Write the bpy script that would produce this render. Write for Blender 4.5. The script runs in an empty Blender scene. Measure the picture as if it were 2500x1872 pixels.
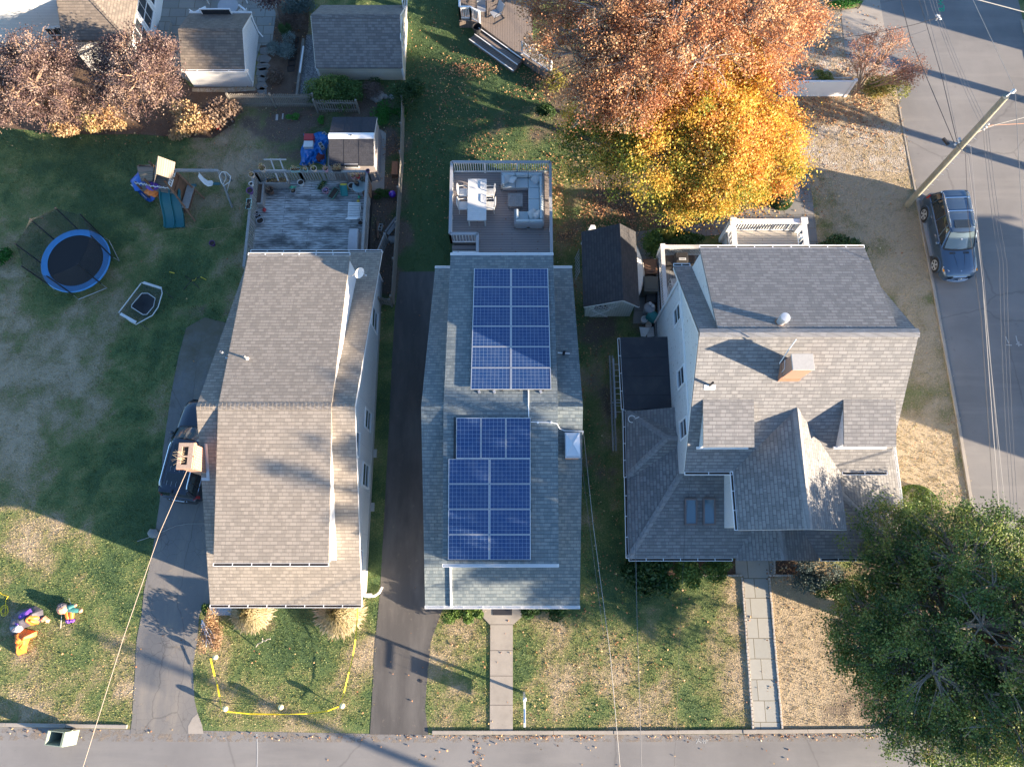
import bpy,math,random
import numpy as np
from math import sin,cos,tan,pi,radians,degrees,hypot,atan2,sqrt
from mathutils import Vector,Matrix
random.seed(7)
rng=np.random.default_rng(11)
SC=bpy.context.scene
COL=SC.collection
FOC,TILT,HGT=1750.0,radians(15.2),35.5
CT,ST=cos(TILT),sin(TILT)
def ray(px,py):
 u=(px - 1250) / FOC
 v=(936 - py) / FOC
 return (u,v * CT + ST,v * ST - CT)
def G(px,py,z=0.0):
 """ground point (or a point at a known real height) seen at a photo position"""
 d=ray(px,py)
 t=(z - HGT) / d[2]
 return Vector((d[0] * t,d[1] * t,z))
def onY(px,py,Y):
 d=ray(px,py)
 t=Y / d[1]
 return Vector((d[0] * t,Y,HGT + d[2] * t))
def onX(px,py,X):
 d=ray(px,py)
 t=X / d[0]
 return Vector((X,d[1] * t,HGT + d[2] * t))
def tag(o,label=None,cat=None,group=None,kind=None):
 if label:
  o['label']=label
 if cat:
  o['category']=cat
 if group:
  o['group']=group
 if kind:
  o['kind']=kind
 return o
def thing(name,label,cat,loc=(0,0,0),rz=0.0,group=None):
 o=bpy.data.objects.new(name,None)
 o.empty_display_size=0.3
 COL.objects.link(o)
 o.location=loc
 o.rotation_euler=(0,0,rz)
 return tag(o,label,cat,group)
def origin(o):
 p=Vector((0,0,0))
 while o is not None:
  p+=Vector(o.location)
  o=o.parent
 return p
def copy_thing(root,loc,rz=None,label=None,scale=None):
 def rec(o,par):
  c=o.copy()
  COL.objects.link(c)
  c.parent=par
  for ch in list(o.children):
   rec(ch,c)
  return c
 r=rec(root,None)
 r.location=loc
 if rz is not None:
  r.rotation_euler=(0,0,rz)
 if label:
  r['label']=label
 if scale:
  r.scale=(scale,scale,scale) if not hasattr(scale,'__len__') else scale
 return r
class MB:
 """collects faces, links them as ONE mesh object"""
 def __init__(s,uvs=True):
  s.v=[]
  s.f=[]
  s.uvs=uvs
 def face(s,*pts):
  n=len(s.v)
  s.v+=[tuple(p) for p in pts]
  s.f.append(tuple(range(n,n + len(pts))))
  return s
 def hexa(s,b,t):
  """b, t: four bottom and four top points (ccw seen from above)"""
  n=len(s.v)
  s.v+=[tuple(p) for p in b] + [tuple(p) for p in t]
  s.f+=[(n + 3,n + 2,n + 1,n),(n + 4,n + 5,n + 6,n + 7)]
  for i in range(4):
   j=(i + 1) % 4
   s.f.append((n + i,n + j,n + 4 + j,n + 4 + i))
  return s
 def box(s,x0,y0,z0,x1,y1,z1):
  x0,x1=min(x0,x1),max(x0,x1)
  y0,y1=min(y0,y1),max(y0,y1)
  z0,z1=min(z0,z1),max(z0,z1)
  return s.hexa([(x0,y0,z0),(x1,y0,z0),(x1,y1,z0),(x0,y1,z0)],[(x0,y0,z1),(x1,y0,z1),(x1,y1,z1),(x0,y1,z1)])
 def cbox(s,c,size,rz=0.0):
  hx,hy,hz=size[0] / 2,size[1] / 2,size[2] / 2
  ca,sa=cos(rz),sin(rz)
  P=lambda x,y,z: (c[0] + x * ca - y * sa,c[1] + x * sa + y * ca,c[2] + z)
  return s.hexa([P(-hx,-hy,-hz),P(hx,-hy,-hz),P(hx,hy,-hz),P(-hx,hy,-hz)],[P(-hx,-hy,hz),P(hx,-hy,hz),P(hx,hy,hz),P(-hx,hy,hz)])
 def slab(s,pts,th):
  """planar polygon given by its top face, thickened downwards"""
  n=len(s.v)
  k=len(pts)
  s.v+=[tuple(p) for p in pts] + [(p[0],p[1],p[2] - th) for p in pts]
  s.f.append(tuple(range(n,n + k)))
  s.f.append(tuple(range(n + 2 * k - 1,n + k - 1,-1)))
  for i in range(k):
   j=(i + 1) % k
   s.f.append((n + j,n + i,n + k + i,n + k + j))
  return s
 def prism(s,poly,z0,z1):
  return s.slab([(p[0],p[1],z1) for p in poly],z1 - z0)
 def beam(s,p,q,w,h=None):
  h=h or w
  p,q=Vector(p),Vector(q)
  d=(q - p).normalized()
  up=Vector((0,0,1)) if abs(d.z) < 0.95 else Vector((0,1,0))
  a=d.cross(up).normalized() * w / 2
  b=a.cross(d).normalized() * h / 2
  r=[p - a - b,p + a - b,p + a + b,p - a + b]
  t=[x + (q - p) for x in r]
  n=len(s.v)
  s.v+=[tuple(x) for x in r + t]
  s.f+=[(n + 3,n + 2,n + 1,n),(n + 4,n + 5,n + 6,n + 7)]
  for i in range(4):
   j=(i + 1) % 4
   s.f.append((n + i,n + j,n + 4 + j,n + 4 + i))
  return s
 def tube(s,pts,r,seg=8,r2=None,cap=True):
  pts=[Vector(p) for p in pts]
  n0=len(s.v)
  k=len(pts)
  rs=r if hasattr(r,'__len__') else [r + ((r2 if r2 is not None else r) - r) * i / max(1,k - 1) for i in range(k)]
  a=None
  for i,p in enumerate(pts):
   d=(pts[min(i + 1,k - 1)] - pts[max(i - 1,0)])
   d=d.normalized() if d.length > 1e-9 else Vector((0,0,1))
   if a is None:
    a=d.orthogonal().normalized()
   else:
    a=(a - d * a.dot(d))
    a=a.normalized() if a.length > 1e-6 else d.orthogonal().normalized()
   b=d.cross(a)
   for j in range(seg):
    t=2 * pi * j / seg
    s.v.append(tuple(p + (a * cos(t) + b * sin(t)) * rs[i]))
  for i in range(k - 1):
   for j in range(seg):
    j2=(j + 1) % seg
    s.f.append((n0 + i * seg + j,n0 + i * seg + j2,n0 + (i + 1) * seg + j2,n0 + (i + 1) * seg + j))
  if cap:
   s.f.append(tuple(n0 + j for j in reversed(range(seg))))
   s.f.append(tuple(n0 + (k - 1) * seg + j for j in range(seg)))
  return s
 def lathe(s,c,prof,seg=20,sx=1.0,sy=1.0):
  """prof: (radius, z) from bottom to top about a vertical axis at c"""
  n0=len(s.v)
  for r,z in prof:
   for j in range(seg):
    t=2 * pi * j / seg
    s.v.append((c[0] + r * cos(t) * sx,c[1] + r * sin(t) * sy,c[2] + z))
  for i in range(len(prof) - 1):
   for j in range(seg):
    j2=(j + 1) % seg
    s.f.append((n0 + i * seg + j,n0 + i * seg + j2,n0 + (i + 1) * seg + j2,n0 + (i + 1) * seg + j))
  s.f.append(tuple(n0 + j for j in reversed(range(seg))))
  s.f.append(tuple(n0 + (len(prof) - 1) * seg + j for j in range(seg)))
  return s
 def blob(s,c,rad,seg=16,rings=10,amp=0.0,freq=2.0,seed=0,flat=0.0):
  """lumpy ellipsoid"""
  from mathutils import noise
  n0=len(s.v)
  for i in range(rings + 1):
   ph=-pi / 2 + pi * i / rings
   for j in range(seg):
    t=2 * pi * j / seg
    d=Vector((cos(ph) * cos(t),cos(ph) * sin(t),sin(ph)))
    k=1 + amp * noise.noise(d * freq + Vector((seed * 7.3,seed * 1.7,seed)))
    z=max(d.z,-1 + flat) if flat else d.z
    s.v.append((c[0] + d.x * rad[0] * k,c[1] + d.y * rad[1] * k,c[2] + z * rad[2] * k))
  for i in range(rings):
   for j in range(seg):
    j2=(j + 1) % seg
    s.f.append((n0 + i * seg + j,n0 + i * seg + j2,n0 + (i + 1) * seg + j2,n0 + (i + 1) * seg + j))
  return s
 def loft(s,rows,close=False,caps=True):
  n0=len(s.v)
  k=len(rows[0])
  for r in rows:
   s.v+=[tuple(p) for p in r]
  for i in range(len(rows) - 1):
   for j in range(k if close else k - 1):
    j2=(j + 1) % k
    s.f.append((n0 + i * k + j,n0 + i * k + j2,n0 + (i + 1) * k + j2,n0 + (i + 1) * k + j))
  if caps and close:
   s.f.append(tuple(n0 + j for j in reversed(range(k))))
   s.f.append(tuple(n0 + (len(rows) - 1) * k + j for j in range(k)))
  return s
 def build(s,name,mat,parent=None,smooth=False,label=None,cat=None,group=None,kind=None,bevel=0.0,angle=35,subsurf=0):
  me=bpy.data.meshes.new(name)
  off=origin(parent) if parent is not None else Vector((0,0,0))
  loc=Vector((0,0,0))
  if parent is None and s.v and kind is None:
   a=np.array(s.v)
   loc=Vector(((a[:,0].min() + a[:,0].max()) / 2,(a[:,1].min() + a[:,1].max()) / 2,a[:,2].min()))
   off=loc
  me.from_pydata([(p[0] - off.x,p[1] - off.y,p[2] - off.z) for p in s.v],[],s.f)
  if s.uvs:
   uv=me.uv_layers.new(name='UVMap')
   buf=np.zeros(len(me.loops) * 2)
   for poly in me.polygons:
    n=poly.normal
    if abs(n.z) > 0.985:
     u,v=Vector((1,0,0)),Vector((0,1,0))
    else:
     u=Vector((-n.y,n.x,0)).normalized()
     v=n.cross(u)
    for li in poly.loop_indices:
     p=me.vertices[me.loops[li].vertex_index].co + off
     buf[li * 2]=p.dot(u)
     buf[li * 2 + 1]=p.dot(v)
   uv.data.foreach_set('uv',buf)
  ms=mat if isinstance(mat,(list,tuple)) else [mat]
  for m in ms:
   me.materials.append(m)
  if smooth:
   me.polygons.foreach_set('use_smooth',[True] * len(me.polygons))
   try:
    me.set_sharp_from_angle(angle=radians(angle))
   except Exception:
    pass
  me.update()
  o=bpy.data.objects.new(name,me)
  COL.objects.link(o)
  o.location=loc
  if parent is not None:
   o.parent=parent
  if bevel:
   b=o.modifiers.new('bevel','BEVEL')
   b.width=bevel
   b.segments=2
   b.limit_method='ANGLE'
   b.angle_limit=radians(40)
   b.harden_normals=False
  if subsurf:
   b=o.modifiers.new('sub','SUBSURF')
   b.levels=b.render_levels=subsurf
  return tag(o,label,cat,group,kind)
class Mat:
 def __init__(s,name):
  s.m=bpy.data.materials.new(name)
  s.m.use_nodes=True
  s.t=s.m.node_tree
  s.p=s.t.nodes['Principled BSDF']
  s.out=s.t.nodes['Material Output']
 def n(s,typ,ins=None,**props):
  nd=s.t.nodes.new('ShaderNode' + typ)
  for k,v in props.items():
   setattr(nd,k,v)
  for k,v in (ins or {}).items():
   s.set(nd,k,v)
  return nd
 def set(s,nd,k,v):
  sock=nd.inputs[k]
  if isinstance(v,bpy.types.NodeSocket):
   s.t.links.new(v,sock)
  elif isinstance(v,(tuple,list)) and len(v) == 3 and sock.type == 'RGBA':
   sock.default_value=(*v,1)
  else:
   sock.default_value=v
 def uv(s):
  return s.n('TexCoord').outputs['UV']
 def ob(s):
  return s.n('TexCoord').outputs['Object']
 def scale(s,vec,sc,rot=(0,0,0)):
  return s.n('Mapping',{'Vector': vec,'Scale': sc,'Rotation': rot}).outputs[0]
 def noise(s,vec,scale,detail=4,rough=0.55,col=False,dist=0.0):
  nd=s.n('TexNoise',{'Vector': vec,'Scale': scale,'Detail': detail,'Roughness': rough,'Distortion': dist})
  return nd.outputs['Color' if col else 'Fac']
 def vor(s,vec,scale,out='Color',feature='F1',rnd=1.0):
  nd=s.n('TexVoronoi',{'Vector': vec,'Scale': scale,'Randomness': rnd},feature=feature)
  return nd.outputs[out]
 def ramp(s,fac,stops,interp='LINEAR'):
  nd=s.n('ValToRGB',{'Fac': fac})
  cr=nd.color_ramp
  cr.interpolation=interp
  while len(cr.elements) < len(stops):
   cr.elements.new(0.5)
  for e,(pos,c) in zip(cr.elements,stops):
   e.position=pos
   e.color=(*c,1) if hasattr(c,'__len__') else (c,c,c,1)
  return nd.outputs['Color']
 def mix(s,fac,a,b,blend='MIX'):
  nd=s.n('Mix',data_type='RGBA',blend_type=blend)
  for i,v in ((0,fac),(6,a),(7,b)):
   sock=nd.inputs[i]
   if isinstance(v,bpy.types.NodeSocket):
    s.t.links.new(v,sock)
   elif hasattr(v,'__len__'):
    sock.default_value=(*v[:3],1)
   else:
    sock.default_value=v if i == 0 else (v,v,v,1)
  return nd.outputs[2]
 def math(s,op,a,b=0.0,clamp=False):
  nd=s.n('Math',{0: a,1: b},operation=op)
  nd.use_clamp=clamp
  return nd.outputs[0]
 def brick(s,vec,c1,c2,mc,w,h,mortar=0.01,off=0.5,bias=0.0,freq=2):
  nd=s.n('TexBrick',{'Vector': vec,'Color1': c1,'Color2': c2,'Mortar': mc,'Scale': 1.0,'Mortar Size': mortar,'Mortar Smooth': 0.1,'Bias': bias,'Brick Width': w,'Row Height': h})
  nd.offset=off
  nd.offset_frequency=freq
  return nd
 def bump(s,h,strength=0.3,dist=0.02):
  nd=s.n('Bump',{'Height': h,'Strength': strength,'Distance': dist})
  s.t.links.new(nd.outputs[0],s.p.inputs['Normal'])
  return nd.outputs[0]
 def fin(s,col=None,rough=0.8,metal=0.0,**kw):
  if col is not None:
   s.set(s.p,'Base Color',col)
  s.set(s.p,'Roughness',rough)
  s.set(s.p,'Metallic',metal)
  for k,v in kw.items():
   s.set(s.p,k.replace('_',' '),v)
  return s.m
def plain(name,col,rough=0.6,metal=0.0,var=0.12,sc=6.0,bump=0.0,**kw):
 m=Mat(name)
 v=m.ob()
 n=m.noise(v,sc,5)
 lo=tuple(c * (1 - var) for c in col)
 hi=tuple(min(1,c * (1 + var)) for c in col)
 c=m.mix(n,lo,hi)
 if bump:
  m.bump(m.noise(v,sc * 4,4),bump,0.01)
 return m.fin(c,rough,metal,**kw)
def shingle(name,a,b,c,dark,tab=0.3,row=0.145,mort=0.012):
 m=Mat(name)
 v=m.uv()
 b1=m.brick(v,a,b,dark,tab,row,mort * .45)
 v2=m.scale(v,(1,1,1))
 b2=m.brick(v2,(0,0,0),(1,1,1),(0.25,0.25,0.25),tab * 0.63,row,0.0,0.37,0.0,3)
 f=m.math('MULTIPLY',m.ramp(b2.outputs['Color'],[(0.5,0.0),(0.62,1.0)]),0.85)
 base=m.mix(f,b1.outputs['Color'],c)
 base=m.mix(m.ramp(b1.outputs['Fac'],[(0.0,0.0),(1.0,1.0)]),base,dark)
 st=m.noise(m.scale(v,(1.0,0.25,1)),0.9,5,0.6)
 base=m.mix(m.ramp(st,[(0.40,0.0),(0.8,0.3)]),base,tuple(x * 0.78 for x in a))
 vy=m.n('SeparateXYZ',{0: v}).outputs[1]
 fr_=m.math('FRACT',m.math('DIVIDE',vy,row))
 base=m.mix(m.ramp(fr_,[(0.0,0.75),(0.16,0.35),(0.3,0.0)]),base,dark)  # butt-edge shadow of each course painted as a dark lower band
 gr=m.noise(v,60,2)
 base=m.mix(0.35,base,m.mix(gr,tuple(x * 0.6 for x in a),tuple(min(1,x * 1.45) for x in b)),'MIX')
 h=m.math('SUBTRACT',m.math('MULTIPLY',b2.outputs['Color'],0.5),b1.outputs['Fac'])
 h=m.math('ADD',h,m.math('MULTIPLY',gr,0.4))
 m.bump(h,0.8,0.02)
 return m.fin(base,0.92)
def siding(name,col,pitch=0.11,vertical=False,dirt=(0.5,0.5,0.5),peel=False):
 m=Mat(name)
 v=m.uv()
 if vertical:
  v=m.scale(v,(1,1,1),(0,0,radians(90)))
 b=m.brick(v,col,tuple(x * 0.95 for x in col),tuple(x * 0.45 for x in col),4.0,pitch,0.008)
 c=b.outputs['Color']
 n=m.noise(m.uv(),1.3,5)
 c=m.mix(m.ramp(n,[(0.45,0.0),(0.8,0.35)]),c,tuple(a * d for a,d in zip(col,dirt)))
 if peel:
  pn=m.noise(m.scale(m.uv(),(1,1.0,1)),5,8,0.7)
  c=m.mix(m.ramp(pn,[(0.60,0.0),(0.64,1.0)]),c,(0.20,0.17,0.14))
 sep=m.n('SeparateXYZ',{0: v}).outputs[1]
 saw=m.math('FRACT',m.math('DIVIDE',sep,pitch))
 m.bump(saw,0.5,0.012)
 return m.fin(c,0.55)
def planks(name,a,b,gap,w=0.14,length=3.6,rough=0.75,worn=None,rot=0.0,amt=0.5):
 m=Mat(name)
 v=m.uv()
 if rot:
  v=m.scale(v,(1,1,1),(0,0,radians(rot)))
 k=m.brick(v,a,b,gap,length,w,0.009,0.37)
 c=k.outputs['Color']
 g=m.noise(m.scale(v,(1.5,30,1)),2.0,5,0.6)
 c=m.mix(m.math('MULTIPLY',g,0.5),c,tuple(x * 0.55 for x in a))
 if worn:
  wn=m.noise(m.scale(v,(0.5,1.2,1)),1.2,6,0.65)
  wg=m.noise(m.scale(v,(1.2,14,1)),1.5,4,0.6)
  f=m.math('MULTIPLY',m.ramp(wn,[(0.36,0.0),(0.56,1.0)]),m.ramp(wg,[(0.34,0.0),(0.58,amt)]))
  f=m.math('MULTIPLY',f,m.math('SUBTRACT',1.0,k.outputs['Fac']))
  c=m.mix(f,c,worn)
 m.bump(m.math('SUBTRACT',1.0,k.outputs['Fac']),0.6,0.01)
 return m.fin(c,rough)
def leafmat(name,stops,trans=0.35,rough=0.6):
 m=Mat(name)
 at=m.n('Attribute',attribute_name='tint')
 c=m.ramp(at.outputs['Fac'],stops)
 m.fin(c,rough)
 tr=m.n('BsdfTranslucent',{'Color': c})
 mx=m.n('MixShader',{0: trans,1: m.p.outputs[0],2: tr.outputs[0]})
 m.t.links.new(mx.outputs[0],m.out.inputs[0])
 return m.m
MT={}
def make_materials():
 T=MT
 T['sh_tan']=shingle('tan_shingle',(0.33,0.29,0.245),(0.27,0.237,0.20),(0.19,0.167,0.142),(0.10,0.088,0.075),0.30,0.15,0.016)
 T['sh_blue']=shingle('slate_green_shingle',(0.175,0.21,0.22),(0.12,0.15,0.162),(0.25,0.28,0.275),(0.07,0.083,0.09),0.26,0.15,0.012)
 T['sh_gray']=shingle('grey_shingle',(0.265,0.26,0.255),(0.21,0.207,0.205),(0.14,0.14,0.144),(0.065,0.065,0.069),0.34,0.15,0.018)
 T['sh_gray_cap']=shingle('grey_hip_cap_shingle',(0.30,0.295,0.29),(0.25,0.247,0.245),(0.22,0.217,0.217),(0.13,0.13,0.13),0.34,0.2,0.004)
 T['sh_brown']=shingle('brown_shingle',(0.24,0.20,0.16),(0.18,0.15,0.125),(0.125,0.107,0.09),(0.06,0.052,0.046))
 T['sh_garage']=shingle('grey_brown_shingle',(0.24,0.225,0.21),(0.18,0.168,0.16),(0.115,0.108,0.108),(0.065,0.06,0.06))
 T['sh_black']=shingle('black_shingle',(0.05,0.05,0.055),(0.036,0.036,0.042),(0.065,0.062,0.065),(0.018,0.018,0.02))
 T['sh_resin']=shingle('dark_resin_panel_roof',(0.045,0.048,0.06),(0.038,0.04,0.05),(0.032,0.034,0.043),(0.02,0.02,0.025),0.2,0.12,0.006)
 m=Mat('black_roll_roofing')
 v=m.uv()
 k=m.brick(v,(0.034,0.036,0.044),(0.040,0.042,0.050),(0.016,0.016,0.02),9.0,0.92,0.012)
 n=m.noise(v,1.1,6,0.65)
 cc=m.mix(m.ramp(n,[(0.45,0.0),(0.75,0.5)]),k.outputs['Color'],(0.085,0.083,0.082))
 sp=m.vor(v,5.0,'Distance')
 cc=m.mix(m.ramp(sp,[(0.0,1.0),(0.035,0.0)]),cc,(0.35,0.33,0.3))
 m.bump(m.math('SUBTRACT',m.noise(v,30,3),k.outputs['Fac']),0.4,0.01)
 T['roll']=m.fin(cc,0.85)
 T['white']=plain('white_trim',(0.80,0.80,0.79),0.45,0,0.05,2)
 T['white_side']=siding('white_siding',(0.78,0.78,0.77),dirt=(0.85,0.87,0.85))
 T['old_side']=siding('peeling_white_siding',(0.70,0.71,0.70),dirt=(0.7,0.72,0.72),peel=True)
 T['cream_side']=siding('cream_siding',(0.62,0.58,0.48),dirt=(0.6,0.62,0.5))
 T['resin_side']=siding('taupe_resin_siding',(0.42,0.38,0.37),0.08)
 T['shed_side']=siding('weathered_vertical_boards',(0.55,0.58,0.55),0.13,True,dirt=(0.5,0.55,0.5))
 T['wood_gray']=planks('weathered_deck_boards',(0.105,0.105,0.105),(0.15,0.148,0.14),(0.03,0.03,0.03),worn=(0.55,0.56,0.55),amt=1.0)
 T['wood_rail']=plain('weathered_rail_wood',(0.27,0.265,0.255),0.85,0,0.35,9,0.4)
 T['wood_rail_pale']=plain('bleached_rail_wood',(0.46,0.42,0.38),0.8,0,0.2,9,0.3)
 T['wood_brown']=plain('stained_brown_timber',(0.20,0.105,0.06),0.75,0,0.3,7,0.3)
 T['wood_fence']=plain('grey_fence_timber',(0.22,0.20,0.17),0.9,0,0.3,7,0.4)
 T['play_roof']=planks('playset_roof_boards',(0.33,0.27,0.21),(0.25,0.21,0.165),(0.08,0.06,0.05),0.12,2.5)
 T['deck_comp']=planks('grey_composite_deck',(0.30,0.265,0.255),(0.27,0.24,0.235),(0.06,0.055,0.055),0.14,5.0)
 T['deck_tan']=planks('tan_composite_deck',(0.25,0.20,0.165),(0.22,0.175,0.145),(0.06,0.05,0.04),0.14,5.0,rot=90)
 T['deck_tan_d']=planks('tan_step_boards',(0.27,0.215,0.18),(0.24,0.19,0.16),(0.06,0.05,0.04),0.14,5.0,rot=-33)
 T['porch_boards']=planks('cream_porch_boards',(0.55,0.50,0.43),(0.5,0.46,0.4),(0.12,0.1,0.08),0.14,5.0)
 T['gray_boards']=planks('grey_porch_boards',(0.25,0.25,0.25),(0.21,0.21,0.21),(0.06,0.06,0.06),0.14,5.0,rot=90)
 m=Mat('street_asphalt')
 v=m.ob()
 a=m.noise(v,90,3)
 bgd=m.noise(v,0.25,6,0.6)
 c=m.mix(a,(0.18,0.172,0.165),(0.25,0.24,0.23))
 c=m.mix(m.ramp(bgd,[(0.38,0.0),(0.66,0.75)]),c,(0.145,0.14,0.137))
 tk=m.noise(m.scale(v,(0.12,1.0,1)),1.3,4,0.6)
 c=m.mix(m.ramp(tk,[(0.5,0.0),(0.72,0.45)]),c,(0.27,0.255,0.235))
 st=m.noise(m.scale(v,(1,1,1)),2.2,6,0.7)
 c=m.mix(m.ramp(st,[(0.63,0.0),(0.72,0.45)]),c,(0.10,0.097,0.094))
 ed=m.vor(m.mix(0.25,v,m.noise(v,1.5,3,col=True)),0.16,'Distance','DISTANCE_TO_EDGE')
 c=m.mix(m.ramp(ed,[(0.0,0.4),(0.006,0.0)]),c,(0.07,0.068,0.066))
 m.bump(a,0.25,0.006)
 T['asphalt']=m.fin(c,0.9)
 m=Mat('dark_driveway_asphalt')
 v=m.ob()
 a=m.noise(v,80,3)
 c=m.mix(a,(0.055,0.051,0.049),(0.10,0.094,0.090))
 st=m.noise(m.scale(v,(1.5,0.35,1)),0.7,5,0.6)
 c=m.mix(m.ramp(st,[(0.42,0.0),(0.75,0.8)]),c,(0.155,0.145,0.135))
 gt=m.noise(v,3.0,6,0.7)
 c=m.mix(m.ramp(gt,[(0.6,0.0),(0.7,0.4)]),c,(0.20,0.17,0.14))
 m.bump(a,0.3,0.008)
 T['asphalt_dark']=m.fin(c,0.9)
 m=Mat('cracked_driveway_asphalt')
 v=m.ob()
 a=m.noise(v,60,3)
 c=m.mix(a,(0.14,0.135,0.13),(0.21,0.20,0.19))
 st=m.noise(m.scale(v,(1.4,0.3,1)),1.0,6,0.65)
 c=m.mix(m.ramp(st,[(0.45,0.0),(0.75,0.7)]),c,(0.27,0.24,0.20))
 wv=m.mix(0.12,v,m.noise(v,2.5,3,col=True))
 ed=m.vor(wv,2.6,'Distance','DISTANCE_TO_EDGE')
 fade=m.ramp(m.noise(v,0.35,3),[(0.4,0.15),(0.6,0.9)])
 c=m.mix(m.math('MULTIPLY',m.ramp(ed,[(0.0,0.8),(0.022,0.0)]),fade),c,(0.06,0.055,0.05))
 ed2=m.vor(m.mix(0.3,m.scale(v,(1,.45,1)),m.noise(v,.8,5,col=True)),0.55,'Distance','DISTANCE_TO_EDGE')
 c=m.mix(m.ramp(ed2,[(0.0,0.55),(0.008,0.0)]),c,(0.07,0.068,0.062))
 gr=m.noise(v,1.7,6,0.7)
 c=m.mix(m.ramp(gr,[(0.60,0.0),(0.68,0.5)]),c,(0.30,0.24,0.17))
 oy=m.n('SeparateXYZ',{0: v}).outputs[1]
 fade2=m.math('ADD',m.math('MULTIPLY',m.math('SUBTRACT',oy,8.5),0.22),m.math('MULTIPLY',m.math('SUBTRACT',m.noise(v,1.1,6,0.7),0.5),2.4),True)
 c=m.mix(fade2,c,m.mix(gr,(0.10,0.085,0.055),(0.16,0.14,0.10)))
 m.bump(a,0.4,0.01)
 T['asphalt_old']=m.fin(c,0.95)
 m=Mat('concrete')
 v=m.ob()
 a=m.noise(v,45,4)
 c=m.mix(a,(0.30,0.265,0.225),(0.38,0.345,0.30))
 st=m.noise(v,1.1,6,0.65)
 c=m.mix(m.ramp(st,[(0.42,0.0),(0.72,0.6)]),c,(0.21,0.19,0.165))
 m.bump(a,0.2,0.005)
 T['concrete']=m.fin(c,0.9)
 def slabs(name,w,h,a_,b_,off=0.5):
  m=Mat(name)
  v=m.uv()
  k=m.brick(v,a_,b_,(0.15,0.125,0.095),w,h,0.018,off)
  vv=m.noise(m.scale(v,(1.2,0.9,1)),1.0,2)
  c=m.mix(m.math('MULTIPLY',vv,0.45),k.outputs['Color'],(0.35,0.33,0.28))
  g=m.noise(v,6,6,0.65)
  c=m.mix(m.math('MULTIPLY',g,0.4),c,tuple(x * 0.6 for x in a_))
  c=m.mix(k.outputs['Fac'],c,(0.14,0.125,0.09))
  m.bump(m.math('SUBTRACT',1.0,k.outputs['Fac']),0.5,0.012)
  return m.fin(c,0.8)
 T['bluestone']=slabs('bluestone_paving',0.95,0.62,(0.21,0.225,0.22),(0.29,0.30,0.285))
 T['flag']=slabs('flagstone_walk',1.05,0.9,(0.33,0.335,0.31),(0.42,0.41,0.37),0.25)
 T['slate_walk']=slabs('dark_paver_path',1.1,0.8,(0.15,0.15,0.15),(0.2,0.195,0.19),0.4)
 T['cobble']=plain('granite_cobbles',(0.42,0.38,0.34),0.9,0,0.35,14,0.6)
 m=Mat('gravel')
 v=m.ob()
 vc=m.vor(v,22,'Color')
 bw=m.n('RGBToBW',{0: vc}).outputs[0]
 c=m.ramp(bw,[(0.1,(0.10,0.10,0.105)),(0.5,(0.2,0.2,0.2)),(0.9,(0.36,0.35,0.34))])
 m.bump(m.vor(v,22,'Distance'),0.8,0.02)
 T['gravel']=m.fin(c,0.95)
 m=Mat('pale_gravel_and_straw')
 v=m.ob()
 vc=m.n('RGBToBW',{0: m.vor(v,16,'Color')}).outputs[0]
 c=m.ramp(vc,[(0.1,(0.22,0.17,0.12)),(0.5,(0.38,0.33,0.27)),(0.9,(0.52,0.47,0.40))])
 st=m.noise(v,1.4,6,0.6)
 c=m.mix(m.ramp(st,[(0.40,0.0),(0.62,0.85)]),c,(0.34,0.25,0.14))
 m.bump(m.vor(v,16,'Distance'),0.8,0.02)
 T['gravel_pale']=m.fin(c,0.95)
 m=Mat('bark_mulch')
 v=m.ob()
 n1=m.noise(v,30,5,0.7)
 c=m.ramp(n1,[(0.3,(0.045,0.028,0.02)),(0.55,(0.115,0.072,0.048)),(0.8,(0.21,0.145,0.10))])
 bigm=m.noise(v,1.2,4)
 c=m.mix(m.ramp(bigm,[(0.4,0.0),(0.7,0.5)]),c,(0.16,0.125,0.095))
 m.bump(n1,0.9,0.03)
 T['mulch']=m.fin(c,0.95)
 m=Mat('brick')
 v=m.uv()
 k=m.brick(v,(0.42,0.165,0.085),(0.32,0.115,0.06),(0.42,0.36,0.30),0.21,0.072,0.012)
 n=m.noise(v,25,4)
 c=m.mix(m.math('MULTIPLY',n,0.5),k.outputs['Color'],(0.5,0.27,0.17))
 m.bump(m.math('SUBTRACT',1.0,k.outputs['Fac']),0.5,0.008)
 T['brick']=m.fin(c,0.9)
 T['cement']=plain('cement_cap',(0.42,0.40,0.37),0.9,0,0.2,12,0.3)
 m=Mat('solar_cells')
 v=m.uv()
 k=m.brick(v,(0.012,0.050,0.20),(0.016,0.062,0.24),(0.42,0.50,0.62),0.1635,0.1635,0.0032,0.0)
 nn=m.noise(m.scale(v,(3,60,1)),2.0,4,0.6)
 cell=m.mix(m.ramp(nn,[(0.35,0.0),(0.65,1.0)]),(0.003,0.022,0.085),(0.008,0.055,0.18))
 fl=m.n('RGBToBW',{0: m.vor(v,40,'Color')}).outputs[0]
 cell=m.mix(m.math('MULTIPLY',fl,0.2),cell,(0.015,0.07,0.26))
 bus=m.brick(v,(0,0,0),(0,0,0),(1,1,1),3.0,0.0545,0.0016,0.0)
 cell=m.mix(m.math('MULTIPLY',bus.outputs['Fac'],0.25),cell,(0.20,0.28,0.4))
 oi=m.n('ObjectInfo').outputs['Random']
 cell=m.mix(m.math('MULTIPLY',oi,0.45),cell,(0.012,0.045,0.13))
 du=m.noise(v,2.2,5,0.6)
 cell=m.mix(m.ramp(du,[(0.4,0.0),(0.8,0.18)]),cell,(0.22,0.24,0.27))
 c=m.mix(k.outputs['Fac'],cell,(0.40,0.48,0.6))
 T['cells']=m.fin(c,0.35,0.0,Coat_Weight=0.3,Coat_Roughness=0.15)
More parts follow.
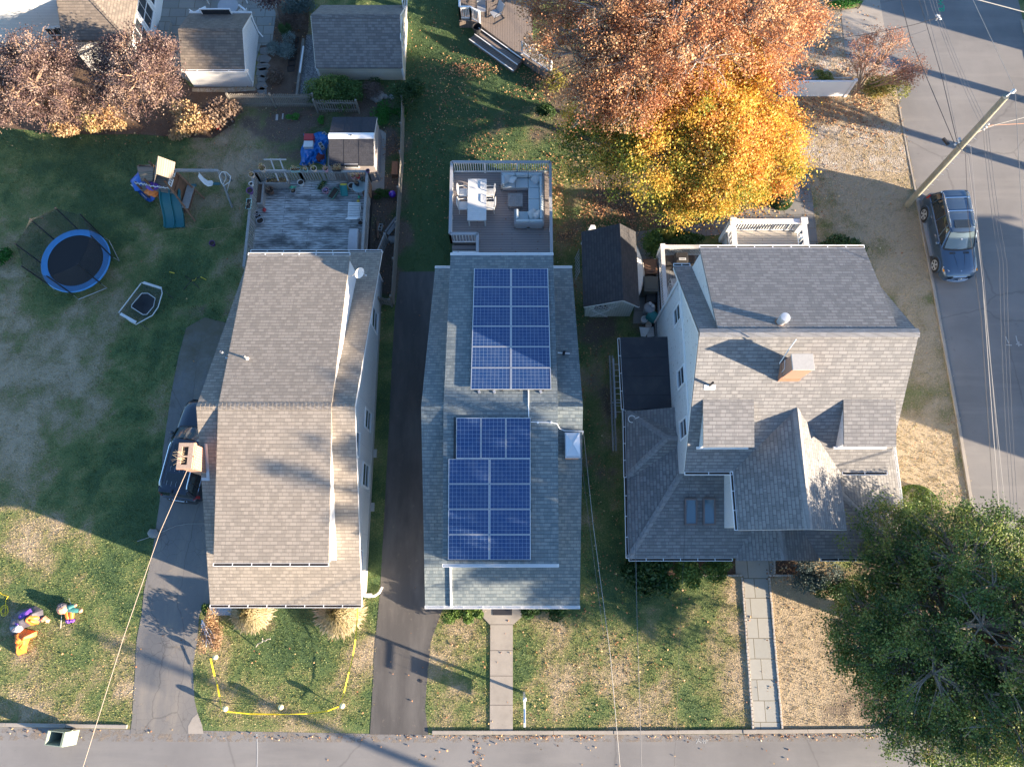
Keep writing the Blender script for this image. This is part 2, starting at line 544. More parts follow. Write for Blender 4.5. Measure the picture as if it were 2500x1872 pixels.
 T['alu']=plain('aluminium_frame',(0.68,0.69,0.70),0.4,0.6,0.05)
 T['metal']=plain('galvanised_metal',(0.52,0.53,0.54),0.45,0.7,0.12,8)
 T['metal_dark']=plain('dark_metal',(0.05,0.05,0.055),0.5,0.5,0.2,8)
 T['rust']=plain('rusty_metal',(0.28,0.16,0.10),0.8,0.3,0.35,12)
 m=Mat('window_glass')
 T['glass']=m.fin((0.035,0.04,0.045),0.06,0.0,Coat_Weight=0.5)
 m=Mat('skylight_glass')
 T['skyglass']=m.fin((0.07,0.13,0.17),0.05,0.0,Coat_Weight=1.0,Specular_IOR_Level=0.9)
 m=Mat('car_glass')
 T['carglass']=m.fin((0.02,0.025,0.028),0.05,0.0,Coat_Weight=1.0)
 m=Mat('windscreen_glass')
 T['windscreen']=m.fin((0.10,0.135,0.145),0.04,0.0,Coat_Weight=1.0)
 def paint(name,col):
  m=Mat(name)
  fl=m.noise(m.ob(),400,1)
  c=m.mix(fl,tuple(x * 0.85 for x in col),tuple(x * 1.25 for x in col))
  return m.fin(c,0.35,0.55,Coat_Weight=1.0,Coat_Roughness=0.04)
 T['paint_blue']=paint('dark_blue_car_paint',(0.06,0.10,0.155))
 T['paint_black']=paint('black_car_paint',(0.03,0.038,0.055))
 T['chrome']=plain('chrome',(0.75,0.76,0.78),0.18,1.0,0.02)
 T['rubber']=plain('black_rubber',(0.022,0.022,0.023),0.85,0,0.2,10)
 T['black']=plain('black_plastic',(0.028,0.028,0.03),0.55,0,0.2,8)
 T['lamp_red']=plain('red_lamp_lens',(0.38,0.018,0.018),0.2,0,0.1,4,Coat_Weight=1.0)
 T['lamp_clear']=plain('clear_lamp_lens',(0.62,0.66,0.70),0.12,0.3,0.1,9,Coat_Weight=1.0)
 T['lamp_amber']=plain('amber_lens',(0.75,0.28,0.03),0.2,0,0.05)
 def fabric(name,col,rough=0.85,v_=0.12,b=0.25):
  return plain(name,col,rough,0,v_,5,b)
 T['cover_grey']=fabric('grey_vinyl_cover',(0.34,0.35,0.37),0.55)
 T['cover_black']=fabric('black_vinyl_cover',(0.035,0.033,0.032),0.5,0.3)
 T['cushion']=fabric('pale_blue_cushion',(0.46,0.53,0.55),0.9,0.05)
 T['pillow']=fabric('cream_pillow',(0.60,0.60,0.57),0.9,0.08)
 T['tarp']=plain('blue_tarp',(0.008,0.16,0.50),0.4,0,0.25,5,0.5)
 T['tarp'].node_tree.nodes['Principled BSDF'].inputs['Coat Weight'].default_value=0.3
 T['orange_fab']=plain('orange_nylon',(0.85,0.21,0.035),0.5,0,0.18,5,0.5)
 T['dark_fab']=plain('charcoal_nylon',(0.085,0.08,0.10),0.5,0,0.35,4,0.5)
 T['purple_fab']=plain('purple_nylon',(0.16,0.06,0.38),0.5,0,0.2,5,0.5)
 T['teal_fab']=plain('teal_nylon',(0.05,0.20,0.19),0.5,0,0.2,5,0.5)
 T['peach_fab']=plain('peach_nylon',(0.72,0.36,0.22),0.5,0,0.1,5,0.4)
 T['green_pl']=plain('green_plastic',(0.015,0.13,0.15),0.35,0,0.1,3)
 T['blue_pl']=plain('blue_plastic',(0.03,0.14,0.52),0.35,0,0.1,3)
 T['blue_pad']=plain('blue_vinyl_pad',(0.07,0.28,0.58),0.5,0,0.2,3,0.2)
 T['pots']={}
 for k,c in (('white',(0.66,0.66,0.64)),('cream',(0.62,0.50,0.40)),('pink',(0.55,0.30,0.34)),('purple',(0.12,0.05,0.17)),('green',(0.10,0.22,0.17)),('aqua',(0.30,0.46,0.43)),('blue',(0.05,0.20,0.55)),('yellow',(0.70,0.52,0.05)),('grey',(0.30,0.31,0.33)),('red',(0.45,0.04,0.04)),('brown',(0.16,0.09,0.06)),('jade',(0.03,0.40,0.25)),('black',(0.03,0.03,0.035))):
  T['pots'][k]=plain(k + '_plastic',c,0.5,0,0.12,6)
 T['soil']=plain('potting_soil',(0.055,0.038,0.028),0.95,0,0.4,25,0.8)
 T['bin']=plain('grey_green_bin_plastic',(0.24,0.29,0.23),0.5,0,0.1,4)
 T['tape']=plain('yellow_caution_tape',(0.85,0.62,0.02),0.5,0,0.1,3)
 T['bark']=plain('grey_bark',(0.22,0.19,0.16),0.9,0,0.35,6,0.6)
 T['bark_pale']=plain('pale_bark',(0.40,0.35,0.29),0.9,0,0.3,6,0.5)
 T['bark_tan']=plain('tan_bark',(0.36,0.24,0.16),0.9,0,0.3,6,0.5)
 T['pole']=plain('weathered_pole_timber',(0.27,0.255,0.20),0.9,0,0.4,3,0.5)
 T['wire']=plain('black_cable',(0.045,0.045,0.05),0.6,0,0.1)
 T['wire_pale']=plain('pale_cable',(0.30,0.29,0.275),0.5,0.3,0.1)
 T['wire_mid']=plain('grey_cable',(0.16,0.16,0.165),0.5,0.2,0.1)
 T['stone']=plain('fieldstone',(0.26,0.25,0.235),0.9,0,0.3,5,0.5)
 T['web']=plain('white_fibre_web',(0.72,0.74,0.80),0.8,0,0.05)
 T['paint_green']=plain('green_survey_paint',(0.02,0.42,0.22),0.8,0,0.2,20)
 T['paint_white']=plain('worn_white_paint',(0.42,0.42,0.40),0.85,0,0.3,20)
 def veil(name,col,alpha,rough=0.6,grid=None):
  m=Mat(name)
  m.fin(col,rough)
  tr=m.n('BsdfTransparent')
  f=alpha
  mx=m.n('MixShader',{0: f,1: tr.outputs[0],2: m.p.outputs[0]})
  m.t.links.new(mx.outputs[0],m.out.inputs[0])
  return m.m
 T['net']=veil('black_safety_net',(0.04,0.04,0.045),0.42)
 T['net_light']=veil('soft_grey_net',(0.05,0.05,0.055),0.35)
 T['clear']=veil('clear_plastic_cover',(0.55,0.6,0.66),0.40,0.15)
 T['lf_red']=leafmat('russet_leaves',[(0.0,(0.20,0.085,0.05)),(0.35,(0.44,0.19,0.09)),(0.7,(0.62,0.32,0.15)),(1.0,(0.72,0.50,0.26))])
 T['lf_orange']=leafmat('golden_leaves',[(0.0,(0.11,0.17,0.03)),(0.2,(0.30,0.33,0.05)),(0.42,(0.70,0.48,0.08)),(0.72,(0.80,0.46,0.10)),(1.0,(0.66,0.31,0.12))],0.4)
 T['lf_plum']=leafmat('plum_leaves',[(0.0,(0.04,0.022,0.026)),(0.4,(0.12,0.070,0.068)),(0.75,(0.23,0.155,0.135)),(1.0,(0.38,0.28,0.22))],0.25)
 T['lf_cedar']=leafmat('cedar_sprays',[(0.0,(0.03,0.075,0.022)),(0.4,(0.085,0.155,0.038)),(0.7,(0.19,0.25,0.055)),(0.9,(0.33,0.36,0.09)),(1.0,(0.42,0.30,0.13))],0.3)
 T['lf_pink']=leafmat('dusty_pink_leaves',[(0.0,(0.28,0.13,0.09)),(0.5,(0.50,0.25,0.17)),(1.0,(0.62,0.38,0.24))],0.35)
 T['lf_green']=leafmat('green_shrub_leaves',[(0.0,(0.016,0.045,0.010)),(0.5,(0.05,0.115,0.022)),(0.85,(0.13,0.21,0.04)),(1.0,(0.30,0.30,0.06))],0.2)
 T['lf_yellowgreen']=leafmat('yellow_green_shrub_leaves',[(0.0,(0.10,0.14,0.03)),(0.4,(0.25,0.26,0.05)),(0.8,(0.42,0.33,0.09)),(1.0,(0.45,0.22,0.08))],0.3)
 T['lf_bright']=leafmat('bright_weed_leaves',[(0.0,(0.02,0.12,0.015)),(1.0,(0.10,0.32,0.05))],0.3)
 T['lf_blue']=leafmat('blue_grey_leaves',[(0.0,(0.05,0.09,0.085)),(0.5,(0.13,0.18,0.17)),(1.0,(0.24,0.30,0.28))],0.2)
 T['lf_dry']=leafmat('dry_flower_heads',[(0.0,(0.20,0.12,0.08)),(0.5,(0.44,0.28,0.15)),(0.85,(0.60,0.42,0.22)),(1.0,(0.48,0.46,0.14))],0.3)
 T['lf_brown']=leafmat('brown_twiggy_leaves',[(0.0,(0.06,0.04,0.035)),(0.5,(0.16,0.11,0.085)),(1.0,(0.26,0.19,0.13))],0.2)
 T['lf_blonde']=leafmat('blonde_ornamental_grass',[(0.0,(0.16,0.17,0.06)),(0.3,(0.34,0.29,0.14)),(0.7,(0.48,0.38,0.22)),(1.0,(0.60,0.49,0.33))],0.3)
 T['lf_fallen']=leafmat('fallen_leaves',[(0.0,(0.13,0.055,0.03)),(0.4,(0.36,0.16,0.075)),(0.7,(0.55,0.30,0.14)),(0.9,(0.62,0.44,0.20)),(1.0,(0.66,0.58,0.42))],0.15)
 T['lf_grass']=leafmat('lawn_blades',[(0.0,(0.07,0.125,0.04)),(0.3,(0.145,0.20,0.058)),(0.5,(0.25,0.255,0.09)),(0.75,(0.40,0.33,0.17)),(1.0,(0.52,0.42,0.26))],0.25)
def vnoise(x,y,scale,seed=0,octs=4):
 tot=np.zeros_like(x)
 amp,norm=1.0,0.0
 r=np.random.default_rng(100 + seed)
 for o in range(octs):
  tab=r.random((64,64))
  xx,yy=x * scale + 17.3 * o,y * scale + 9.1 * o
  xi,yi=np.floor(xx).astype(int),np.floor(yy).astype(int)
  fx,fy=xx - xi,yy - yi
  fx=fx * fx * (3 - 2 * fx)
  fy=fy * fy * (3 - 2 * fy)
  a=tab[xi % 64,yi % 64]
  b=tab[(xi + 1) % 64,yi % 64]
  c=tab[xi % 64,(yi + 1) % 64]
  d=tab[(xi + 1) % 64,(yi + 1) % 64]
  tot+=amp * ((a * (1 - fx) + b * fx) * (1 - fy) + (c * (1 - fx) + d * fx) * fy)
  norm+=amp
  amp *= 0.55
  scale *= 2.1
 return tot / norm
DRY=[(60,850,4.0,0.35),(230,470,3.0,0.25),(170,930,2.8,0.2),(20,1100,3,0.35),(620,320,4.0,0.45),(470,400,2.5,0.25),(560,420,2.0,0.3),(250,690,2.4,0.25),(380,540,2.0,0.15),(100,1320,2.0,0.4),(60,1300,1.6,0.3),(300,1560,1.2,0.35),(320,1640,1.0,0.35),(40,1700,2.5,0.15),(560,1620,2.5,0.05),(880,1600,1.6,0.25),(800,1760,2.0,0.2),(1115,1560,2.2,0.28),(1110,1740,1.5,0.05),(1330,1560,2.2,0.12),(1340,1730,1.8,0.28),(1550,1760,3.0,0.15),(1720,1740,3.0,0.08),(1500,1640,1.2,0.3),(1960,1600,3.6,1.0),(2040,1700,3.0,0.7),(1940,1460,2.5,0.9),(2260,1130,3.4,0.75),(2230,700,3.5,0.35),(2180,550,3.0,0.35),(2120,460,2.2,0.4),(2280,900,3.0,0.4),(2080,280,5.0,0.9),(1960,120,4.0,0.7),(1600,300,7.0,0.3),(1480,700,1.3,0.3),(1450,940,1.8,0.3),(2000,620,2.5,0.1),(1340,620,2.0,0.1),(480,620,2.0,-0.25),(470,480,1.5,0.1),(360,1150,3.0,-0.35),(250,560,2.5,-0.3),(330,860,3.0,-0.25),(130,350,4.0,-0.3),(350,350,3.0,-0.35),(700,1500,2.5,-0.2),(230,1620,2.5,-0.05),(1700,1500,2.5,-0.15),(1450,1500,3.0,-0.2),(1240,1640,1.0,-0.25),(980,1350,2.0,-0.4),(945,1000,1.5,-0.5),(945,1200,1.5,-0.5),(1100,300,8.0,-0.55),(1030,560,5.0,-0.55),(1080,60,5.0,-0.5),(1430,1100,3.0,-0.15),(1430,1380,2.5,-0.2),(2300,620,2.0,0.1)]
DIRT=[(700,290,3.2,0.75),(800,500,1.0,0.3),(935,350,1.6,1.0),(940,480,1.6,1.0),(935,590,1.8,1.0),(935,680,1.2,0.9),(890,260,1.8,0.8),(740,350,2.0,0.6),(600,290,2.0,0.5),(630,430,1.4,0.3),(500,780,2.0,0.35),(1450,800,2.2,0.55),(1470,950,2.0,0.4),(1450,1150,1.8,0.3),(1480,650,1.5,0.3),(1580,700,2.0,1.0),(1590,780,1.5,0.9),(1500,480,3.0,0.5),(1640,480,3.5,0.7),(1420,560,1.6,0.4),(1720,420,3.5,0.6),(1880,460,2.0,0.6),(1540,560,1.2,0.6),(2260,1700,5.0,0.7),(2200,1500,5.0,0.7),(1340,320,1.5,0.5),(1500,200,7.0,0.6),(1800,200,7.0,0.5),(1470,1440,1.0,0.4),(455,1500,0.8,0.5),(650,1480,1.8,0.4),(680,950,1.0,0.0)]
def lawn_masks(x,y):
 n1=vnoise(x,y,0.33,1,4)
 n2=vnoise(x,y,1.4,2,3)
 d=0.38 + (n1 - 0.5) * 1.0 + (n2 - 0.5) * 0.9
 front=np.clip((1.5 - y) / 3,0,1)
 d+=front * 0.07
 for px,py,r,a in DRY:
  p=G(px,py)
  d=d + a * np.exp(-((x - p.x) ** 2 + (y - p.y) ** 2) / (2 * (r * 0.62) ** 2))
 m=np.zeros_like(x)
 for px,py,r,a in DIRT:
  p=G(px,py)
  m=np.maximum(m,a * np.exp(-((x - p.x) ** 2 + (y - p.y) ** 2) / (2 * (r * 0.62) ** 2)))
 m=np.clip(m * 1.25 + (n2 - 0.5) * 0.9 * (m > 0.08) + (n1 - .5) * 0.5 * (m > .08),0,1)
 return np.clip(d,0,1),m
def inpoly(x,y,poly):
 res=np.zeros(x.shape,bool)
 n=len(poly)
 j=n - 1
 for i in range(n):
  xi,yi=poly[i][0],poly[i][1]
  xj,yj=poly[j][0],poly[j][1]
  c=((yi > y) != (yj > y)) & (x < (xj - xi) * (y - yi) / (yj - yi + 1e-12) + xi)
  res ^= c
  j=i
 return res
NOGRASS=[]
def gp(pts):
 return [tuple(G(*p))[:2] for p in pts]
def sheet(name,poly,z,mat,kind='structure',th=0.0,nog=True):
 b=MB()
 if th:
  b.prism(poly,z - th,z)
 else:
  b.face(*[(p[0],p[1],z) for p in poly])
 o=b.build(name,mat,kind=kind)
 if th == 0 and o.data.polygons[0].normal.z < 0:
  o.data.flip_normals()
 if nog:
  NOGRASS.append(poly)
 return o
def build_ground():
 m=Mat('lawn_ground')
 at=m.n('Attribute',attribute_name='wear')
 sep=m.n('SeparateColor',{0: at.outputs['Color']})
 dry,dirt=sep.outputs[0],sep.outputs[1]
 v=m.ob()
 n1=m.noise(v,14,5,0.65)
 n2=m.noise(v,3.2,5,0.6)
 f=m.math('ADD',dry,m.math('MULTIPLY',m.math('SUBTRACT',n1,0.5),1.2))
 f=m.math('ADD',f,m.math('MULTIPLY',m.math('SUBTRACT',n2,0.5),0.5),True)
 g=m.ramp(f,[(0.10,(0.055,0.098,0.034)),(0.34,(0.11,0.155,0.048)),(0.52,(0.18,0.185,0.068)),(0.72,(0.28,0.225,0.13)),(0.95,(0.40,0.315,0.21))])
 e=m.ramp(n1,[(0.3,(0.06,0.043,0.033)),(0.55,(0.135,0.10,0.075)),(0.8,(0.24,0.185,0.135))])
 df=m.math('ADD',dirt,m.math('MULTIPLY',m.math('SUBTRACT',n1,0.5),0.8),True)
 c=m.mix(m.ramp(df,[(0.35,0.0),(0.65,1.0)]),g,e)
 m.bump(n1,0.9,0.05)
 T=m.fin(c,0.95)
 xs=np.concatenate([[-900,-400,-200,-100,-60,-42],np.arange(-34,34.01,0.3),[42,60,100,200,400,900]])
 ys=np.concatenate([[-900,-400,-200,-100,-50,-25],np.arange(-12,40.01,0.3),[50,70,120,250,500,1200]])
 X,Y=np.meshgrid(xs,ys)
 nx,ny=len(xs),len(ys)
 v3=np.stack([X.ravel(),Y.ravel(),np.zeros(X.size)],1)
 idx=np.arange(nx * ny).reshape(ny,nx)
 fc=np.stack([idx[:-1,:-1],idx[:-1,1:],idx[1:,1:],idx[1:,:-1]],-1).reshape(-1,4)
 me=bpy.data.meshes.new('ground')
 me.from_pydata(v3.tolist(),[],fc.tolist())
 d,dm=lawn_masks(X.ravel(),Y.ravel())
 ca=me.attributes.new('wear','FLOAT_COLOR','POINT')
 buf=np.zeros((len(d),4))
 buf[:,0]=d
 buf[:,1]=dm
 buf[:,3]=1
 ca.data.foreach_set('color',buf.ravel())
 me.materials.append(T)
 o=bpy.data.objects.new('ground',me)
 COL.objects.link(o)
 tag(o,kind='structure')
def tint_mesh(name,verts,nper,tint,mat,parent=None,label=None,cat=None,group=None,kind=None,tri=False):
 """verts (N*nper,3) -> N faces of nper verts, with a per-face tint value"""
 verts=np.asarray(verts,dtype=np.float32).reshape(-1,3)
 off=origin(parent) if parent is not None else Vector((0,0,0))
 loc=Vector((0,0,0))
 if parent is None and kind is None:
  loc=Vector((float(verts[:,0].mean()),float(verts[:,1].mean()),float(max(0,verts[:,2].min()))))
  off=loc
 verts=verts - np.array([off.x,off.y,off.z],dtype=np.float32)
 n=len(verts) // nper
 me=bpy.data.meshes.new(name)
 me.vertices.add(len(verts))
 me.vertices.foreach_set('co',verts.ravel())
 me.loops.add(len(verts))
 me.loops.foreach_set('vertex_index',np.arange(len(verts),dtype=np.int32))
 me.polygons.add(n)
 me.polygons.foreach_set('loop_start',np.arange(0,len(verts),nper,dtype=np.int32))
 a=me.attributes.new('tint','FLOAT','POINT')
 a.data.foreach_set('value',np.repeat(np.clip(tint,0,1),nper).astype(np.float32))
 me.materials.append(mat)
 me.update(calc_edges=True)
 o=bpy.data.objects.new(name,me)
 COL.objects.link(o)
 o.location=loc
 if parent is not None:
  o.parent=parent
 return tag(o,label,cat,group,kind)
def quads_at(c,size,up=0.0,aspect=1.0,r=None):
 """randomly turned square leaves at centres c (N,3)"""
 r=r or rng
 n=len(c)
 nrm=r.normal(size=(n,3))
 nrm[:,2]+=up
 nrm /= np.linalg.norm(nrm,axis=1)[:,None] + 1e-9
 t=r.normal(size=(n,3))
 a=np.cross(nrm,t)
 a /= np.linalg.norm(a,axis=1)[:,None] + 1e-9
 b=np.cross(nrm,a)
 s=(size * (0.6 + 0.8 * r.random(n)))[:,None] / 2
 a,b=a * s,b * s * aspect
 q=np.stack([c - a * 1.0 - b * 0.25,c + a * 0.1 - b,c + a,c - a * 0.1 + b],1)
 return q
def build_grass():
 N=185000
 x=rng.uniform(-31,24.5,N)
 y=rng.uniform(-6.8,33.5,N)
 lim=23.2 + (y + 8.2) * (8.6 / 41.7)
 ok=np.abs(x) < lim
 ok &= x < 22.65
 ok &= ~((y < -6.45) & (x < -3)) & ~((y < -6.75))
 for poly in NOGRASS:
  ok &= ~inpoly(x,y,poly)
 x,y=x[ok],y[ok]
 d,m=lawn_masks(x,y)
 keep=rng.random(len(x)) > m * 0.92
 x,y,d=x[keep],y[keep],d[keep]
 n=len(x)
 K=3
 ang=rng.uniform(0,2 * pi,(n,K))
 h=(0.03 + 0.04 * rng.random((n,K))) * (1.0 + 0.3 * (vnoise(x,y,1.0,5,3)[:,None] - .5) * 2)
 lean=0.02 + 0.035 * rng.random((n,K))
 w=0.009 + 0.010 * rng.random((n,K))
 bx=x[:,None] + 0.05 * rng.normal(size=(n,K))
 by=y[:,None] + 0.05 * rng.normal(size=(n,K))
 ca,sa=np.cos(ang),np.sin(ang)
 p0=np.stack([bx - sa * w,by + ca * w,np.zeros_like(bx)],-1)
 p1=np.stack([bx + sa * w,by - ca * w,np.zeros_like(bx)],-1)
 p2=np.stack([bx + ca * lean,by + sa * lean,h],-1)
 V=np.stack([p0,p1,p2],2).reshape(-1,3)
 t=np.repeat(d + rng.normal(0,.14,n),K) * 0.9 + 0.05 + rng.normal(0,0.12,n * K)
 tint_mesh('grass',V,3,t,MT['lf_grass'],kind='stuff')
def scatter_leaves(name,regs,size=0.085,z=0.03):
 P=[]
 for px,py,sx,sy,n in regs:
  p=G(px,py)
  P.append(np.stack([rng.normal(p.x,sx,n),rng.normal(p.y,sy,n)],1))
 P=np.concatenate(P)
 P=P[P[:,0] < 22.55]
 ok=np.ones(len(P),bool)
 for hp in HOUSES:
  ok &= ~inpoly(P[:,0],P[:,1],hp)
 P=P[ok]
 keep=vnoise(P[:,0],P[:,1],0.9,9,3) > rng.uniform(0.25,0.62,len(P))
 P=P[keep]
 c=np.concatenate([P,(z + 0.03 * rng.random(len(P)))[:,None]],1)
 q=quads_at(c,size,1.6)
 tint_mesh(name,q.reshape(-1,3),4,rng.beta(1.8,1.8,len(c)),MT['lf_fallen'],kind='stuff')
HOUSES=[]
def build_setting():
 build_ground()
 T=MT
 edge=[(-200,-6.4),(-23,-6.5),(-17.5,-6.6),(-3.7,-6.83),(4.6,-6.83),(16.3,-6.75),(19,-6.3),(21.4,-4.2),(22.5,-1.2),(22.63,3.24),(22.65,7.67),(22.57,12.4),(22.51,15.64),(22.42,20.2),(22.3,24.5),(22.24,27.0),(22.06,31.35),(21.9,33.5),(20.5,60),(19.5,120)]
 far=[(29.5,120),(30.2,60),(30.4,32),(30.6,10),(30.8,-3),(33.5,-6.2),(60,-6.4),(200,-6.4),(200,-14.6),(-200,-14.6)]
 road=edge + far
 sheet('street',road,0.006,T['asphalt'])
 NOGRASS.append(road)
 def kerb(pts,w=0.16,h=0.1,mat='concrete',name='kerb'):
  b=MB()
  for i in range(len(pts) - 1):
   p,q=Vector(pts[i]),Vector(pts[i + 1])
   d=(q - p)
   L=d.length
   k=max(1,int(L / 2.4))
   nrm=Vector((-d.y,d.x)).normalized() * w
   for j in range(k):
    a=p + d * (j / k) + d.normalized() * 0.006
    c=p + d * ((j + 1) / k) - d.normalized() * 0.006
    jz=random.uniform(-0.012,0.008)
    b.hexa([(a.x,a.y,0),(c.x,c.y,0),(c.x + nrm.x,c.y + nrm.y,0),(a.x + nrm.x,a.y + nrm.y,0)],[(a.x,a.y,h + jz),(c.x,c.y,h + jz),(c.x + nrm.x,c.y + nrm.y,h + jz),(a.x + nrm.x,a.y + nrm.y,h + jz)])
  b.build(name,MT[mat],kind='structure',bevel=0.012)
 kerb([(-60,-6.42),(-23,-6.48),(-17.45,-6.56)])
 kerb([(-3.62,-6.8),(4.6,-6.8),(16.3,-6.72),(19,-6.27),(21.4,-4.2),(22.5,-1.2),(22.6,3.24),(22.62,7.67)])
 kerb([(22.62,7.67),(22.54,12.4),(22.48,15.64),(22.39,20.2)],0.14,0.09)
 kerb([(22.39,20.2),(22.30,22.7),(22.24,26.2)],0.1,0.04)
 kerb([(30.4,32),(30.5,20),(30.6,10),(30.8,-3)],-0.16)
 m=Mat('road_edge_grit')
 v=m.ob()
 nn=m.noise(v,9,5,0.7)
 c=m.mix(nn,(0.20,0.175,0.15),(0.36,0.29,0.22))
 tr=m.n('BsdfTransparent')
 m.fin(c,0.95)
 a=m.ramp(m.noise(v,3.0,6,0.7),[(0.48,0.0),(0.6,0.75)])
 mx=m.n('MixShader',{0: a,1: tr.outputs[0],2: m.p.outputs[0]})
 m.t.links.new(mx.outputs[0],m.out.inputs[0])
 sheet('road_grit',[(-40,-6.9),(-40,-6.5),(-17.5,-6.62),(-3.7,-6.84),(4.6,-6.84),(16.3,-6.76),(16.3,-7.1),(4.6,-7.12),(-3.7,-7.15),(-17.5,-7.1)],0.011,m.m,nog=False)
 d1=gp([(318,1790),(322,1760),(330,1640),(334,1560),(346,1500),(352,1440),(372,1350),(390,1225),(398,1100),(418,960),(436,870),(455,800),(500,775),(560,790)]) +[(-12.3,12.0),(-12.3,-0.8)] + gp([(500,1474),(487,1500),(482,1565),(471,1626),(475,1707),(494,1790)])
 sheet('driveway',d1,0.012,T['asphalt_old'])
 pa=gp([(460,1790),(459,1772),(470,1752),(483,1740),(494,1770),(497,1790)])
 sheet('driveway_patch',pa,0.017,T['concrete'])
 d2=gp([(903,1792),(906,1748),(912,1638),(916,1565),(922,1504),(928,1443),(939,1240),(949,1053),(956,900),(964,760),(976,664),(1068,663)]) + [(-3.1,14.5),(-3.1,-0.9)] +gp([(1052,1565),(1044,1646),(1038,1727),(1046,1792)])
 sheet('driveway',d2,0.012,T['asphalt_dark'])
 w2=gp([(1196,1790),(1197,1525),(1178,1505),(1178,1440),(1274,1440),(1274,1505),(1252,1525),(1252,1790)])
 sheet('path',w2,0.05,T['concrete'],th=0.05)
 b=MB()
 for py in (1524,1587,1649,1720):
  a,c=G(1197,py),G(1252,py)
  b.box(a.x,a.y - 0.008,0.052,c.x,c.y + 0.008,0.054)
 b.build('path_joint',T['soil'],kind='structure')
 w3=gp([(1842,1788),(1833,1670),(1815,1406),(1796,1402),(1794,1340),(1890,1340),(1890,1402),(1873,1408),(1896,1670),(1905,1788)])
 sheet('path',w3,0.03,T['flag'],th=0.03)
 pb=gp([(1553,566),(1650,556),(1740,541),(1800,520),(1860,503),(1920,500),(1932,470),(1927,420),(1973,424),(1985,500),(1998,610),(1955,610),(1950,562),(1900,553),(1850,556),(1790,570),(1700,579),(1600,600),(1556,604)])
 sheet('path',pb,0.02,T['slate_walk'],th=0.02)
 alley=gp([(1540,600),(1575,596),(1560,700),(1548,790),(1600,800),(1615,700),(1640,600),(1640,590),(1560,590)])
 sheet('path',gp([(1555,602),(1600,600),(1596,700),(1590,790),(1545,790),(1552,700)]),0.014,T['slate_walk'])
 gv=gp([(1880,318),(2000,306),(2100,308),(2196,300),(2206,345),(2222,425),(2150,418),(2040,420),(1925,417),(1890,420)])
 sheet('gravel_strip',gv,0.010,T['gravel_pale'],nog=False)
 sheet('gravel_strip',gp([(1880,30),(2052,30),(2060,120),(2072,185),(1940,190),(1880,190)]),0.010,T['gravel_pale'],nog=True)
 sheet('driveway',gp([(2053,26),(2098,20),(2120,-20),(2144,-20),(2160,73),(2187,190),(2072,186),(2062,120)]),0.014,T['concrete'])
 pt=gp([(366,-60),(680,-60),(676,20),(664,112),(636,112),(610,205),(470,205),(430,180),(380,110)])
 sheet('patio',pt,0.03,T['bluestone'],th=0.03)
 sheet('mulch_bed',gp([(664,112),(676,20),(680,-60),(760,-60),(752,80),(748,88),(728,244),(560,244),(462,232),(455,212),(640,215),(636,112)]),0.016,T['mulch'])
 sheet('mulch_bed',gp([(-80,60),(160,115),(380,110),(470,218),(560,244),(575,300),(520,338),(440,336),(330,328),(230,330),(130,322),(40,316),(-80,300)]),0.010,T['mulch'])
 sheet('gravel_strip',gp([(748,86),(770,86),(782,190),(800,225),(765,246),(728,244)]),0.020,T['gravel'])
 sheet('gravel_strip',gp([(470,216),(622,214),(628,222),(560,226),(470,225)]),0.022,T['gravel_pale'])
 sheet('mulch_bed',gp([(1893,1340),(1946,1340),(1946,1402),(1893,1402)]),0.012,T['mulch'])
 sheet('mulch_bed',gp([(1540,1350),(1795,1350),(1800,1402),(1700,1408),(1560,1420)]),0.012,T['mulch'])
 sheet('concrete_slab',gp([(800,330),(930,318),(943,326),(938,466),(905,466),(800,440)]),0.04,T['concrete'],th=0.04)
 def cobbles(a,b_,n,label,w=0.09):
  A,B=G(*a),G(*b_)
  bb=MB()
  d=(B - A) / n
  for i in range(n):
   c=A + d * (i + 0.5)
   s=d.length * random.uniform(0.82,0.95)
   bb.cbox((c.x + random.uniform(-.01,.01),c.y,0.03),(w * random.uniform(.85,1.15),s,0.10) if abs(d.y) > abs(d.x) else (s,w * random.uniform(.85,1.15),0.10),atan2(d.y,d.x) - (pi / 2 if d.y > 0 else -pi / 2) if abs(d.y) > abs(d.x) else 0)
  bb.build('stone_edging',T['cobble'],label=label,cat='edging',group='cobble edgings of the flagstone walk',bevel=0.015)
 cobbles((1838,1786),(1811,1408),44,'pale cobble edging along the left side of the flagstone walk')
 cobbles((1909,1786),(1877,1409),44,'pale cobble edging along the right side of the flagstone walk')
 cobbles((1812,1404),(1711,1404),13,'short cobble edging under the green shrubs left of the flagstone walk')
 cobbles((1877,1404),(1936,1404),8,'short cobble edging in front of the small mulch bed')
 cobbles((1891,1400),(1890,1366),5,'short cobble edging between porch steps and the small mulch bed')
 for i,(px,py,w,h,r) in enumerate([(648,126,.42,.34,0.0),(645,146,.46,.36,.25),(642,163,.42,.36,0.1),(641,178,.44,.38,-.1),(639,194,.38,.30,0.2),(639,211,.36,.32,-.15),(641,224,.34,.3,.6)]):
  c=G(px,py)
  b=MB()
  k=random.randint(5,6)
  pts=[]
  for j in range(k):
   t=2 * pi * j / k + r
   pts.append((c.x + cos(t) * w * random.uniform(.85,1.1),c.y + sin(t) * h * random.uniform(.85,1.1)))
  b.prism(pts,0.0,0.04)
  ordn=['first','second','third','fourth','fifth','sixth','last'][i]
  b.build('stepping_stone',T['slate_walk'],label='%s slate stepping stone from the patio beside the small white building' % ordn,cat='stepping stone',group='slate stepping stones beside the small white building',bevel=0.008)
  NOGRASS.append(pts)
 b=MB()
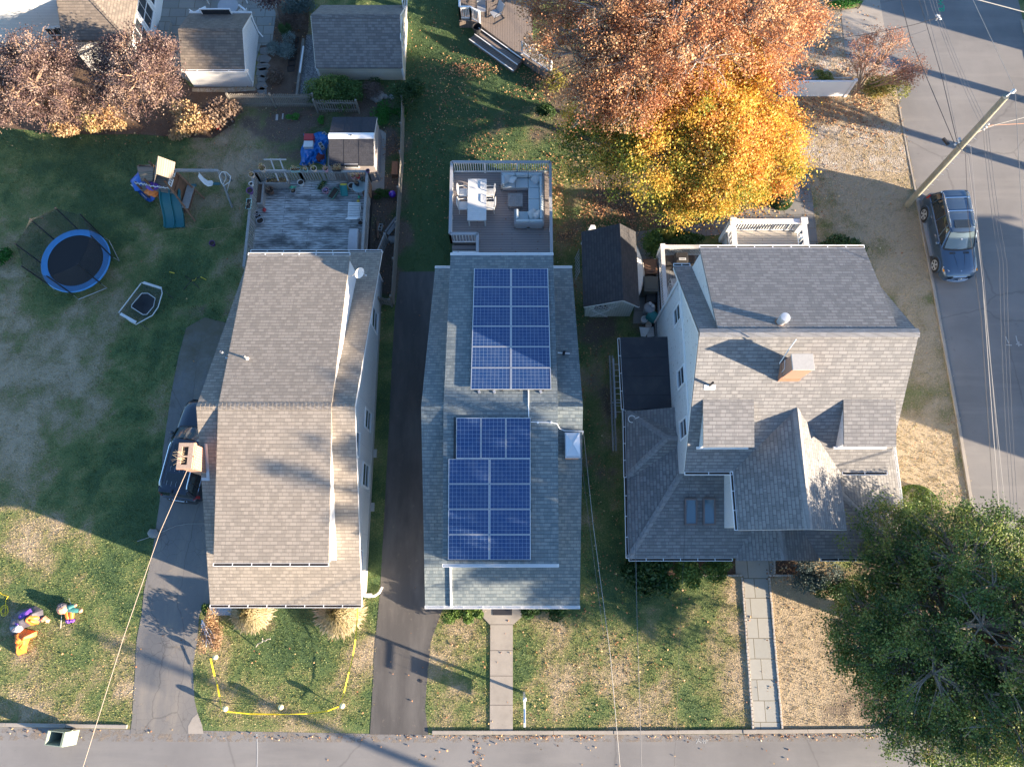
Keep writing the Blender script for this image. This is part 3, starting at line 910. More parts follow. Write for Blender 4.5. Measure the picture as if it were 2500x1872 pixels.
 def stroke(a,c,w=0.05):
  p,q=G(*a,0.0),G(*c,0.0)
  d=(q - p).normalized()
  nn_=Vector((-d.y,d.x,0)) * w / 2
  z=Vector((0,0,0.012))
  b.face(p - nn_ + z,q - nn_ + z,q + nn_ + z,p + nn_ + z)
 for a,c in [((2292,22),(2304,22)),((2292,22),(2292,28)),((2304,14),(2304,28)),((2292,28),(2304,28)),((2298,22),(2298,28)),((2290,10),(2303,11)),((2292,3),(2302,3)),((2296,2),(2297,14))]:
  stroke(a,c,0.06)
 b.build('road_marking',T['paint_green'],kind='structure')
 b=MB()
 for a,c in [((2455,822),(2462,838)),((2456,842),(2470,843)),((2480,820),(2484,838)),((2480,840),(2495,842)),((2487,834),(2487,846))]:
  stroke(a,c,0.05)
 for a,c in [((1700,1804),(1712,1812)),((1706,1802),(1700,1814)),((1716,1802),(1718,1814)),((1724,1803),(1722,1814)),((1714,1808),(1728,1807))]:
  stroke(a,c,0.03)
 b.build('road_marking',T['paint_white'],kind='structure')
 b=MB()
 pts=[G(627,1790),G(629,1830),G(628,1872),G(630,1950)]
 for i in range(3):
  p,q=pts[i],pts[i + 1]
  b.face((p.x - .02,p.y,.012),(q.x - .02,q.y,.012),(q.x + .02,q.y,.012),(p.x + .02,p.y,.012))
 b.build('road_seam',T['paint_white'],kind='structure')
def onplane(px,py,p0,n):
 d=Vector(ray(px,py))
 o=Vector((0,0,HGT))
 n=Vector(n)
 t=(Vector(p0) - o).dot(n) / d.dot(n)
 return o + d * t
def gutter(par,p0,p1,out,mat='white',w=0.12,h=0.09,hang=0.75,shade_strip=True):
 """U-shaped gutter from p0 to p1 (its inner top edge); out = unit xy vector away from the roof"""
 p0,p1=Vector(p0),Vector(p1)
 o=Vector((out[0],out[1],0))
 t=0.012
 b=MB()
 up=Vector((0,0,h))
 b.beam(p0 + o * (w / 2) - up,p1 + o * (w / 2) - up,w,t)
 b.beam(p0 + o * t - up / 2,p1 + o * t - up / 2,t,h)
 b.beam(p0 + o * w - up / 2 + Vector((0,0,.004)),p1 + o * w - up / 2 + Vector((0,0,.004)),0.022,h)
 L=(p1 - p0).length
 k=max(2,int(L / hang))
 for i in range(k + 1):
  c=p0 + (p1 - p0) * (i / k)
  d=(p1 - p0).normalized() * 0.02
  b.beam(c + Vector((0,0,-.004)),c + o * w + Vector((0,0,-.004)),0.03,0.012)
 g=b.build('gutter',MT[mat],par)
 if shade_strip:
  d=MB()
  d.beam(p0 + o * (w / 2) - up * 0.7,p1 + o * (w / 2) - up * 0.7,w * 0.8,0.02)
  d.build('gutter_shade',MT['soil'],g)  # dark strip in the channel stands in for the shade inside
 return g
def ridge_cap(par,p0,p1,slope,mat,w=0.15,step=0.17,name='ridge_cap'):
 p0,p1=Vector(p0),Vector(p1)
 d=(p1 - p0).normalized()
 s=Vector((-d.y,d.x,0)).normalized()
 b=MB()
 n=max(1,int((p1 - p0).length / step))
 L=(p1 - p0).length
 for i in range(n):
  a=p0 + d * (L * i / n)
  c=p0 + d * (L * (i + 0.97) / n)
  r0,r1=0.012,0.026
  for sg in (1,-1):
   dn=Vector((0,0,-slope * w))
   q=[a + Vector((0,0,r0)),c + Vector((0,0,r1)),c + s * sg * w + dn + Vector((0,0,r1)),a + s * sg * w + dn + Vector((0,0,r0))]
   if sg > 0:
    b.slab([q[0],q[1],q[2],q[3]],0.02)
   else:
    b.slab([q[3],q[2],q[1],q[0]],0.02)
 return b.build(name,mat,par)
def wall_window(par,fixed,axis,u0,u1,z0,z1,out,mull=True,grid=False,fw=0.07,dark='glass',label=None):
 """window on a wall plane: axis 'x' -> wall x=fixed spanning y u0..u1; out = +-1 outward"""
 b=MB()
 u0,u1=min(u0,u1),max(u0,u1)
 z0,z1=min(z0,z1),max(z0,z1)
 def bx(mb,a0,a1,c0,c1,d0,d1):
  f0,f1=fixed + out * d0,fixed + out * d1
  if axis == 'x':
   mb.box(f0,a0,c0,f1,a1,c1)
  else:
   mb.box(a0,f0,c0,a1,f1,c1)
 bx(b,u0 - fw,u1 + fw,z1,z1 + fw,0.002,0.05)
 bx(b,u0 - fw - .02,u1 + fw + .02,z0 - fw,z0,0.002,0.07)
 bx(b,u0 - fw,u0,z0,z1,0.002,0.05)
 bx(b,u1,u1 + fw,z0,z1,0.002,0.05)
 zm=(z0 + z1) / 2
 if mull:
  bx(b,u0,u1,zm - 0.02,zm + 0.02,0.002,0.04)
 if grid:
  um=(u0 + u1) / 2
  bx(b,um - .012,um + .012,z0,z1,0.004,0.035)
 o=b.build('window',MT['white'],par,label=label)
 g=MB()
 bx(g,u0,u1,z0,z1,0.0,0.018)
 g.build('pane',MT[dark],o)
 return o
def pent_walls(par,x0,x1,ys,yn,zs,zn,yr,zr,mat,z0=0.0,name='wall'):
 b=MB()
 sec=[(ys,z0),(yn,z0),(yn,zn),(yr,zr),(ys,zs)]
 n=len(b.v)
 A=[(x0,y,z) for y,z in sec]
 B=[(x1,y,z) for y,z in sec]
 b.v+=A + B
 b.f.append((4,3,2,1,0))
 b.f.append((5,6,7,8,9))
 for i in range(5):
  j=(i + 1) % 5
  b.f.append((i,j,5 + j,5 + i))
 return b.build(name,mat,par)
def sec_extrude(b,sec,x0,x1,axis='x'):
 """closed (y,z) outline extruded along x (or (x,z) outline along y)"""
 k=len(sec)
 n=len(b.v)
 if axis == 'x':
  b.v+=[(x0,y,z) for y,z in sec] + [(x1,y,z) for y,z in sec]
 else:
  b.v+=[(y,x0,z) for y,z in sec] + [(y,x1,z) for y,z in sec]
 b.f.append(tuple(reversed(range(n,n + k))))
 b.f.append(tuple(range(n + k,n + 2 * k)))
 for i in range(k):
  j=(i + 1) % k
  b.f.append((n + i,n + j,n + k + j,n + k + i))
 return b
def cape(name,label,xl,xr,yr,yn,ys,zr,pit,wx0,wx1,dxl,dxr,dyn,dys,dp,shm,wallm,cheek_over=0.1):
 T=MT
 tp,td=tan(radians(pit)),tan(radians(dp))
 root=thing(name,label,'house',((xl + xr) / 2,yr,0))
 zm=lambda y: zr - tp * abs(y - yr)
 zd=lambda y: zr + 0.03 - td * abs(y - yr)
 wys,wyn=ys + 0.32,yn - 0.32
 wall=pent_walls(root,wx0,wx1,wys,wyn,zm(wys) - .13,zm(wyn) - .13,yr,zr - .13,wallm)
 f=MB()
 f.box(wx0 - .02,wys - .02,0,wx1 + .02,wyn + .02,0.35)
 f.build('foundation',T['cement'],root)
 b=MB()
 b.slab([(xl,ys,zm(ys)),(xr,ys,zm(ys)),(xr,yr,zr),(xl,yr,zr)],0.11)
 b.slab([(xl,yr,zr),(xr,yr,zr),(xr,yn,zm(yn)),(xl,yn,zm(yn))],0.11)
 roof=b.build('roof',shm,root)
 for x in (xl + .015,xr - .015):
  b=MB()
  for y in (ys,yn):
   b.beam((x,yr,zr - .13),(x,y,zm(y) - .13),0.035,0.14)
  b.build('rake_board',T['white'],root)
 for sg,dy in ((1,dyn),(-1,dys)):
  wy=dy - sg * 0.14
  b=MB()
  sec=[(yr,zr - .12),(wy,zd(wy) - .12),(wy,zm(wy) - .25),(yr + sg * 0.5,zr - 1.0)]
  sec_extrude(b,sec,dxl + cheek_over,dxr - cheek_over)
  d=b.build('dormer',wallm,root)
  b=MB()
  if sg > 0:
   b.slab([(dxl,yr,zr + .03),(dxr,yr,zr + .03),(dxr,dy,zd(dy)),(dxl,dy,zd(dy))],0.10)
  else:
   b.slab([(dxl,dy,zd(dy)),(dxr,dy,zd(dy)),(dxr,yr,zr + .03),(dxl,yr,zr + .03)],0.10)
  b.build('dormer_roof',shm,d)
  for k in range(3):
   u=dxl + (dxr - dxl) * (k + 0.5) / 3
   z1=zd(wy) - 0.28
   wall_window(d,wy,'y',u - .4,u + .4,max(zm(wy) + .25,z1 - 1.1),z1,sg)
 ridge_cap(root,(xl,yr,zr + .0),(dxl,yr,zr),tp,shm)
 ridge_cap(root,(dxl,yr,zr + .03),(dxr,yr,zr + .03),td,shm)
 ridge_cap(root,(dxr,yr,zr + .0),(xr,yr,zr),tp,shm)
 return root,zm,zd,wys,wyn
def downspout(par,pts,r=0.04,mat='white'):
 return MB().tube(pts,r,6).build('downspout',MT[mat],par)
def vent_pipe(par,c,h,r=0.05,mat='metal',boot=True):
 b=MB()
 b.lathe((c[0],c[1],c[2]),[(r,-0.15),(r,h),(r * 0.8,h),(r * 0.8,h - 0.1)],12)
 o=b.build('vent_pipe',MT[mat],par,smooth=True)
 if boot:
  q=MB()
  q.lathe((c[0],c[1],c[2]),[(r * 2.2,-0.06),(r * 1.9,0.02),(r * 1.15,0.09)],12)
  q.build('boot',MT['white'],o,smooth=True)
 return o
def build_house1():
 T=MT
 zr,yr=6.95,6.78
 tp,td=tan(radians(24.2)),tan(radians(11.0))
 xl,xr=-12.92,-6.44
 yn=onplane(770,615.5,(0,yr,zr),(0,tp,1)).y
 ys=onplane(700,1475.5,(0,yr,zr),(0,-tp,1)).y
 dyn=onplane(730,624,(0,yr,zr),(0,td,1)).y
 dys=onplane(680,1374,(0,yr,zr),(0,-td,1)).y
 dxl,dxr=G(533,994,zr).x,G(809.5,994,zr).x
 root,zm,zd,wys,wyn=cape('tan_roof_house','white house with tan brown shingle roof and brick chimney, leftmost of the three front houses',xl,xr,yr,yn,ys,zr,24.2,-12.4,-6.93,dxl,dxr,dyn,dys,11.0,T['sh_tan'],T['white_side'],0.05)
 gutter(root,(xl,yn,zm(yn)),(xr,yn,zm(yn)),(0,1))
 gutter(root,(xl,ys,zm(ys)),(xr,ys,zm(ys)),(0,-1))
 gutter(root,(dxl,dyn,zd(dyn)),(dxr,dyn,zd(dyn)),(0,1))
 gutter(root,(dxl,dys,zd(dys)),(dxr,dys,zd(dys)),(0,-1))
 X=-6.93
 for (b0,b1,tpx) in [((920.5,770),(918.4,813.6),(904.5,784.3)),((904,1011),(901,1051),(890,1040)),((899,1139),(896.5,1190),(881,1180))]:
  p,q,r=onX(*b0,X),onX(*b1,X),onX(*tpx,X)
  wall_window(root,X,'x',p.y,q.y,p.z,min(p.z + 1.25,max(r.z,p.z + 0.8)),1)
 for y0,y1,z0,z1 in [(10.1,11.0,3.6,4.6),(7.9 - 2.6,6.3,3.6,4.7),(0.2,1.2,1.6,2.9)]:
  wall_window(root,X,'x',y0,y1,z0,z1,1)
 for y in (2,6,9.5,12):
  wall_window(root,-12.4,'x',y,y + .9,1.2,2.3,-1)
 for x in (-11.5,-8.6):
  wall_window(root,wys,'y',x,x + 1.1,1.1,2.4,-1)
 b=MB().box(-10.2,wys - .06,0.35,-9.3,wys - .002,2.4)
 b.build('door',T['pots']['red'],root)
 ch=MB()
 x0,x1,y0,y1=-13.24,-12.70,4.22,5.18
 ch.box(x0,y0,0,x1,y1,7.05)
 ch.box(x0 - .04,y0 - .04,7.05,x1 + .04,y1 + .04,7.14)
 ch.box(x0 - .06,y0 - .06,7.14,x1 + .06,y1 + .06,7.25)
 c=ch.build('chimney',T['brick'],root,bevel=0.01)
 cp=MB()
 zc=7.25
 cx0,cx1,cy0,cy1=x0 - .03,x1 + .03,y0 - .03,y1 + .03
 ix0,ix1=x0 + .12,x1 - .17
 for a0,a1 in ((cy0,y0 + .12),(y0 + .42,y0 + .48),(y1 - .12,cy1)):
  cp.box(cx0,a0,zc,cx1,a1,zc + .05)
 cp.box(cx0,y0 + .12,zc,ix0,y1 - .12,zc + .049)
 cp.box(ix1,y0 + .12,zc,cx1,y1 - .12,zc + .049)
 cp.build('chimney_cap',T['mortar_cap'],c)
 fl=MB()
 fl.box(ix0,y0 + .121,zc - .0,ix1,y0 + .419,zc + .006)
 fl.box(ix0,y0 + .481,zc - .0,ix1,y1 - .121,zc + .006)
 fl.build('flue',T['soil'],c)
 st=MB()
 for k in range(11):
  a=(ix0 + random.uniform(.02,.2),random.uniform(y0 + .2,y1 - .2),zc)
  m_=(a[0] - random.uniform(.02,.2),a[1] + random.uniform(-.1,.1),zc + random.uniform(.15,.3))
  e=(m_[0] - random.uniform(.05,.3),m_[1] + random.uniform(-.2,.2),m_[2] + random.uniform(-.1,.12))
  st.tube([a,m_,e],0.006,4,0.003)
 st.build('dry_stems',T['lf_dryplain'],c)
 fs=MB()
 for ya,yb in ((4.05,5.36),):
  fs.slab([(-12.69,ya,zm(ya) + .03),(-12.56,ya,zm(ya) + .03),(-12.56,yb,zm(yb) + .03),(-12.69,yb,zm(yb) + .03)],0.03)
 fs.slab([(-12.9,3.92,zm(3.92) + .03),(-12.56,3.92,zm(3.92) + .03),(-12.56,4.04,zm(4.04) + .03),(-12.9,4.04,zm(4.04) + .03)],0.03)
 fs.build('flashing',T['metal'],root)
 p=onplane(604,876,(0,yr,zr),(0,td,1))
 vent_pipe(root,p,0.45,0.045)
 q=onplane(556,871,(0,yr,zr),(0,tp,1))
 v=vent_pipe(root,q,0.75,0.055,'metal')
 base=Vector((dxr - .1,dyn - 1.0,zd(dyn - 1.0) - .25))
 d=MB()
 d.tube([base,base + Vector((.25,0,.0)),base + Vector((.45,.05,.25))],0.02,6)
 dd=d.build('satellite_dish',T['metal'],root)
 dish=MB()
 cc=base + Vector((.6,.05,.3))
 rows=[]
 nrm=Vector((.75,-.55,.36)).normalized()
 a=nrm.orthogonal().normalized()
 b_=nrm.cross(a)
 for r_ in (0.02,.12,.2,.26):
  rows.append([cc + (a * cos(t) + b_ * sin(t)) * r_ + nrm * (r_ * r_ * 1.1) for t in [2 * pi * k / 16 for k in range(16)]])
 dish.loft(rows,close=True,caps=False)
 dish.build('reflector',T['pots']['white'],dd,smooth=True)
 arm=MB().tube([cc - b_ * .2,cc + nrm * .38 - b_ * .1],0.012,6).cbox(cc + nrm * .4 - b_ * .08,(.09,.05,.05))
 arm.build('feed_arm',T['metal'],dd)
 downspout(root,[(xr + .02,ys - .06,zm(ys) - .1),(X + .06,ys + .36,zm(ys) - .5),(X + .06,ys + .36,0.25),(X + .3,ys + .36,0.15)])
 downspout(root,[(xr + .02,yn + .06,zm(yn) - .1),(X + .06,yn - .36,zm(yn) - .5),(X + .06,yn - .36,0.2)])
 e=[G(884,1453,.12),G(900,1456,.1),G(915,1454,.09),G(926,1446,.08),G(933,1432,.08)]
 MB().tube(e,0.055,8).build('downspout_extension',T['white'],label='white curved drain pipe on the grass at the front corner of the tan roofed house',cat='drain pipe',smooth=True)
 for i,(pa,pb,lb) in enumerate([((911,1097),(920,1117),'upper'),((904,1227),(914,1248),'lower')]):
  a_,c_=G(*pa),G(*pb)
  o=MB().box(a_.x,c_.y,0,c_.x,a_.y,0.12).build('paving_block',T['cement'],label='grey concrete block against the right wall of the tan roofed house, %s' % ('the farther one' if i == 0 else 'the nearer one'),cat='concrete block',group='concrete blocks beside the tan roofed house',bevel=0.01)
 HOUSES.append([(-12.4,wys),(-6.93,wys),(-6.93,wyn),(-12.4,wyn)])
 NOGRASS.append([(-12.4,wys),(-6.9,wys),(-6.9,wyn),(-12.4,wyn)])
 return root
SOLAR={}
def solar_panel(root,R,c):
 """landscape module 1.65 x 0.99 m centred at c, turned by R"""
 w,h,f=1.65,0.99,0.018
 def put(mb):
  mb.v=[tuple(R @ Vector(p) + c) for p in mb.v]
  return mb
 b=MB()
 b.box(-w / 2,-h / 2,-.02,w / 2,-h / 2 + f,.020)
 b.box(-w / 2,h / 2 - f,-.02,w / 2,h / 2,.020)
 b.box(-w / 2,-h / 2 + f,-.02,-w / 2 + f * 1.6,h / 2 - f,.020)
 b.box(w / 2 - f * 1.6,-h / 2 + f,-.02,w / 2,h / 2 - f,.020)
 o=put(b).build('solar_panel',MT['alu'],root)
 q=MB().box(-w / 2 + f * 1.5,-h / 2 + f * .9,-.015,w / 2 - f * 1.5,h / 2 - f * .9,.012)
 n=put(q).build('cell_glass',MT['cells'],o)
 Ri=R.transposed()
 me=n.data
 uv=me.uv_layers['UVMap'].data
 for poly in me.polygons:
  for li in poly.loop_indices:
   p=Ri @ (me.vertices[me.loops[li].vertex_index].co + origin(o) - c)
   uv[li].uv=(p.x + .8175,p.y + .4905)
def build_house2():
 T=MT
 zr,yr=6.95,6.77
 tp,td=tan(radians(24.2)),tan(radians(11.3))
 xl,xr=-3.72,2.9
 yn=onplane(1063,655,(0,yr,zr),(0,tp,1)).y
 ys=onplane(1220,1478,(0,yr,zr),(0,-tp,1)).y
 dyn=onplane(1230,624,(0,yr,zr),(0,td,1)).y
 dys=onplane(1220,1376,(0,yr,zr),(0,-td,1)).y
 dxl,dxr=G(1083,994,zr).x,G(1362,994,zr).x
 root,zm,zd,wys,wyn=cape('solar_roof_house','middle front house with slate green shingle roof carrying blue solar panels',xl,xr,yr,yn,ys,zr,24.2,-3.45,2.62,dxl,dxr,dyn,dys,11.3,T['sh_blue'],T['white_side'])
 gutter(root,(xl,yn,zm(yn)),(dxl,yn,zm(yn)),(0,1),shade_strip=False)
 gutter(root,(dxr,yn,zm(yn)),(xr,yn,zm(yn)),(0,1),shade_strip=False)
 gutter(root,(xl,ys,zm(ys)),(xr,ys,zm(ys)),(0,-1),shade_strip=False)
 gutter(root,(dxl,dyn,zd(dyn)),(dxr,dyn,zd(dyn)),(0,1),shade_strip=False)
 gutter(root,(dxl,dys,zd(dys)),(dxr,dys,zd(dys)),(0,-1),shade_strip=False)
 a=G(1099.5,1382,zm(dys - .2) + .07)
 x=G(1099.5,1420,4.2).x
 b=MB()
 y0,y1=dys - .08,ys - .05
 b.beam((x,y0,zm(y0) + .06),(x,y1,zm(y1) + .06),0.085,0.06)
 b.build('downspout',T['white'],root)
 downspout(root,[(xl + .2,ys - .06,zm(ys) - .1),(xl + .33,wys - .06,zm(ys) - .4),(xl + .33,wys - .06,.2)])
 downspout(root,[(xr - .2,ys - .06,zm(ys) - .1),(xr - .33,wys - .06,zm(ys) - .4),(xr - .33,wys - .06,.2)])
 for y in (1,4,8,11):
  wall_window(root,-3.45,'x',y,y + .9,1.2,2.4,-1)
  wall_window(root,2.62,'x',y,y + .9,1.2,2.4,1)
 for xx in (-2.6,1.0):
  wall_window(root,wys,'y',xx,xx + 1.1,1.1,2.4,-1)
 MB().box(-.85,wys - .06,.35,.05,wys - .002,2.4).build('door',T['pots']['black'],root)
 c0=G(1381,1113,6.9)
 c1=G(1416,1053,6.9)
 cx0,cx1,cy0,cy1=c0.x,c0.x + .62,c0.y + .02,c1.y
 ch=MB().box(cx0 + .04,cy0 - .02,4.0,cx1 - .04,cy1 - .1,6.62).build('chimney',T['brick'],root)
 cp=MB()
 cp.box(cx0,cy0 - .06,6.62,cx1,cy1,6.70)
 cp.build('chimney_cap',T['alu'],ch)
 q=MB()
 top=Vector(((cx0 + cx1) / 2,(cy0 + cy1) / 2,6.86))
 cs=[(cx0 + .03,cy0,6.76),(cx1 - .03,cy0,6.76),(cx1 - .03,cy1 - .04,6.76),(cx0 + .03,cy1 - .04,6.76)]
 for i in range(4):
  q.face(cs[i],cs[(i + 1) % 4],top)
  q.beam(cs[i],(top.x,top.y,top.z + .01),.018,.018)
  s=cs[i]
  q.box(s[0] - .015,s[1] - .015,6.69,s[0] + .015,s[1] + .015,6.77)
 q.build('rain_hood',T['alu'],ch)
 p=onplane(1376,864,(0,yr,zr),(0,tp,1))
 v=vent_pipe(root,p,0.28,0.06,'black',False)
 MB().tube([(p.x - .26,p.y + .02,p.z + .12),(p.x + .26,p.y - .02,p.z + .12)],.025,6).build('pipe_brace',T['white'],v)
 for px in (1170,1207,1320):
  vv=onplane(px,957,(0,yr,zr),(0,td,1))
  MB().cbox((vv.x,vv.y,vv.z + .05),(.10,.12,.05),.4).build('panel_foot',T['metal'],root)
 N=lambda px,py: onplane(px,py,(0,yr,zr + .05),(0,td,1))
 S=lambda px,py: onplane(px,py,(0,yr,zr + .05),(0,-td,1))
 S2=lambda px,py: onplane(px,py,(0,yr,zr + .05),(0,-tp,1))
 cd=MB()
 cd.tube([N(1290,953),N(1290,992),S(1290.5,996),S(1291,1018)],.022,6)
 cd.tube([S(1296,1030),S(1345,1031),S(1360,1034),S2(1366,1046),S2(1378,1051),S2(1424,1053),(xr + .06,S2(1424,1053).y,5.0),(2.7,S2(1424,1053).y,4.2),(2.7,S2(1424,1053).y,1.5)],.02,6)
 for px in (1313,1346):
  w=S(px,1031)
  cd.cbox((w.x,w.y,w.z),(.07,.08,.06))
 cd.build('conduit',T['white'],root)
 a,c=G(1203,1484,.05),G(1250,1501,.05)
 MB().box(a.x,c.y,.052,c.x,a.y + .4,.07).build('doormat',T['pots']['black'],label='black doormat at the front door of the solar panel house',cat='doormat')
 HOUSES.append([(-3.45,wys),(2.62,wys),(2.62,wyn),(-3.45,wyn)])
 NOGRASS.append([(-3.45,wys),(2.62,wys),(2.62,wyn),(-3.45,wyn)])
 off=0.14
 def place(cx,cy,cz,pitch,portrait,label):
  R=Matrix.Rotation(pitch,3,'X')
  if portrait:
   R=R @ Matrix.Rotation(pi / 2,3,'Z')
  solar_panel(root,R,Vector((cx,cy,cz)))
 ordr=['first','second','third','fourth','fifth','sixth']
 cd_,sd=cos(radians(11.3)),sin(radians(11.3))
 e=onplane(1246,950.7,(0,yr,zr + off),(0,td,1))
 s0=(e.y - yr) / cd_
 x0=onplane(1149,950.7,(0,yr,zr + off),(0,td,1)).x
 for r in range(6):
  for c in range(2):
   s=s0 + r * 1.01 + .495
   place(x0 + .825 + c * 1.67,yr + s * cd_,zr + off - s * sd,-radians(11.3),False,'solar panel of the rear roof array, %s row from the ridge, %s column' % (ordr[r],('left','right')[c]))
 e=onplane(1200,1019.5,(0,yr,zr + off),(0,-td,1))
 s0=(yr - e.y) / cd_
 x1=onplane(1295,1019.5,(0,yr,zr + off),(0,-td,1)).x
 for c in range(3):
  s=s0 + .825
  place(x1 - .495 - c * 1.01,yr - s * cd_,zr + off - s * sd,radians(11.3),True,'upright solar panel in the row of three on the front roof, %s of the row' % ('right end','middle','left end')[c])
 for r in range(4):
  for c in range(2):
   s=s0 + 1.67 + r * 1.01 + .495
   place(x1 - .825 - c * 1.67,yr - s * cd_,zr + off - s * sd,radians(11.3),False,'solar panel lying wide on the front roof, %s row below the three upright panels, %s column' % (ordr[r],('right','left')[c]))
 b=MB()
 for xx in (x1 - 3.1,x1 - 1.9,x1 - 1.4,x1 - .3):
  b.beam((xx,yr - (s0 - .05) * cd_,zr + .07 - s0 * sd),(xx,yr - (s0 + 5.72) * cd_,zr + .07 - (s0 + 5.72) * sd),.04,.05)
 sN=(onplane(1246,950.7,(0,yr,zr + off),(0,td,1)).y - yr) / cd_
 for xx in (x0 + .3,x0 + 1.3,x0 + 2.0,x0 + 3.0):
  b.beam((xx,yr + (sN - .05) * cd_,zr + .07 - sN * sd),(xx,yr + (sN + 6.1) * cd_,zr + .07 - (sN + 6.1) * sd),.04,.05)
 b.build('panel_rail',T['metal_dark'],root)
 b=MB()
 se=s0 + 1.67 + 4.04
 b.box(x1 - 3.32,yr - se * cd_ - .03,zr - se * sd + .02,x1,yr - se * cd_ + .0,zr - se * sd + .13)
 b.build('array_skirt',T['metal_dark'],root)
 return root
def build_house3():
 T=MT
 zr,yr,tp=10.0,8.9,tan(radians(38))
 xl,xr,yn,ys=7.05,15.31,13.125,4.2
 zm=lambda y: zr - tp * abs(y - yr)
 root=thing('grey_roof_house','large grey shingle roofed house with two front dormers, rightmost of the three front houses','house',(12,yr,0))
 wx0,wx1,wys,wyn=7.44,15.05,4.5,12.85
 pent_walls(root,wx0,wx1,wys,wyn,zm(wys) - .14,zm(wyn) - .14,yr,zr - .14,T['old_side'])
 b=MB()
 b.slab([(xl,ys,zm(ys)),(xr,ys,zm(ys)),(xr,yr,zr),(xl,yr,zr)],0.11)
 b.slab([(xl,yr,zr),(xr,yr,zr),(xr,yn,zm(yn)),(xl,yn,zm(yn))],0.11)
 b.build('roof',T['sh_gray'],root)
 for x in (xl + .02,xr - .02):
  b=MB()
  for y in (ys,yn):
   b.beam((x,yr,zr - .14),(x,y,zm(y) - .14),0.04,0.16)
  b.build('rake_board',T['white'],root)
 dxl,dxr,dyn,dz=7.76,14.56,13.17,8.39
 k=(zr + .03 - dz) / (dyn - yr)
 zd=lambda y: zr + .03 - k * (y - yr)
 wy=dyn - .15
 b=MB()
 sec_extrude(b,[(yr,zr - .14),(wy,zd(wy) - .13),(wy,6.2),(yr + .5,zr - 1.2)],dxl + .06,dxr - .06)
 d=b.build('dormer',T['old_side'],root)
 MB().slab([(dxl,yr,zr + .03),(dxr,yr,zr + .03),(dxr,dyn,zd(dyn)),(dxl,dyn,zd(dyn))],.11).build('dormer_roof',T['sh_gray'],d)
 for k_ in range(4):
  u=dxl + (dxr - dxl) * (k_ + .5) / 4
  wall_window(d,wy,'y',u - .4,u + .4,7.0,8.05,1)
 gutter(root,(dxl,dyn,zd(dyn)),(dxr,dyn,zd(dyn)),(0,1))
 gutter(root,(xl,yn,zm(yn)),(dxl,yn,zm(yn)),(0,1))
 gutter(root,(xl,ys,zm(ys)),(9.0,ys,zm(ys)),(0,-1))
 gutter(root,(13.48,ys,zm(ys)),(xr,ys,zm(ys)),(0,-1))
 ridge_cap(root,(xl,yr,zr + .03),(xr,yr,zr + .03),.3,T['sh_gray_cap'],.17)
 for x0,x1,ex in ((7.46,9.45,4.94),(12.95,14.99,4.95)):
  ty=6.72
  tz,ez=zm(ty) + .02,7.89
  kk=(tz - ez) / (ty - ex)
  wy2=ex + .16
  b=MB()
  sec_extrude(b,[(ty - .1,tz - .15),(wy2,ez + kk * .16 - .1),(wy2,zm(wy2) - .2),(ty - .1,tz - 1.0)],x0 + .05,x1 - .05)
  dm=b.build('dormer',T['old_side'],root)
  MB().slab([(x0,ex,ez),(x1,ex,ez),(x1,ty,tz),(x0,ty,tz)],.07).build('dormer_roof',T['sh_gray'],dm)
  MB().box(x0 - .06,wy2 - .1,zm(wy2) - .02,x1 + .02,wy2 - .003,zm(wy2) + .09).build('sill',T['white'],dm)
  for j in range(3):
   u=x0 + .16 + j * .63
   wall_window(dm,wy2,'y',u,u + .44,zm(wy2) + .16,ez - .12,-1,mull=False)
 gx,gz,gy0,ez=11.2,8.09,1.86,6.34
 hw=2.175
 s=(gz - ez) / hw
 gyb=yr - (zr - gz) / tp
 b=MB()
 yb=ys
 b.slab([(gx - hw,gy0,ez),(gx,gy0 - .08,gz),(gx,gyb,gz),(gx - hw,yr - (zr - ez) / tp,ez)],.11)
 b.slab([(gx,gy0 - .08,gz),(gx + hw,gy0,ez),(gx + hw,yr - (zr - ez) / tp,ez),(gx,gyb,gz)],.11)
 cg=b.build('gable_roof',T['sh_gray'],root)
 w0,w1=gx - hw + .42,gx + hw - .22
 zw=ez + s * .22 - .13
 b=MB()
 sec_extrude(b,[(w0,0.5),(w1,0.5),(w1,zw),(gx,gz - .14),(w0,zw)],gy0 + .3,ys + .6,'y')
 cw=b.build('gable_wall',T['white_side'],root)
 wall_window(cw,w0,'x',2.8,3.5,4.9,5.8,-1,mull=False)
 for u in (gx - 1.1,gx + .3):
  wall_window(cw,gy0 + .3,'y',u,u + .8,5.2,6.3,-1)
 b=MB()
 b.beam((gx - hw + .02,gy0 + .01,ez - .13),(gx,gy0 - .06,gz - .13),.04,.15)
 b.beam((gx + hw - .02,gy0 + .01,ez - .13),(gx,gy0 - .06,gz - .13),.04,.15)
 b.build('rake_board',T['white'],root)
 gutter(root,(gx - hw,ys,ez),(gx - hw,gy0,ez),(-1,0))
 ridge_cap(root,(gx,gy0 - .08,gz),(gx,gyb,gz),s,T['sh_gray_cap'],.16)
 pr=MB()
 S=lambda y: 2.7 + .26 * (y - .87)
 pr.slab([(5.2,.87,2.7),(17.6,.87,2.7),(14.45,3.82,S(3.82)),(14.0,4.8,S(4.8)),(7.72,4.8,S(4.8))],.1)
 pr.slab([(5.2,.87,2.7),(7.72,4.8,S(4.8)),(7.72,7.54,S(4.8)),(5.28,7.54,2.7)],.1)
 pr.slab([(17.6,.87,2.7),(17.64,6.25,2.7),(14.45,6.25,S(3.82)),(14.45,3.82,S(3.82))],.1)
 ex_,ew,eh=11.8,1.83,3.5
 ybk=.87 + (eh - 2.7) / .26
 pr.slab([(ex_ - ew,.75,2.72),(ex_,.75,eh),(ex_,ybk,eh),(ex_ - ew,.95,2.72)],.09)
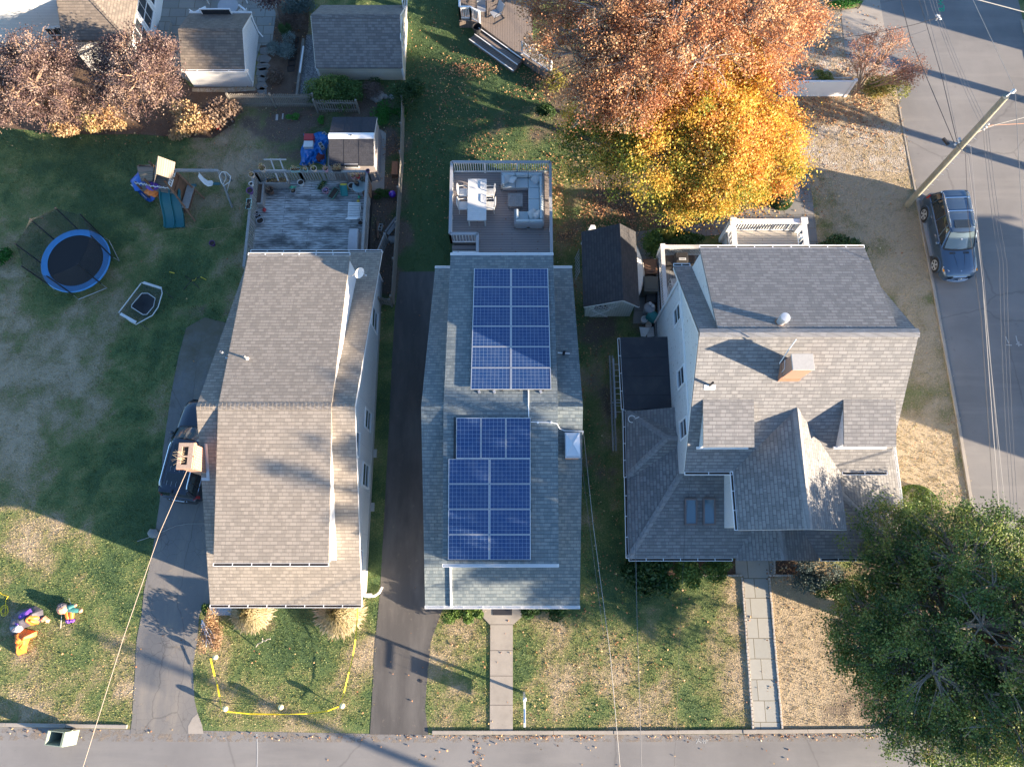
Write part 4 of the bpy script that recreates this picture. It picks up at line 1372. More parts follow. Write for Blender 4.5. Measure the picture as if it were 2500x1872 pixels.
 pr.slab([(ex_,.75,eh),(ex_ + ew,.75,2.72),(ex_ + ew,.95,2.72),(ex_,ybk,eh)],.09)
 a_,b2,c_,d_=(5.25,4.5,2.82),(5.33,7.56,2.82),(6.95,6.07,3.85),(7.72,6.07,3.85)
 pr.slab([b2,a_,c_],.08)
 pr.slab([a_,(7.72,4.5,2.82),d_,c_],.08)
 pr.slab([(7.72,7.56,2.82),b2,c_,d_],.08)
 p_=pr.build('porch_roof',T['sh_gray'],root)
 hc=T['sh_gray_cap']
 for q0,q1 in (((5.2,.87,2.72),(7.72,4.8,S(4.8) + .02)),((17.6,.87,2.72),(14.45,3.82,S(3.82) + .02)),(a_,c_),(b2,c_),(c_,d_),((ex_,.75,eh),(ex_,ybk - .3,eh))):
  ridge_cap(root,q0,q1,.28,hc,.13,.2,'hip_cap')
 fr=MB()
 fr.slab([(5.23,7.6,2.9),(7.75,7.6,3.0),(7.75,11.15,3.0),(5.19,11.15,2.9)],.12)
 fr.build('flat_roof',T['roll'],root)
 for p0,p1,o_,db in (((5.2,.87,2.68),(9.8,.87,2.68),(0,-1),1),((13.75,.87,2.68),(17.6,.87,2.68),(0,-1),1),((5.2,.87,2.68),(5.27,4.55,2.68),(-1,0),1),((5.23,4.45,2.8),(5.31,7.58,2.8),(-1,0),1),((5.23,7.62,2.88),(5.19,11.1,2.88),(-1,0),1),((17.62,.87,2.68),(17.66,6.25,2.68),(1,0),0)):
  gutter(root,p0,p1,o_,shade_strip=bool(db))
 w=MB()
 w.box(5.55,1.2,0,9.7,4.49,2.6)
 w.box(5.55,4.49,0,7.37,11.0,2.72)
 w.box(15.06,1.3,0,17.3,6.0,2.6)
 w.build('porch_wall',T['white_side'],root)
 MB().box(9.7,1.1,0,15.05,4.49,.5).build('porch_floor',T['gray_boards'],root)
 for px_ in (9.9,10.4,13.4,13.95):
  MB().box(px_ - .07,1.15,.5,px_ + .07,1.29,2.66).build('porch_post',T['white'],root)
 for quad in ([(1670.4,1217),(1701,1217),(1702,1282),(1671.5,1282)],[(1715,1216),(1745.5,1216),(1747.5,1282),(1717,1282)]):
  P=[onplane(px,py,(0,.87,2.7),(0,-.26,1)) for px,py in quad]
  x0,x1=P[0].x,P[1].x
  y0,y1=P[3].y,P[0].y
  f=MB()
  zz=lambda y,o_: S(y) + o_
  fw=.07
  for (ax,ay,bx_,by) in ((x0,y0,x1,y0 + fw),(x0,y1 - fw,x1,y1),(x0,y0 + fw,x0 + fw,y1 - fw),(x1 - fw,y0 + fw,x1,y1 - fw)):
   f.slab([(ax,ay,zz(ay,.12)),(bx_,ay,zz(ay,.12)),(bx_,by,zz(by,.12)),(ax,by,zz(by,.12))],.14)
  o=f.build('skylight',T['rust_trim'],root)
  g=MB()
  g.slab([(x0 + fw,y0 + fw,zz(y0 + fw,.10)),(x1 - fw,y0 + fw,zz(y0 + fw,.10)),(x1 - fw,y1 - fw,zz(y1 - fw,.10)),(x0 + fw,y1 - fw,zz(y1 - fw,.10))],.05)
  g.build('pane',T['skyglass'],o)
 cx0,cx1,cy0,cy1=10.29,11.04,7.37,7.93
 ch=MB().box(cx0,cy0,8.4,cx1,cy1,10.30).build('chimney',T['brick'],root)
 MB().box(cx0 - .03,cy0 - .03,10.30,cx1 + .03,cy1 + .03,10.37).build('chimney_cap',T['cement'],ch,bevel=.01)
 f=MB()
 f.box(cx0 - .03,cy0 - .03,8.75,cx1 + .03,cy0 - .002,9.02)
 f.box(cx0 - .03,cy0,8.85,cx0 - .002,cy1,9.28)
 f.build('flashing',T['copper'],ch)
 f=MB()
 f.tube([(cx0 - .02,cy0 + .02,9.1),(cx0 - .02,cy0 + .2,9.25),(cx0 - .02,cy0 + .25,9.6),(cx0 - .02,cy1,9.7)],.012,5)
 f.build('flashing_line',T['white'],ch)
 MB().tube([(cx0 - .12,cy1 - .05,9.4),(cx0 - .02,cy1 + .28,10.3),(cx0 + .05,cy1 + .45,10.75)],.022,6).build('antenna_pole',T['white'],root)
 p=onplane(1903,788,(0,yr,zr),(0,k,1))
 v=MB()
 v.lathe(p,[(.15,-.2),(.15,.42),(.19,.43),(.19,.60),(.17,.64),(.05,.66)],20)
 fl=v.build('flue_pipe',T['alu'],root,smooth=True)
 MB().lathe(p,[(.21,-.12),(.19,.0),(.16,.10)],20).build('boot',T['rust'],fl)
 p=onplane(1733,941,(0,yr,zr),(0,-tp,1))
 vent_pipe(root,p,.45,.045,'metal_dark',False)
 MB().slab([(p.x - .22,p.y - .14,zm(p.y - .14) + .02),(p.x + .22,p.y - .14,zm(p.y - .14) + .02),(p.x + .22,p.y + .02,zm(p.y + .02) + .02),(p.x - .22,p.y + .02,zm(p.y + .02) + .02)],.015).build('pipe_flashing',T['white'],root)
 for b0,b1 in (((1648,760),(1648,798)),((1657.6,907),(1656.7,950)),((1662,1032),(1664,1072))):
  P,Q=onX(*b0,wx0),onX(*b1,wx0)
  z=(P.z + Q.z) / 2
  wall_window(root,wx0,'x',P.y,Q.y,z,z + 1.1,-1)
 b=MB()
 b.box(wx0 - .04,wys,6.0,wx0 - .003,wyn,6.12)
 b.build('trim_board',T['white'],root)
 downspout(root,[(xl + .1,yn + .07,zm(yn) - .1),(wx0 - .07,wyn - .1,zm(yn) - .45),(wx0 - .07,wyn - .1,.6)],.045)
 for y in (6,9,12):
  wall_window(root,wx1,'x',y,y + .9,4.6,5.9,1)
  wall_window(root,wx1,'x',y,y + .9,1.5,2.6,1)
 c=G(1543,1022,3.1)
 t=MB()
 t.tube([(c.x + .16 * cos(a),c.y + .16 * sin(a),3.05 + .03 * sin(a)) for a in [i * .5 for i in range(11)]],.02,6)
 t.tube([(c.x + .1,c.y,3.0),(c.x + .3,c.y + .05,3.25)],.02,6)
 t.build('service_mast',T['white'],root)
 HOUSES.append([(5.3,.95),(17.5,.95),(17.5,6.2),(15.1,6.2),(15.1,12.85),(7.38,12.85),(7.38,11.1),(5.3,11.1)])
 NOGRASS.append(HOUSES[-1])
 return root
def gable_shed(name,label,x0,x1,ys,yn,zs,zn,yr,zr,shm,wallm,cat='shed',over=.12,gut=False,wall_ys=None,wall_yn=None,wx0=None,wx1=None,ridge=True,z0=0.0):
 """ridge along X; x0..x1 / ys..yn are roof edges"""
 T=MT
 root=thing(name,label,cat,((x0 + x1) / 2,(ys + yn) / 2,z0))
 a=(zr - zs) / (yr - ys)
 c=(zr - zn) / (yn - yr)
 wys=ys + over if wall_ys is None else wall_ys
 wyn=yn - over if wall_yn is None else wall_yn
 wx0=x0 + over if wx0 is None else wx0
 wx1=x1 - over if wx1 is None else wx1
 pent_walls(root,wx0,wx1,wys,wyn,zs + a * (wys - ys) - .09,zn + c * (yn - wyn) - .09,yr,zr - .09,wallm,z0)
 b=MB()
 b.slab([(x0,ys,zs),(x1,ys,zs),(x1,yr,zr),(x0,yr,zr)],.08)
 b.slab([(x0,yr,zr),(x1,yr,zr),(x1,yn,zn),(x0,yn,zn)],.08)
 b.build('roof',shm,root)
 for x in (x0 + .012,x1 - .012):
  b=MB()
  b.beam((x,yr,zr - .1),(x,ys,zs - .1),.03,.12)
  b.beam((x,yr,zr - .1),(x,yn,zn - .1),.03,.12)
  b.build('rake_board',T['white'],root)
 if ridge:
  ridge_cap(root,(x0,yr,zr),(x1,yr,zr),(a + c) / 2,shm,.14)
 if gut:
  gutter(root,(x0,ys,zs),(x1,ys,zs),(0,-1))
  gutter(root,(x0,yn,zn),(x1,yn,zn),(0,1),shade_strip=False)
 return root,wx0,wx1,wys,wyn
def build_outbuildings():
 T=MT
 sw,se=G(474,215),G(623,210)
 ne=G(633,112)
 Ys=(sw.y + se.y) / 2
 ze=onY(520,170,Ys - .12).z
 x0,x1=onY(444,172,Ys - .12).x - .0,onY(595.6,166,Ys - .12).x
 ysr=Ys - .12
 ynr=G(520,33,ze).y
 yr=(ysr + ynr) / 2
 zr=onY(505,71,yr).z
 root,a,b_,c,d=gable_shed('patio_house','small white clapboard outbuilding with brown shingle roof standing on the bluestone patio',x0,x1,ysr,ynr,ze,ze,yr,zr,T['sh_brown'],T['white_side'],'outbuilding',gut=True,wall_ys=Ys,wx0=sw.x,wx1=(se.x + ne.x) / 2 - .1)
 wall_window(root,d,'y',sw.x + .8,sw.x + 2.4,1,2,1)
 downspout(root,[(b_ + .05,c + .1,ze - .3),(b_ + .05,c + .1,.2)])
 q=[(x1 - .05,ynr + .05,ze - .1),(b_ + .08,ynr - .1,ze - .5),(b_ + .08,ynr - .1,.3),(b_ + .3,ynr - .3,.12)]
 downspout(root,q)
 NOGRASS.append([(a,c),(b_,c),(b_,d),(a,d)])
 HOUSES.append([(a,c),(b_,c),(b_,d),(a,d)])
 sw,se=G(783,193),G(989,202)
 Ys=(sw.y + se.y) / 2 + .05
 ysr=Ys - .15
 ze=onY(880,166,ysr).z
 x0,x1=onY(771,166,ysr).x,onY(983,166,ysr).x
 ynr=G(880,13,ze).y
 yr=(ysr + ynr) / 2
 zr=onY(870,28,yr).z
 zr=min(max(zr,ze + .7),ze + 1.6)
 root,a,b_,c,d=gable_shed('garage','cream sided garage with grey brown shingle roof beside the gravel strip',x0,x1,ysr,ynr,ze,ze,yr,zr,T['sh_garage'],T['cream_side'],'garage',wall_ys=Ys,wx0=sw.x,wx1=se.x)
 b=MB()
 for (x,y) in ((a,c),(b_,c)):
  b.box(x - .02 if x == a else x - .1,y - .02,0,x + .1 if x == a else x + .02,y - .002,ze - .05)
 b.build('corner_board',T['white'],root)
 for y in (c + 1.0,c + 3.4):
  wall_window(root,b_,'x',y,y + 1.3,.9,2.2,1)
 NOGRASS.append([(a,c),(b_,c),(b_,d),(a,d)])
 HOUSES.append([(a,c),(b_,c),(b_,d),(a,d)])
 se=G(927,443)
 Ys=se.y
 ysr=Ys - .1
 ze=onY(860,404,ysr).z
 x0,x1=onY(804,405,ysr).x,onY(913,403,ysr).x
 ynr=G(860,286,ze).y
 yr=(ysr + ynr) / 2
 zr=onY(858,331,yr).z
 root,a,b_,c,d=gable_shed('garden_shed','taupe resin shed with dark panel roof and a white ridge strip',x0,x1,ysr,ynr,ze,ze,yr,zr,T['sh_resin'],T['resin_side'],'shed',wall_ys=Ys,wx0=x0 + .05,wx1=se.x,ridge=False)
 s=(zr - ze) / (yr - ysr)
 b=MB()
 for sg in (-1,1):
  q=[(x0 - .01,yr,zr + .05),(x1 + .01,yr,zr + .05),(x1 + .01,yr + sg * .17,zr + .05 - s * .17),(x0 - .01,yr + sg * .17,zr + .05 - s * .17)]
  b.slab(q if sg > 0 else q[::-1],.05)
 rc=b.build('ridge_vent',T['white'],root)
 MB().cbox(((x0 + x1) / 2,yr - .02,zr + .06),(.07,.07,.03)).build('vent_cap',T['black'],rc)
 for i in (1,2):
  b=MB()
  x=x0 + (x1 - x0) * i / 3
  for y0_,y1_,z0_,z1_ in ((ysr,yr,ze,zr),(yr,ynr,zr,ze)):
   b.beam((x,y0_,z0_ + .004),(x,y1_,z1_ + .004),.02,.012)
  b.build('roof_seam',T['black'],root)
 wall_window(root,c,'y',(a + b_) / 2 - .4,(a + b_) / 2 + .3,1.45,1.75,-1,mull=False,fw=.03)
 NOGRASS.append([(a,c),(b_,c),(b_,d),(a,d)])
 HOUSES.append([(a,c),(b_,c),(b_,d),(a,d)])
 T0=2.15
 ysr,ynr=13.25 - .25,G(1500,566,T0).y
 x0,x1=G(1424,733,T0).x,G(1560.7,738,T0).x
 zr=3.05
 xr=G(1520,700,zr).x
 xa,xb=G(1427,768).x,G(1537,773).x
 root=thing('black_roof_shed','old white board shed with black shingle roof between the two right hand front houses','shed',((x0 + x1) / 2,15,0))
 b=MB()
 b.slab([(x0,ysr,T0),(xr,ysr,zr),(xr,ynr,zr),(x0,ynr,T0)],.07)
 b.slab([(xr,ysr,zr),(x1,ysr,T0),(x1,ynr,T0),(xr,ynr,zr)],.07)
 b.build('roof',T['sh_black'],root)
 wy0,wy1=13.3,ynr - .2
 b=MB()
 sec_extrude(b,[(xa,0),(xb,0),(xb,T0 - .0),(xr,zr - .09),(xa,T0 + .02)],wy0,wy1,'y')
 b.build('wall',T['shed_side'],root)
 b=MB()
 b.beam((x0 + .02,ysr + .01,T0 - .09),(xr,ysr + .01,zr - .09),.03,.11)
 b.beam((x1 - .02,ysr + .01,T0 - .09),(xr,ysr + .01,zr - .09),.03,.11)
 b.build('rake_board',T['white'],root)
 dx0=xa + .25
 dr=MB()
 dr.box(dx0,wy0 - .05,.05,dx0 + .95,wy0 - .002,1.85)
 door=dr.build('door',T['shed_side'],root)
 p=MB()
 p.box(dx0 + .12,wy0 - .062,1.15,dx0 + .83,wy0 - .051,1.7)
 p.build('pane',T['glass'],door)
 l=MB()
 for i in range(-1,4):
  l.beam((dx0 + .12 + i * .24,wy0 - .07,1.15),(dx0 + .12 + i * .24 + .45,wy0 - .07,1.7),.02,.02)
  l.beam((dx0 + .12 + i * .24 + .3,wy0 - .075,1.15),(dx0 + .12 + i * .24 - .15,wy0 - .075,1.7),.02,.02)
 l.beam((dx0 + .05,wy0 - .06,.15),(dx0 + .9,wy0 - .06,1.05),.05,.03)
 l.beam((dx0 + .9,wy0 - .065,.15),(dx0 + .05,wy0 - .065,1.05),.05,.03)
 l.build('door_trim',T['white'],door)
 HOUSES.append([(xa,wy0),(xb,wy0),(xb,wy1),(xa,wy1)])
 NOGRASS.append(HOUSES[-1])
 Xe=G(239,125).x
 Ysw=G(239,125).y
 zt=onX(181,42,Xe).z
 root=thing('white_gable_house','large white clapboard house with brown shingle roof in the far left corner','house',(Xe - 4,Ysw + 4,0))
 zt=min(max(zt,4.8),7.0)
 rx=Xe - 6.2
 rz=zt + 3.1
 b=MB()
 sec_extrude(b,[(rx - 6.2,0),(Xe,0),(Xe,zt),(rx,rz),(rx - 6.2,zt)],Ysw,Ysw + 12,'y')
 b.build('wall',T['white_side'],root)
 s=(rz - zt) / 6.2
 b=MB()
 ov=.3
 b.slab([(Xe + ov,Ysw - ov,zt - s * ov + .12),(Xe + ov,Ysw + 12,zt - s * ov + .12),(rx,Ysw + 12,rz + .12),(rx,Ysw - ov,rz + .12)],.12)
 b.slab([(rx,Ysw - ov,rz + .12),(rx,Ysw + 12,rz + .12),(rx - 6.5,Ysw + 12,zt - s * ov + .12),(rx - 6.5,Ysw - ov,zt - s * ov + .12)],.12)
 b.build('roof',T['sh_brown'],root)
 b=MB()
 b.beam((Xe + ov,Ysw - ov - .02,zt - s * ov),(rx,Ysw - ov - .02,rz),.06,.26)
 b.beam((rx - 6.5,Ysw - ov - .02,zt - s * ov),(rx,Ysw - ov - .02,rz),.06,.26)
 b.box(Xe - .16,Ysw - .03,0,Xe + .03,Ysw - .002,zt - .1)
 b.box(Xe + .002,Ysw - .03,0,Xe + .03,Ysw + .16,zt - .1)
 b.build('trim_board',T['white'],root)
 for px0,px1 in (((121,84),(146,82)),((150,82),(176,79))):
  P,Q=onY(*px0,Ysw),onY(*px1,Ysw)
  wall_window(root,Ysw,'y',P.x,Q.x,P.z - .55,P.z + .45,-1,grid=True,fw=.1)
 P,Q=onX(225,55,Xe),onX(212,10,Xe)
 wall_window(root,Xe,'x',P.y,P.y + 1.7,P.z,P.z + 1.5,1,grid=True,fw=.1)
 wxe=G(384,100).x
 wys_=G(300,99,3).y + .3
 zl=3.0
 b=MB()
 b.box(Xe + .01,wys_,0,wxe,wys_ + 9,zl)
 b.build('wing_wall',T['white_side'],root)
 b=MB()
 e0=.3
 zt2=zl + 1.35
 b.slab([(Xe,wys_ - e0,zl),(wxe + e0,wys_ - e0,zl),(wxe - 2.2,wys_ + 2.2,zt2),(Xe,wys_ + 2.2,zt2)],.12)
 b.slab([(wxe + e0,wys_ - e0,zl),(wxe + e0,wys_ + 9,zl),(wxe - 2.2,wys_ + 9,zt2),(wxe - 2.2,wys_ + 2.2,zt2)],.12)
 b.slab([(Xe,wys_ + 2.2,zt2),(wxe - 2.2,wys_ + 2.2,zt2),(wxe - 2.2,wys_ + 9,zt2),(Xe,wys_ + 9,zt2)],.12)
 b.build('wing_roof',T['sh_brown'],root)
 ridge_cap(root,(wxe + e0,wys_ - e0,zl + .02),(wxe - 2.2,wys_ + 2.2,zt2 + .02),.35,T['sh_brown'],.14,.2,'hip_cap')
 for y in (wys_ + .5,wys_ + 2.2,wys_ + 3.9):
  wall_window(root,wxe,'x',y,y + 1.3,.9,2.4,1,grid=True,fw=.1)
 HOUSES.append([(rx - 6,Ysw),(wxe,Ysw),(wxe,Ysw + 14),(rx - 6,Ysw + 14)])
 NOGRASS.append(HOUSES[-1])
 a,c=G(388,106),G(422,60)
 st=MB()
 st.box(a.x,a.y,.0,c.x,c.y,.32)
 st.build('stone_step',T['bluestone'],label='square bluestone landing step beside the far left white house',cat='step',bevel=.02)
 p0,p1=G(741,96,.2),G(724,240,.2)
 MB().beam((p0.x,p0.y,.15),(p1.x,p1.y,.15),.14,.22).build('landscape_timber',T['wood_fence'],label='long weathered timber edging between the gravel strip and the mulch bed',cat='timber edging')
 MB().tube([G(741,114,.36),G(732,178,.36)],.055,10).build('white_pipe',T['white'],label='white plastic pipe resting on the timber edging by the gravel strip',cat='pipe',smooth=True)
 first=None
 for i in range(6):
  c=G(722 - i * 2.3,99 + i * 14.2)
  if first is None:
   r=thing('seedling_tray','black seedling tray on the mulch, first of six from the far end','seedling tray',c,.08,group='black trays in a row on the mulch')
   MB().box(-.2,-.16,0,.2,.16,.06).build('tray',T['soil'],r) if False else None
   b=MB()
   z=.07
   b.v,b.f=[],[]
   b.box(c.x - .2,c.y - .17,0,c.x + .2,c.y - .155,z).box(c.x - .2,c.y + .155,0,c.x + .2,c.y + .17,z)
   b.box(c.x - .2,c.y - .154,0,c.x - .185,c.y + .154,z).box(c.x + .185,c.y - .154,0,c.x + .2,c.y + .154,z)
   b.build('rim',T['black'],r)
   b=MB().box(c.x - .184,c.y - .153,0,c.x + .184,c.y + .153,.04)
   b.build('soil',T['soil'],r)
   first=r
  else:
   copy_thing(first,c,.08,'black seedling tray on the mulch, %s of six from the far end' % ['second','third','fourth','fifth','last'][i - 1])
 c=G(556,14,.75)
 r=thing('patio_table','round grey glass patio table behind the small white building','table',(c.x,c.y,.03))
 MB().lathe((c.x,c.y,.70),[(.58,0),(.6,.02),(.6,.04)],28).build('tabletop',T['cover_grey'],r)
 MB().lathe((c.x,c.y,.03),[(.28,0),(.26,.03),(.04,.06),(.04,.68)],16).build('pedestal',T['metal_dark'],r)
 def adirondack(c,rz,label):
  r=thing('patio_chair',label,'chair',(0,0,0),0,'white slatted chairs around the round patio table')
  s=MB()
  for i in range(6):
   s.box(-.28 + i * .095,-.3,.36,-.20 + i * .095,.25,.385)
  s.build('seat',T['white'],r)
  bk=MB()
  for i in range(6):
   bk.beam((-.24 + i * .095,.22,.36),(-.24 + i * .095 + (i - 2.5) * .02,.55,1.0),.08,.02)
  bk.build('backrest',T['white'],r)
  for sx in (-1,1):
   MB().box(sx * .34 - .05,-.38,.58,sx * .34 + .05,.3,.6).build('armrest',T['white'],r)
   for sy in (-.32,.2):
    MB().box(sx * .33 - .02,sy - .04,0,sx * .33 + .02,sy + .04,.58).build('leg',T['white'],r)
  r.location=(c.x,c.y,.03)
  r.rotation_euler=(0,0,rz)
  return r
 ch0=adirondack(G(510,-4,0),radians(55),'white slatted patio chair left of the round patio table')
 copy_thing(ch0,G(608,-6,0),radians(-50),'white slatted patio chair right of the round patio table')
 copy_thing(ch0,G(505,52,0),radians(125),'white slatted patio chair half hidden behind the left end of the small white building roof')
 copy_thing(ch0,G(592,48,0),radians(-130),'white slatted patio chair half hidden behind the right end of the small white building roof')
def railing(par,p,q,h,n,mat='white',cap=(.12,.04),bal=.035,capmat=None,posts=True,bottom=.1,name='railing',midpost=0):
 """p,q at deck level"""
 p,q=Vector(p),Vector(q)
 b=MB()
 up=Vector((0,0,1))
 b.beam(p + up * (h - .08),q + up * (h - .08),.045,.06)
 b.beam(p + up * bottom,q + up * bottom,.045,.06)
 for i in range(1,n):
  c=p + (q - p) * (i / n)
  b.beam(c + up * bottom,c + up * (h - .06),bal,bal)
 ps=[0.0,1.0] + [k / (midpost + 1) for k in range(1,midpost + 1)]
 if posts:
  for t in ps:
   c=p + (q - p) * t
   b.box(c.x - .05,c.y - .05,p.z - .02,c.x + .05,c.y + .05,p.z + h)
 o=b.build(name,MT[mat],par)
 if cap:
  MB().beam(p + up * (h + .02),q + up * (h + .02),cap[0],cap[1]).build('top_rail',MT[capmat or mat],o)
 return o
def build_decks():
 T=MT
 zf=1.0
 xa,xb=G(1103,394,zf + 1).x,G(1343,396,zf + 1).x
 yb=G(1220,396,zf + 1).y
 ya=14.2
 root=thing('rear_deck','grey composite deck with white and grey railings behind the solar panel house','deck',((xa + xb) / 2,17,0))
 xs,ysn=G(1166,572,zf + 1).x,G(1130,571,zf + 1).y
 b=MB()
 b.box(xa,ysn,zf - .15,xb,yb,zf)
 b.box(xs,ya,zf - .15,xb,ysn,zf)
 b.build('deck_floor',T['deck_comp'],root)
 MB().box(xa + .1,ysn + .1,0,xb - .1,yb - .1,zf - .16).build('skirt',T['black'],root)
 kw=dict(cap=(.15,.035),capmat='deck_rail')
 railing(root,(xa,yb,zf),(xb,yb,zf),1.0,42,midpost=2,**kw)
 railing(root,(xb,ya,zf),(xb,yb,zf),1.0,52,midpost=3,**kw)
 railing(root,(xa,ysn,zf),(xa,yb,zf),1.0,38,midpost=2,**kw)
 railing(root,(xa,ysn,zf),(xs,ysn,zf),1.0,9,**kw)
 railing(root,(xs,ya,zf),(xs,ysn,zf),1.0,14,**kw)
 st=MB()
 n=5
 for i in range(n):
  st.box(xa + .02,ysn - .05 - .27 * (i + 1),0,xs - .06,ysn - .05 - .27 * i,zf - .18 * (i + 1) + .0)
 st.build('stairs',T['deck_comp'],root)
 g=MB()
 for k in range(16):
  x=xa + .14 + k * (xs - xa - .3) / 15
  g.box(x - .015,ysn - 1.0,.95,x + .015,ysn - .55,1.0)
  g.box(x - .015,ysn - 1.5,.95,x + .015,ysn - 1.06,1.0)
 g.box(xa + .06,ysn - .55,.94,xs - .06,ysn - .48,1.0)
 g.box(xa + .06,ysn - 1.06,.94,xs - .06,ysn - 1.0,1.0)
 g.box(xa + .06,ysn - 1.56,.94,xs - .06,ysn - 1.5,1.0)
 g.build('stair_gate',T['white'],root)
 NOGRASS.append([(xa,ya),(xb,ya),(xb,yb),(xa,yb)])
 HOUSES.append([(xa,ya),(xb,ya),(xb,yb),(xa,yb)])
 zt=1.75
 a,c=G(1141,538,zt),G(1188,437,zt)
 r=thing('dining_table','long white slatted dining table on the grey deck','table',((a.x + c.x) / 2,(a.y + c.y) / 2,zf))
 t=MB()
 n=22
 for i in range(n):
  y0=a.y + (c.y - a.y) * i / n
  t.box(a.x + .04,y0 + .006,zt - .03,c.x - .04,y0 + (c.y - a.y) / n - .002,zt)
 t.box(a.x,a.y,zt - .05,a.x + .04,c.y,zt + .002)
 t.box(c.x - .04,a.y,zt - .05,c.x,c.y,zt + .002)
 t.box(a.x + .04,a.y,zt - .08,c.x - .04,c.y,zt - .031)
 t.build('tabletop',T['pots']['white'],r)
 for x in (a.x + .07,c.x - .07):
  for y in (a.y + .08,c.y - .08):
   MB().box(x - .035,y - .035,zf,x + .035,y + .035,zt - .05).build('leg',T['pots']['white'],r)
 def dchair():
  r=thing('dining_chair','x','chair',(0,0,0),0,'white metal chairs at the long white deck table')
  MB().box(-.24,-.22,.42,.24,.24,.45).build('seat',T['pots']['white'],r,bevel=.01)
  b=MB()
  for i in range(7):
   x=-.2 + i * .0667
   b.tube([(x,-.22,.45),(x * 1.05,-.28,.92)],.012,5)
  b.tube([(-.24,-.22,.43),(-.25,-.29,.93),(-.2,-.31,.97),(.2,-.31,.97),(.25,-.29,.93),(.24,-.22,.43)],.018,6)
  b.build('backrest',T['pots']['white'],r)
  for sx in (-1,1):
   MB().tube([(sx * .25,-.25,.68),(sx * .27,.0,.69),(sx * .25,.2,.66),(sx * .24,.22,.43)],.016,6).build('armrest',T['pots']['white'],r)
   for sy in (-.2,.2):
    MB().tube([(sx * .23,sy,.44),(sx * .25,sy * 1.15,0)],.016,6).build('leg',T['pots']['white'],r)
  return r
 c0=dchair()
 spots=[((1131,470),-90,'white metal chair at the left side of the deck table, nearer its far end'),((1131,502),-90,'white metal chair at the left side of the deck table, nearer its near end'),((1195,470),90,'white metal chair at the right side of the deck table, nearer its far end'),((1196,502),90,'white metal chair at the right side of the deck table, nearer its near end')]
 for i,(p,rz,lb) in enumerate(spots):
  q=G(*p,1.45)
  o=c0 if i == 0 else copy_thing(c0,(0,0,0))
  o.location=(q.x,q.y,zf)
  o.rotation_euler=(0,0,radians(rz))
  o['label']=lb
 r=thing('sectional_sofa','U-shaped outdoor sofa with pale blue cushions on the grey deck','sofa',(0,0,zf))
 A=G(1223,418,1.75)
 Bq=G(1327,418,1.75)
 xL,xR,yT=A.x,Bq.x,A.y
 yT_in=G(1260,458,1.42).y
 xc_in=G(1290,490,1.42).x
 yB=G(1290,554,1.3).y
 yB_back=G(1290,539,1.72).y
 yB_seat=G(1280,516,1.42).y
 xBL=G(1256,530,1.6).x
 fr,cu,bc=MB(),[],[]
 zs=1.30
 def frame(x0,y0,x1,y1):
  fr.box(x0,y0,zf + .12,x1,y1,zs - .02)
  for x in (x0 + .04,x1 - .04):
   for y in (y0 + .04,y1 - .04):
    fr.box(x - .04,y - .04,zf,x + .04,y + .04,zs - .02)
 frame(xL,yT_in,xR,yT)
 frame(xc_in,yB,xR,yT_in - .01)
 frame(xBL,yB,xc_in - .01,yB_seat)
 for (x0,y0,x1,y1) in ((xL,yT - .05,xR,yT),(xR - .05,yB,xR,yT - .06),(xBL,yB,xR - .06,yB + .05),(xL,yT_in,xL + .05,yT - .06),(xBL,yB + .06,xBL + .05,yB_seat)):
  fr.box(x0,y0,zs,x1,y1,1.66)
 fr.build('frame',T['deck_rail'],r)
 w1=(xc_in - xL - .06) / 2
 seats=[(xL + .06,yT_in,xL + .06 + w1,yT - .22),(xL + .06 + w1,yT_in,xc_in,yT - .22),(xc_in,yT_in,xR - .22,yT - .22)]
 yy=np.linspace(yT_in,yB + .22,4)
 for i in range(3):
  seats.append((xc_in,yy[i + 1],xR - .22,yy[i]))
 seats.append((xBL + .2,yB + .22,xc_in,yB_seat))
 for s in seats:
  MB().box(s[0] + .008,s[1] + .008,zs,s[2] - .008,s[3] - .008,zs + .13).build('seat_cushion',T['cushion'],r,bevel=.03)
 backs=[(xL + .06,yT - .22,xL + .06 + w1,yT - .06),(xL + .06 + w1,yT - .22,xc_in,yT - .06),(xc_in,yT - .22,xR - .06,yT - .06)]
 y3=np.linspace(yT - .24,yB + .24,5)
 for i in range(4):
  backs.append((xR - .22,y3[i + 1],xR - .06,y3[i]))
 xm=(xBL + .06 + xR) / 2
 backs+=[(xBL + .06,yB + .06,xm,yB + .22),(xm,yB + .06,xR - .06,yB + .22),(xL + .06,yT_in + .02,xL + .22,yT - .24),(xBL + .06,yB + .24,xBL + .22,yB_seat - .02)]
 for s in backs:
  MB().box(s[0] + .008,s[1] + .008,zs + .10,s[2] - .008,s[3] - .008,1.76).build('back_cushion',T['cushion'],r,bevel=.045)
 def pillow(px,py,rz,lb,mat='pillow',tilt=.5,sz=.23):
  c=G(px,py,1.62)
  b=MB()
  n=6
  rows=[]
  for i in range(n + 1):
   row=[]
   for j in range(n + 1):
    u,v=i / n * 2 - 1,j / n * 2 - 1
    h=.075 * (1 - u ** 4) * (1 - v ** 4)
    row.append((u * sz * (1 - .06 * v * v),v * sz * (1 - .06 * u * u),h))
   rows.append(row)
  b.loft(rows,caps=False)
  b.loft([[(x,y,-z) for x,y,z in reversed(row)] for row in rows],caps=False)
  R=Matrix.Rotation(rz,3,'Z') @ Matrix.Rotation(tilt,3,'X')
  b.v=[tuple(R @ Vector(p) + c) for p in b.v]
  b.build('throw_pillow',T[mat],smooth=True,label=lb,cat='pillow')
 pillow(1237,435,.5,'cream throw pillow in the far left corner of the deck sofa, against the arm')
 pillow(1250,438,1.0,'cream throw pillow lying over the first at the far left of the deck sofa',tilt=-.4)
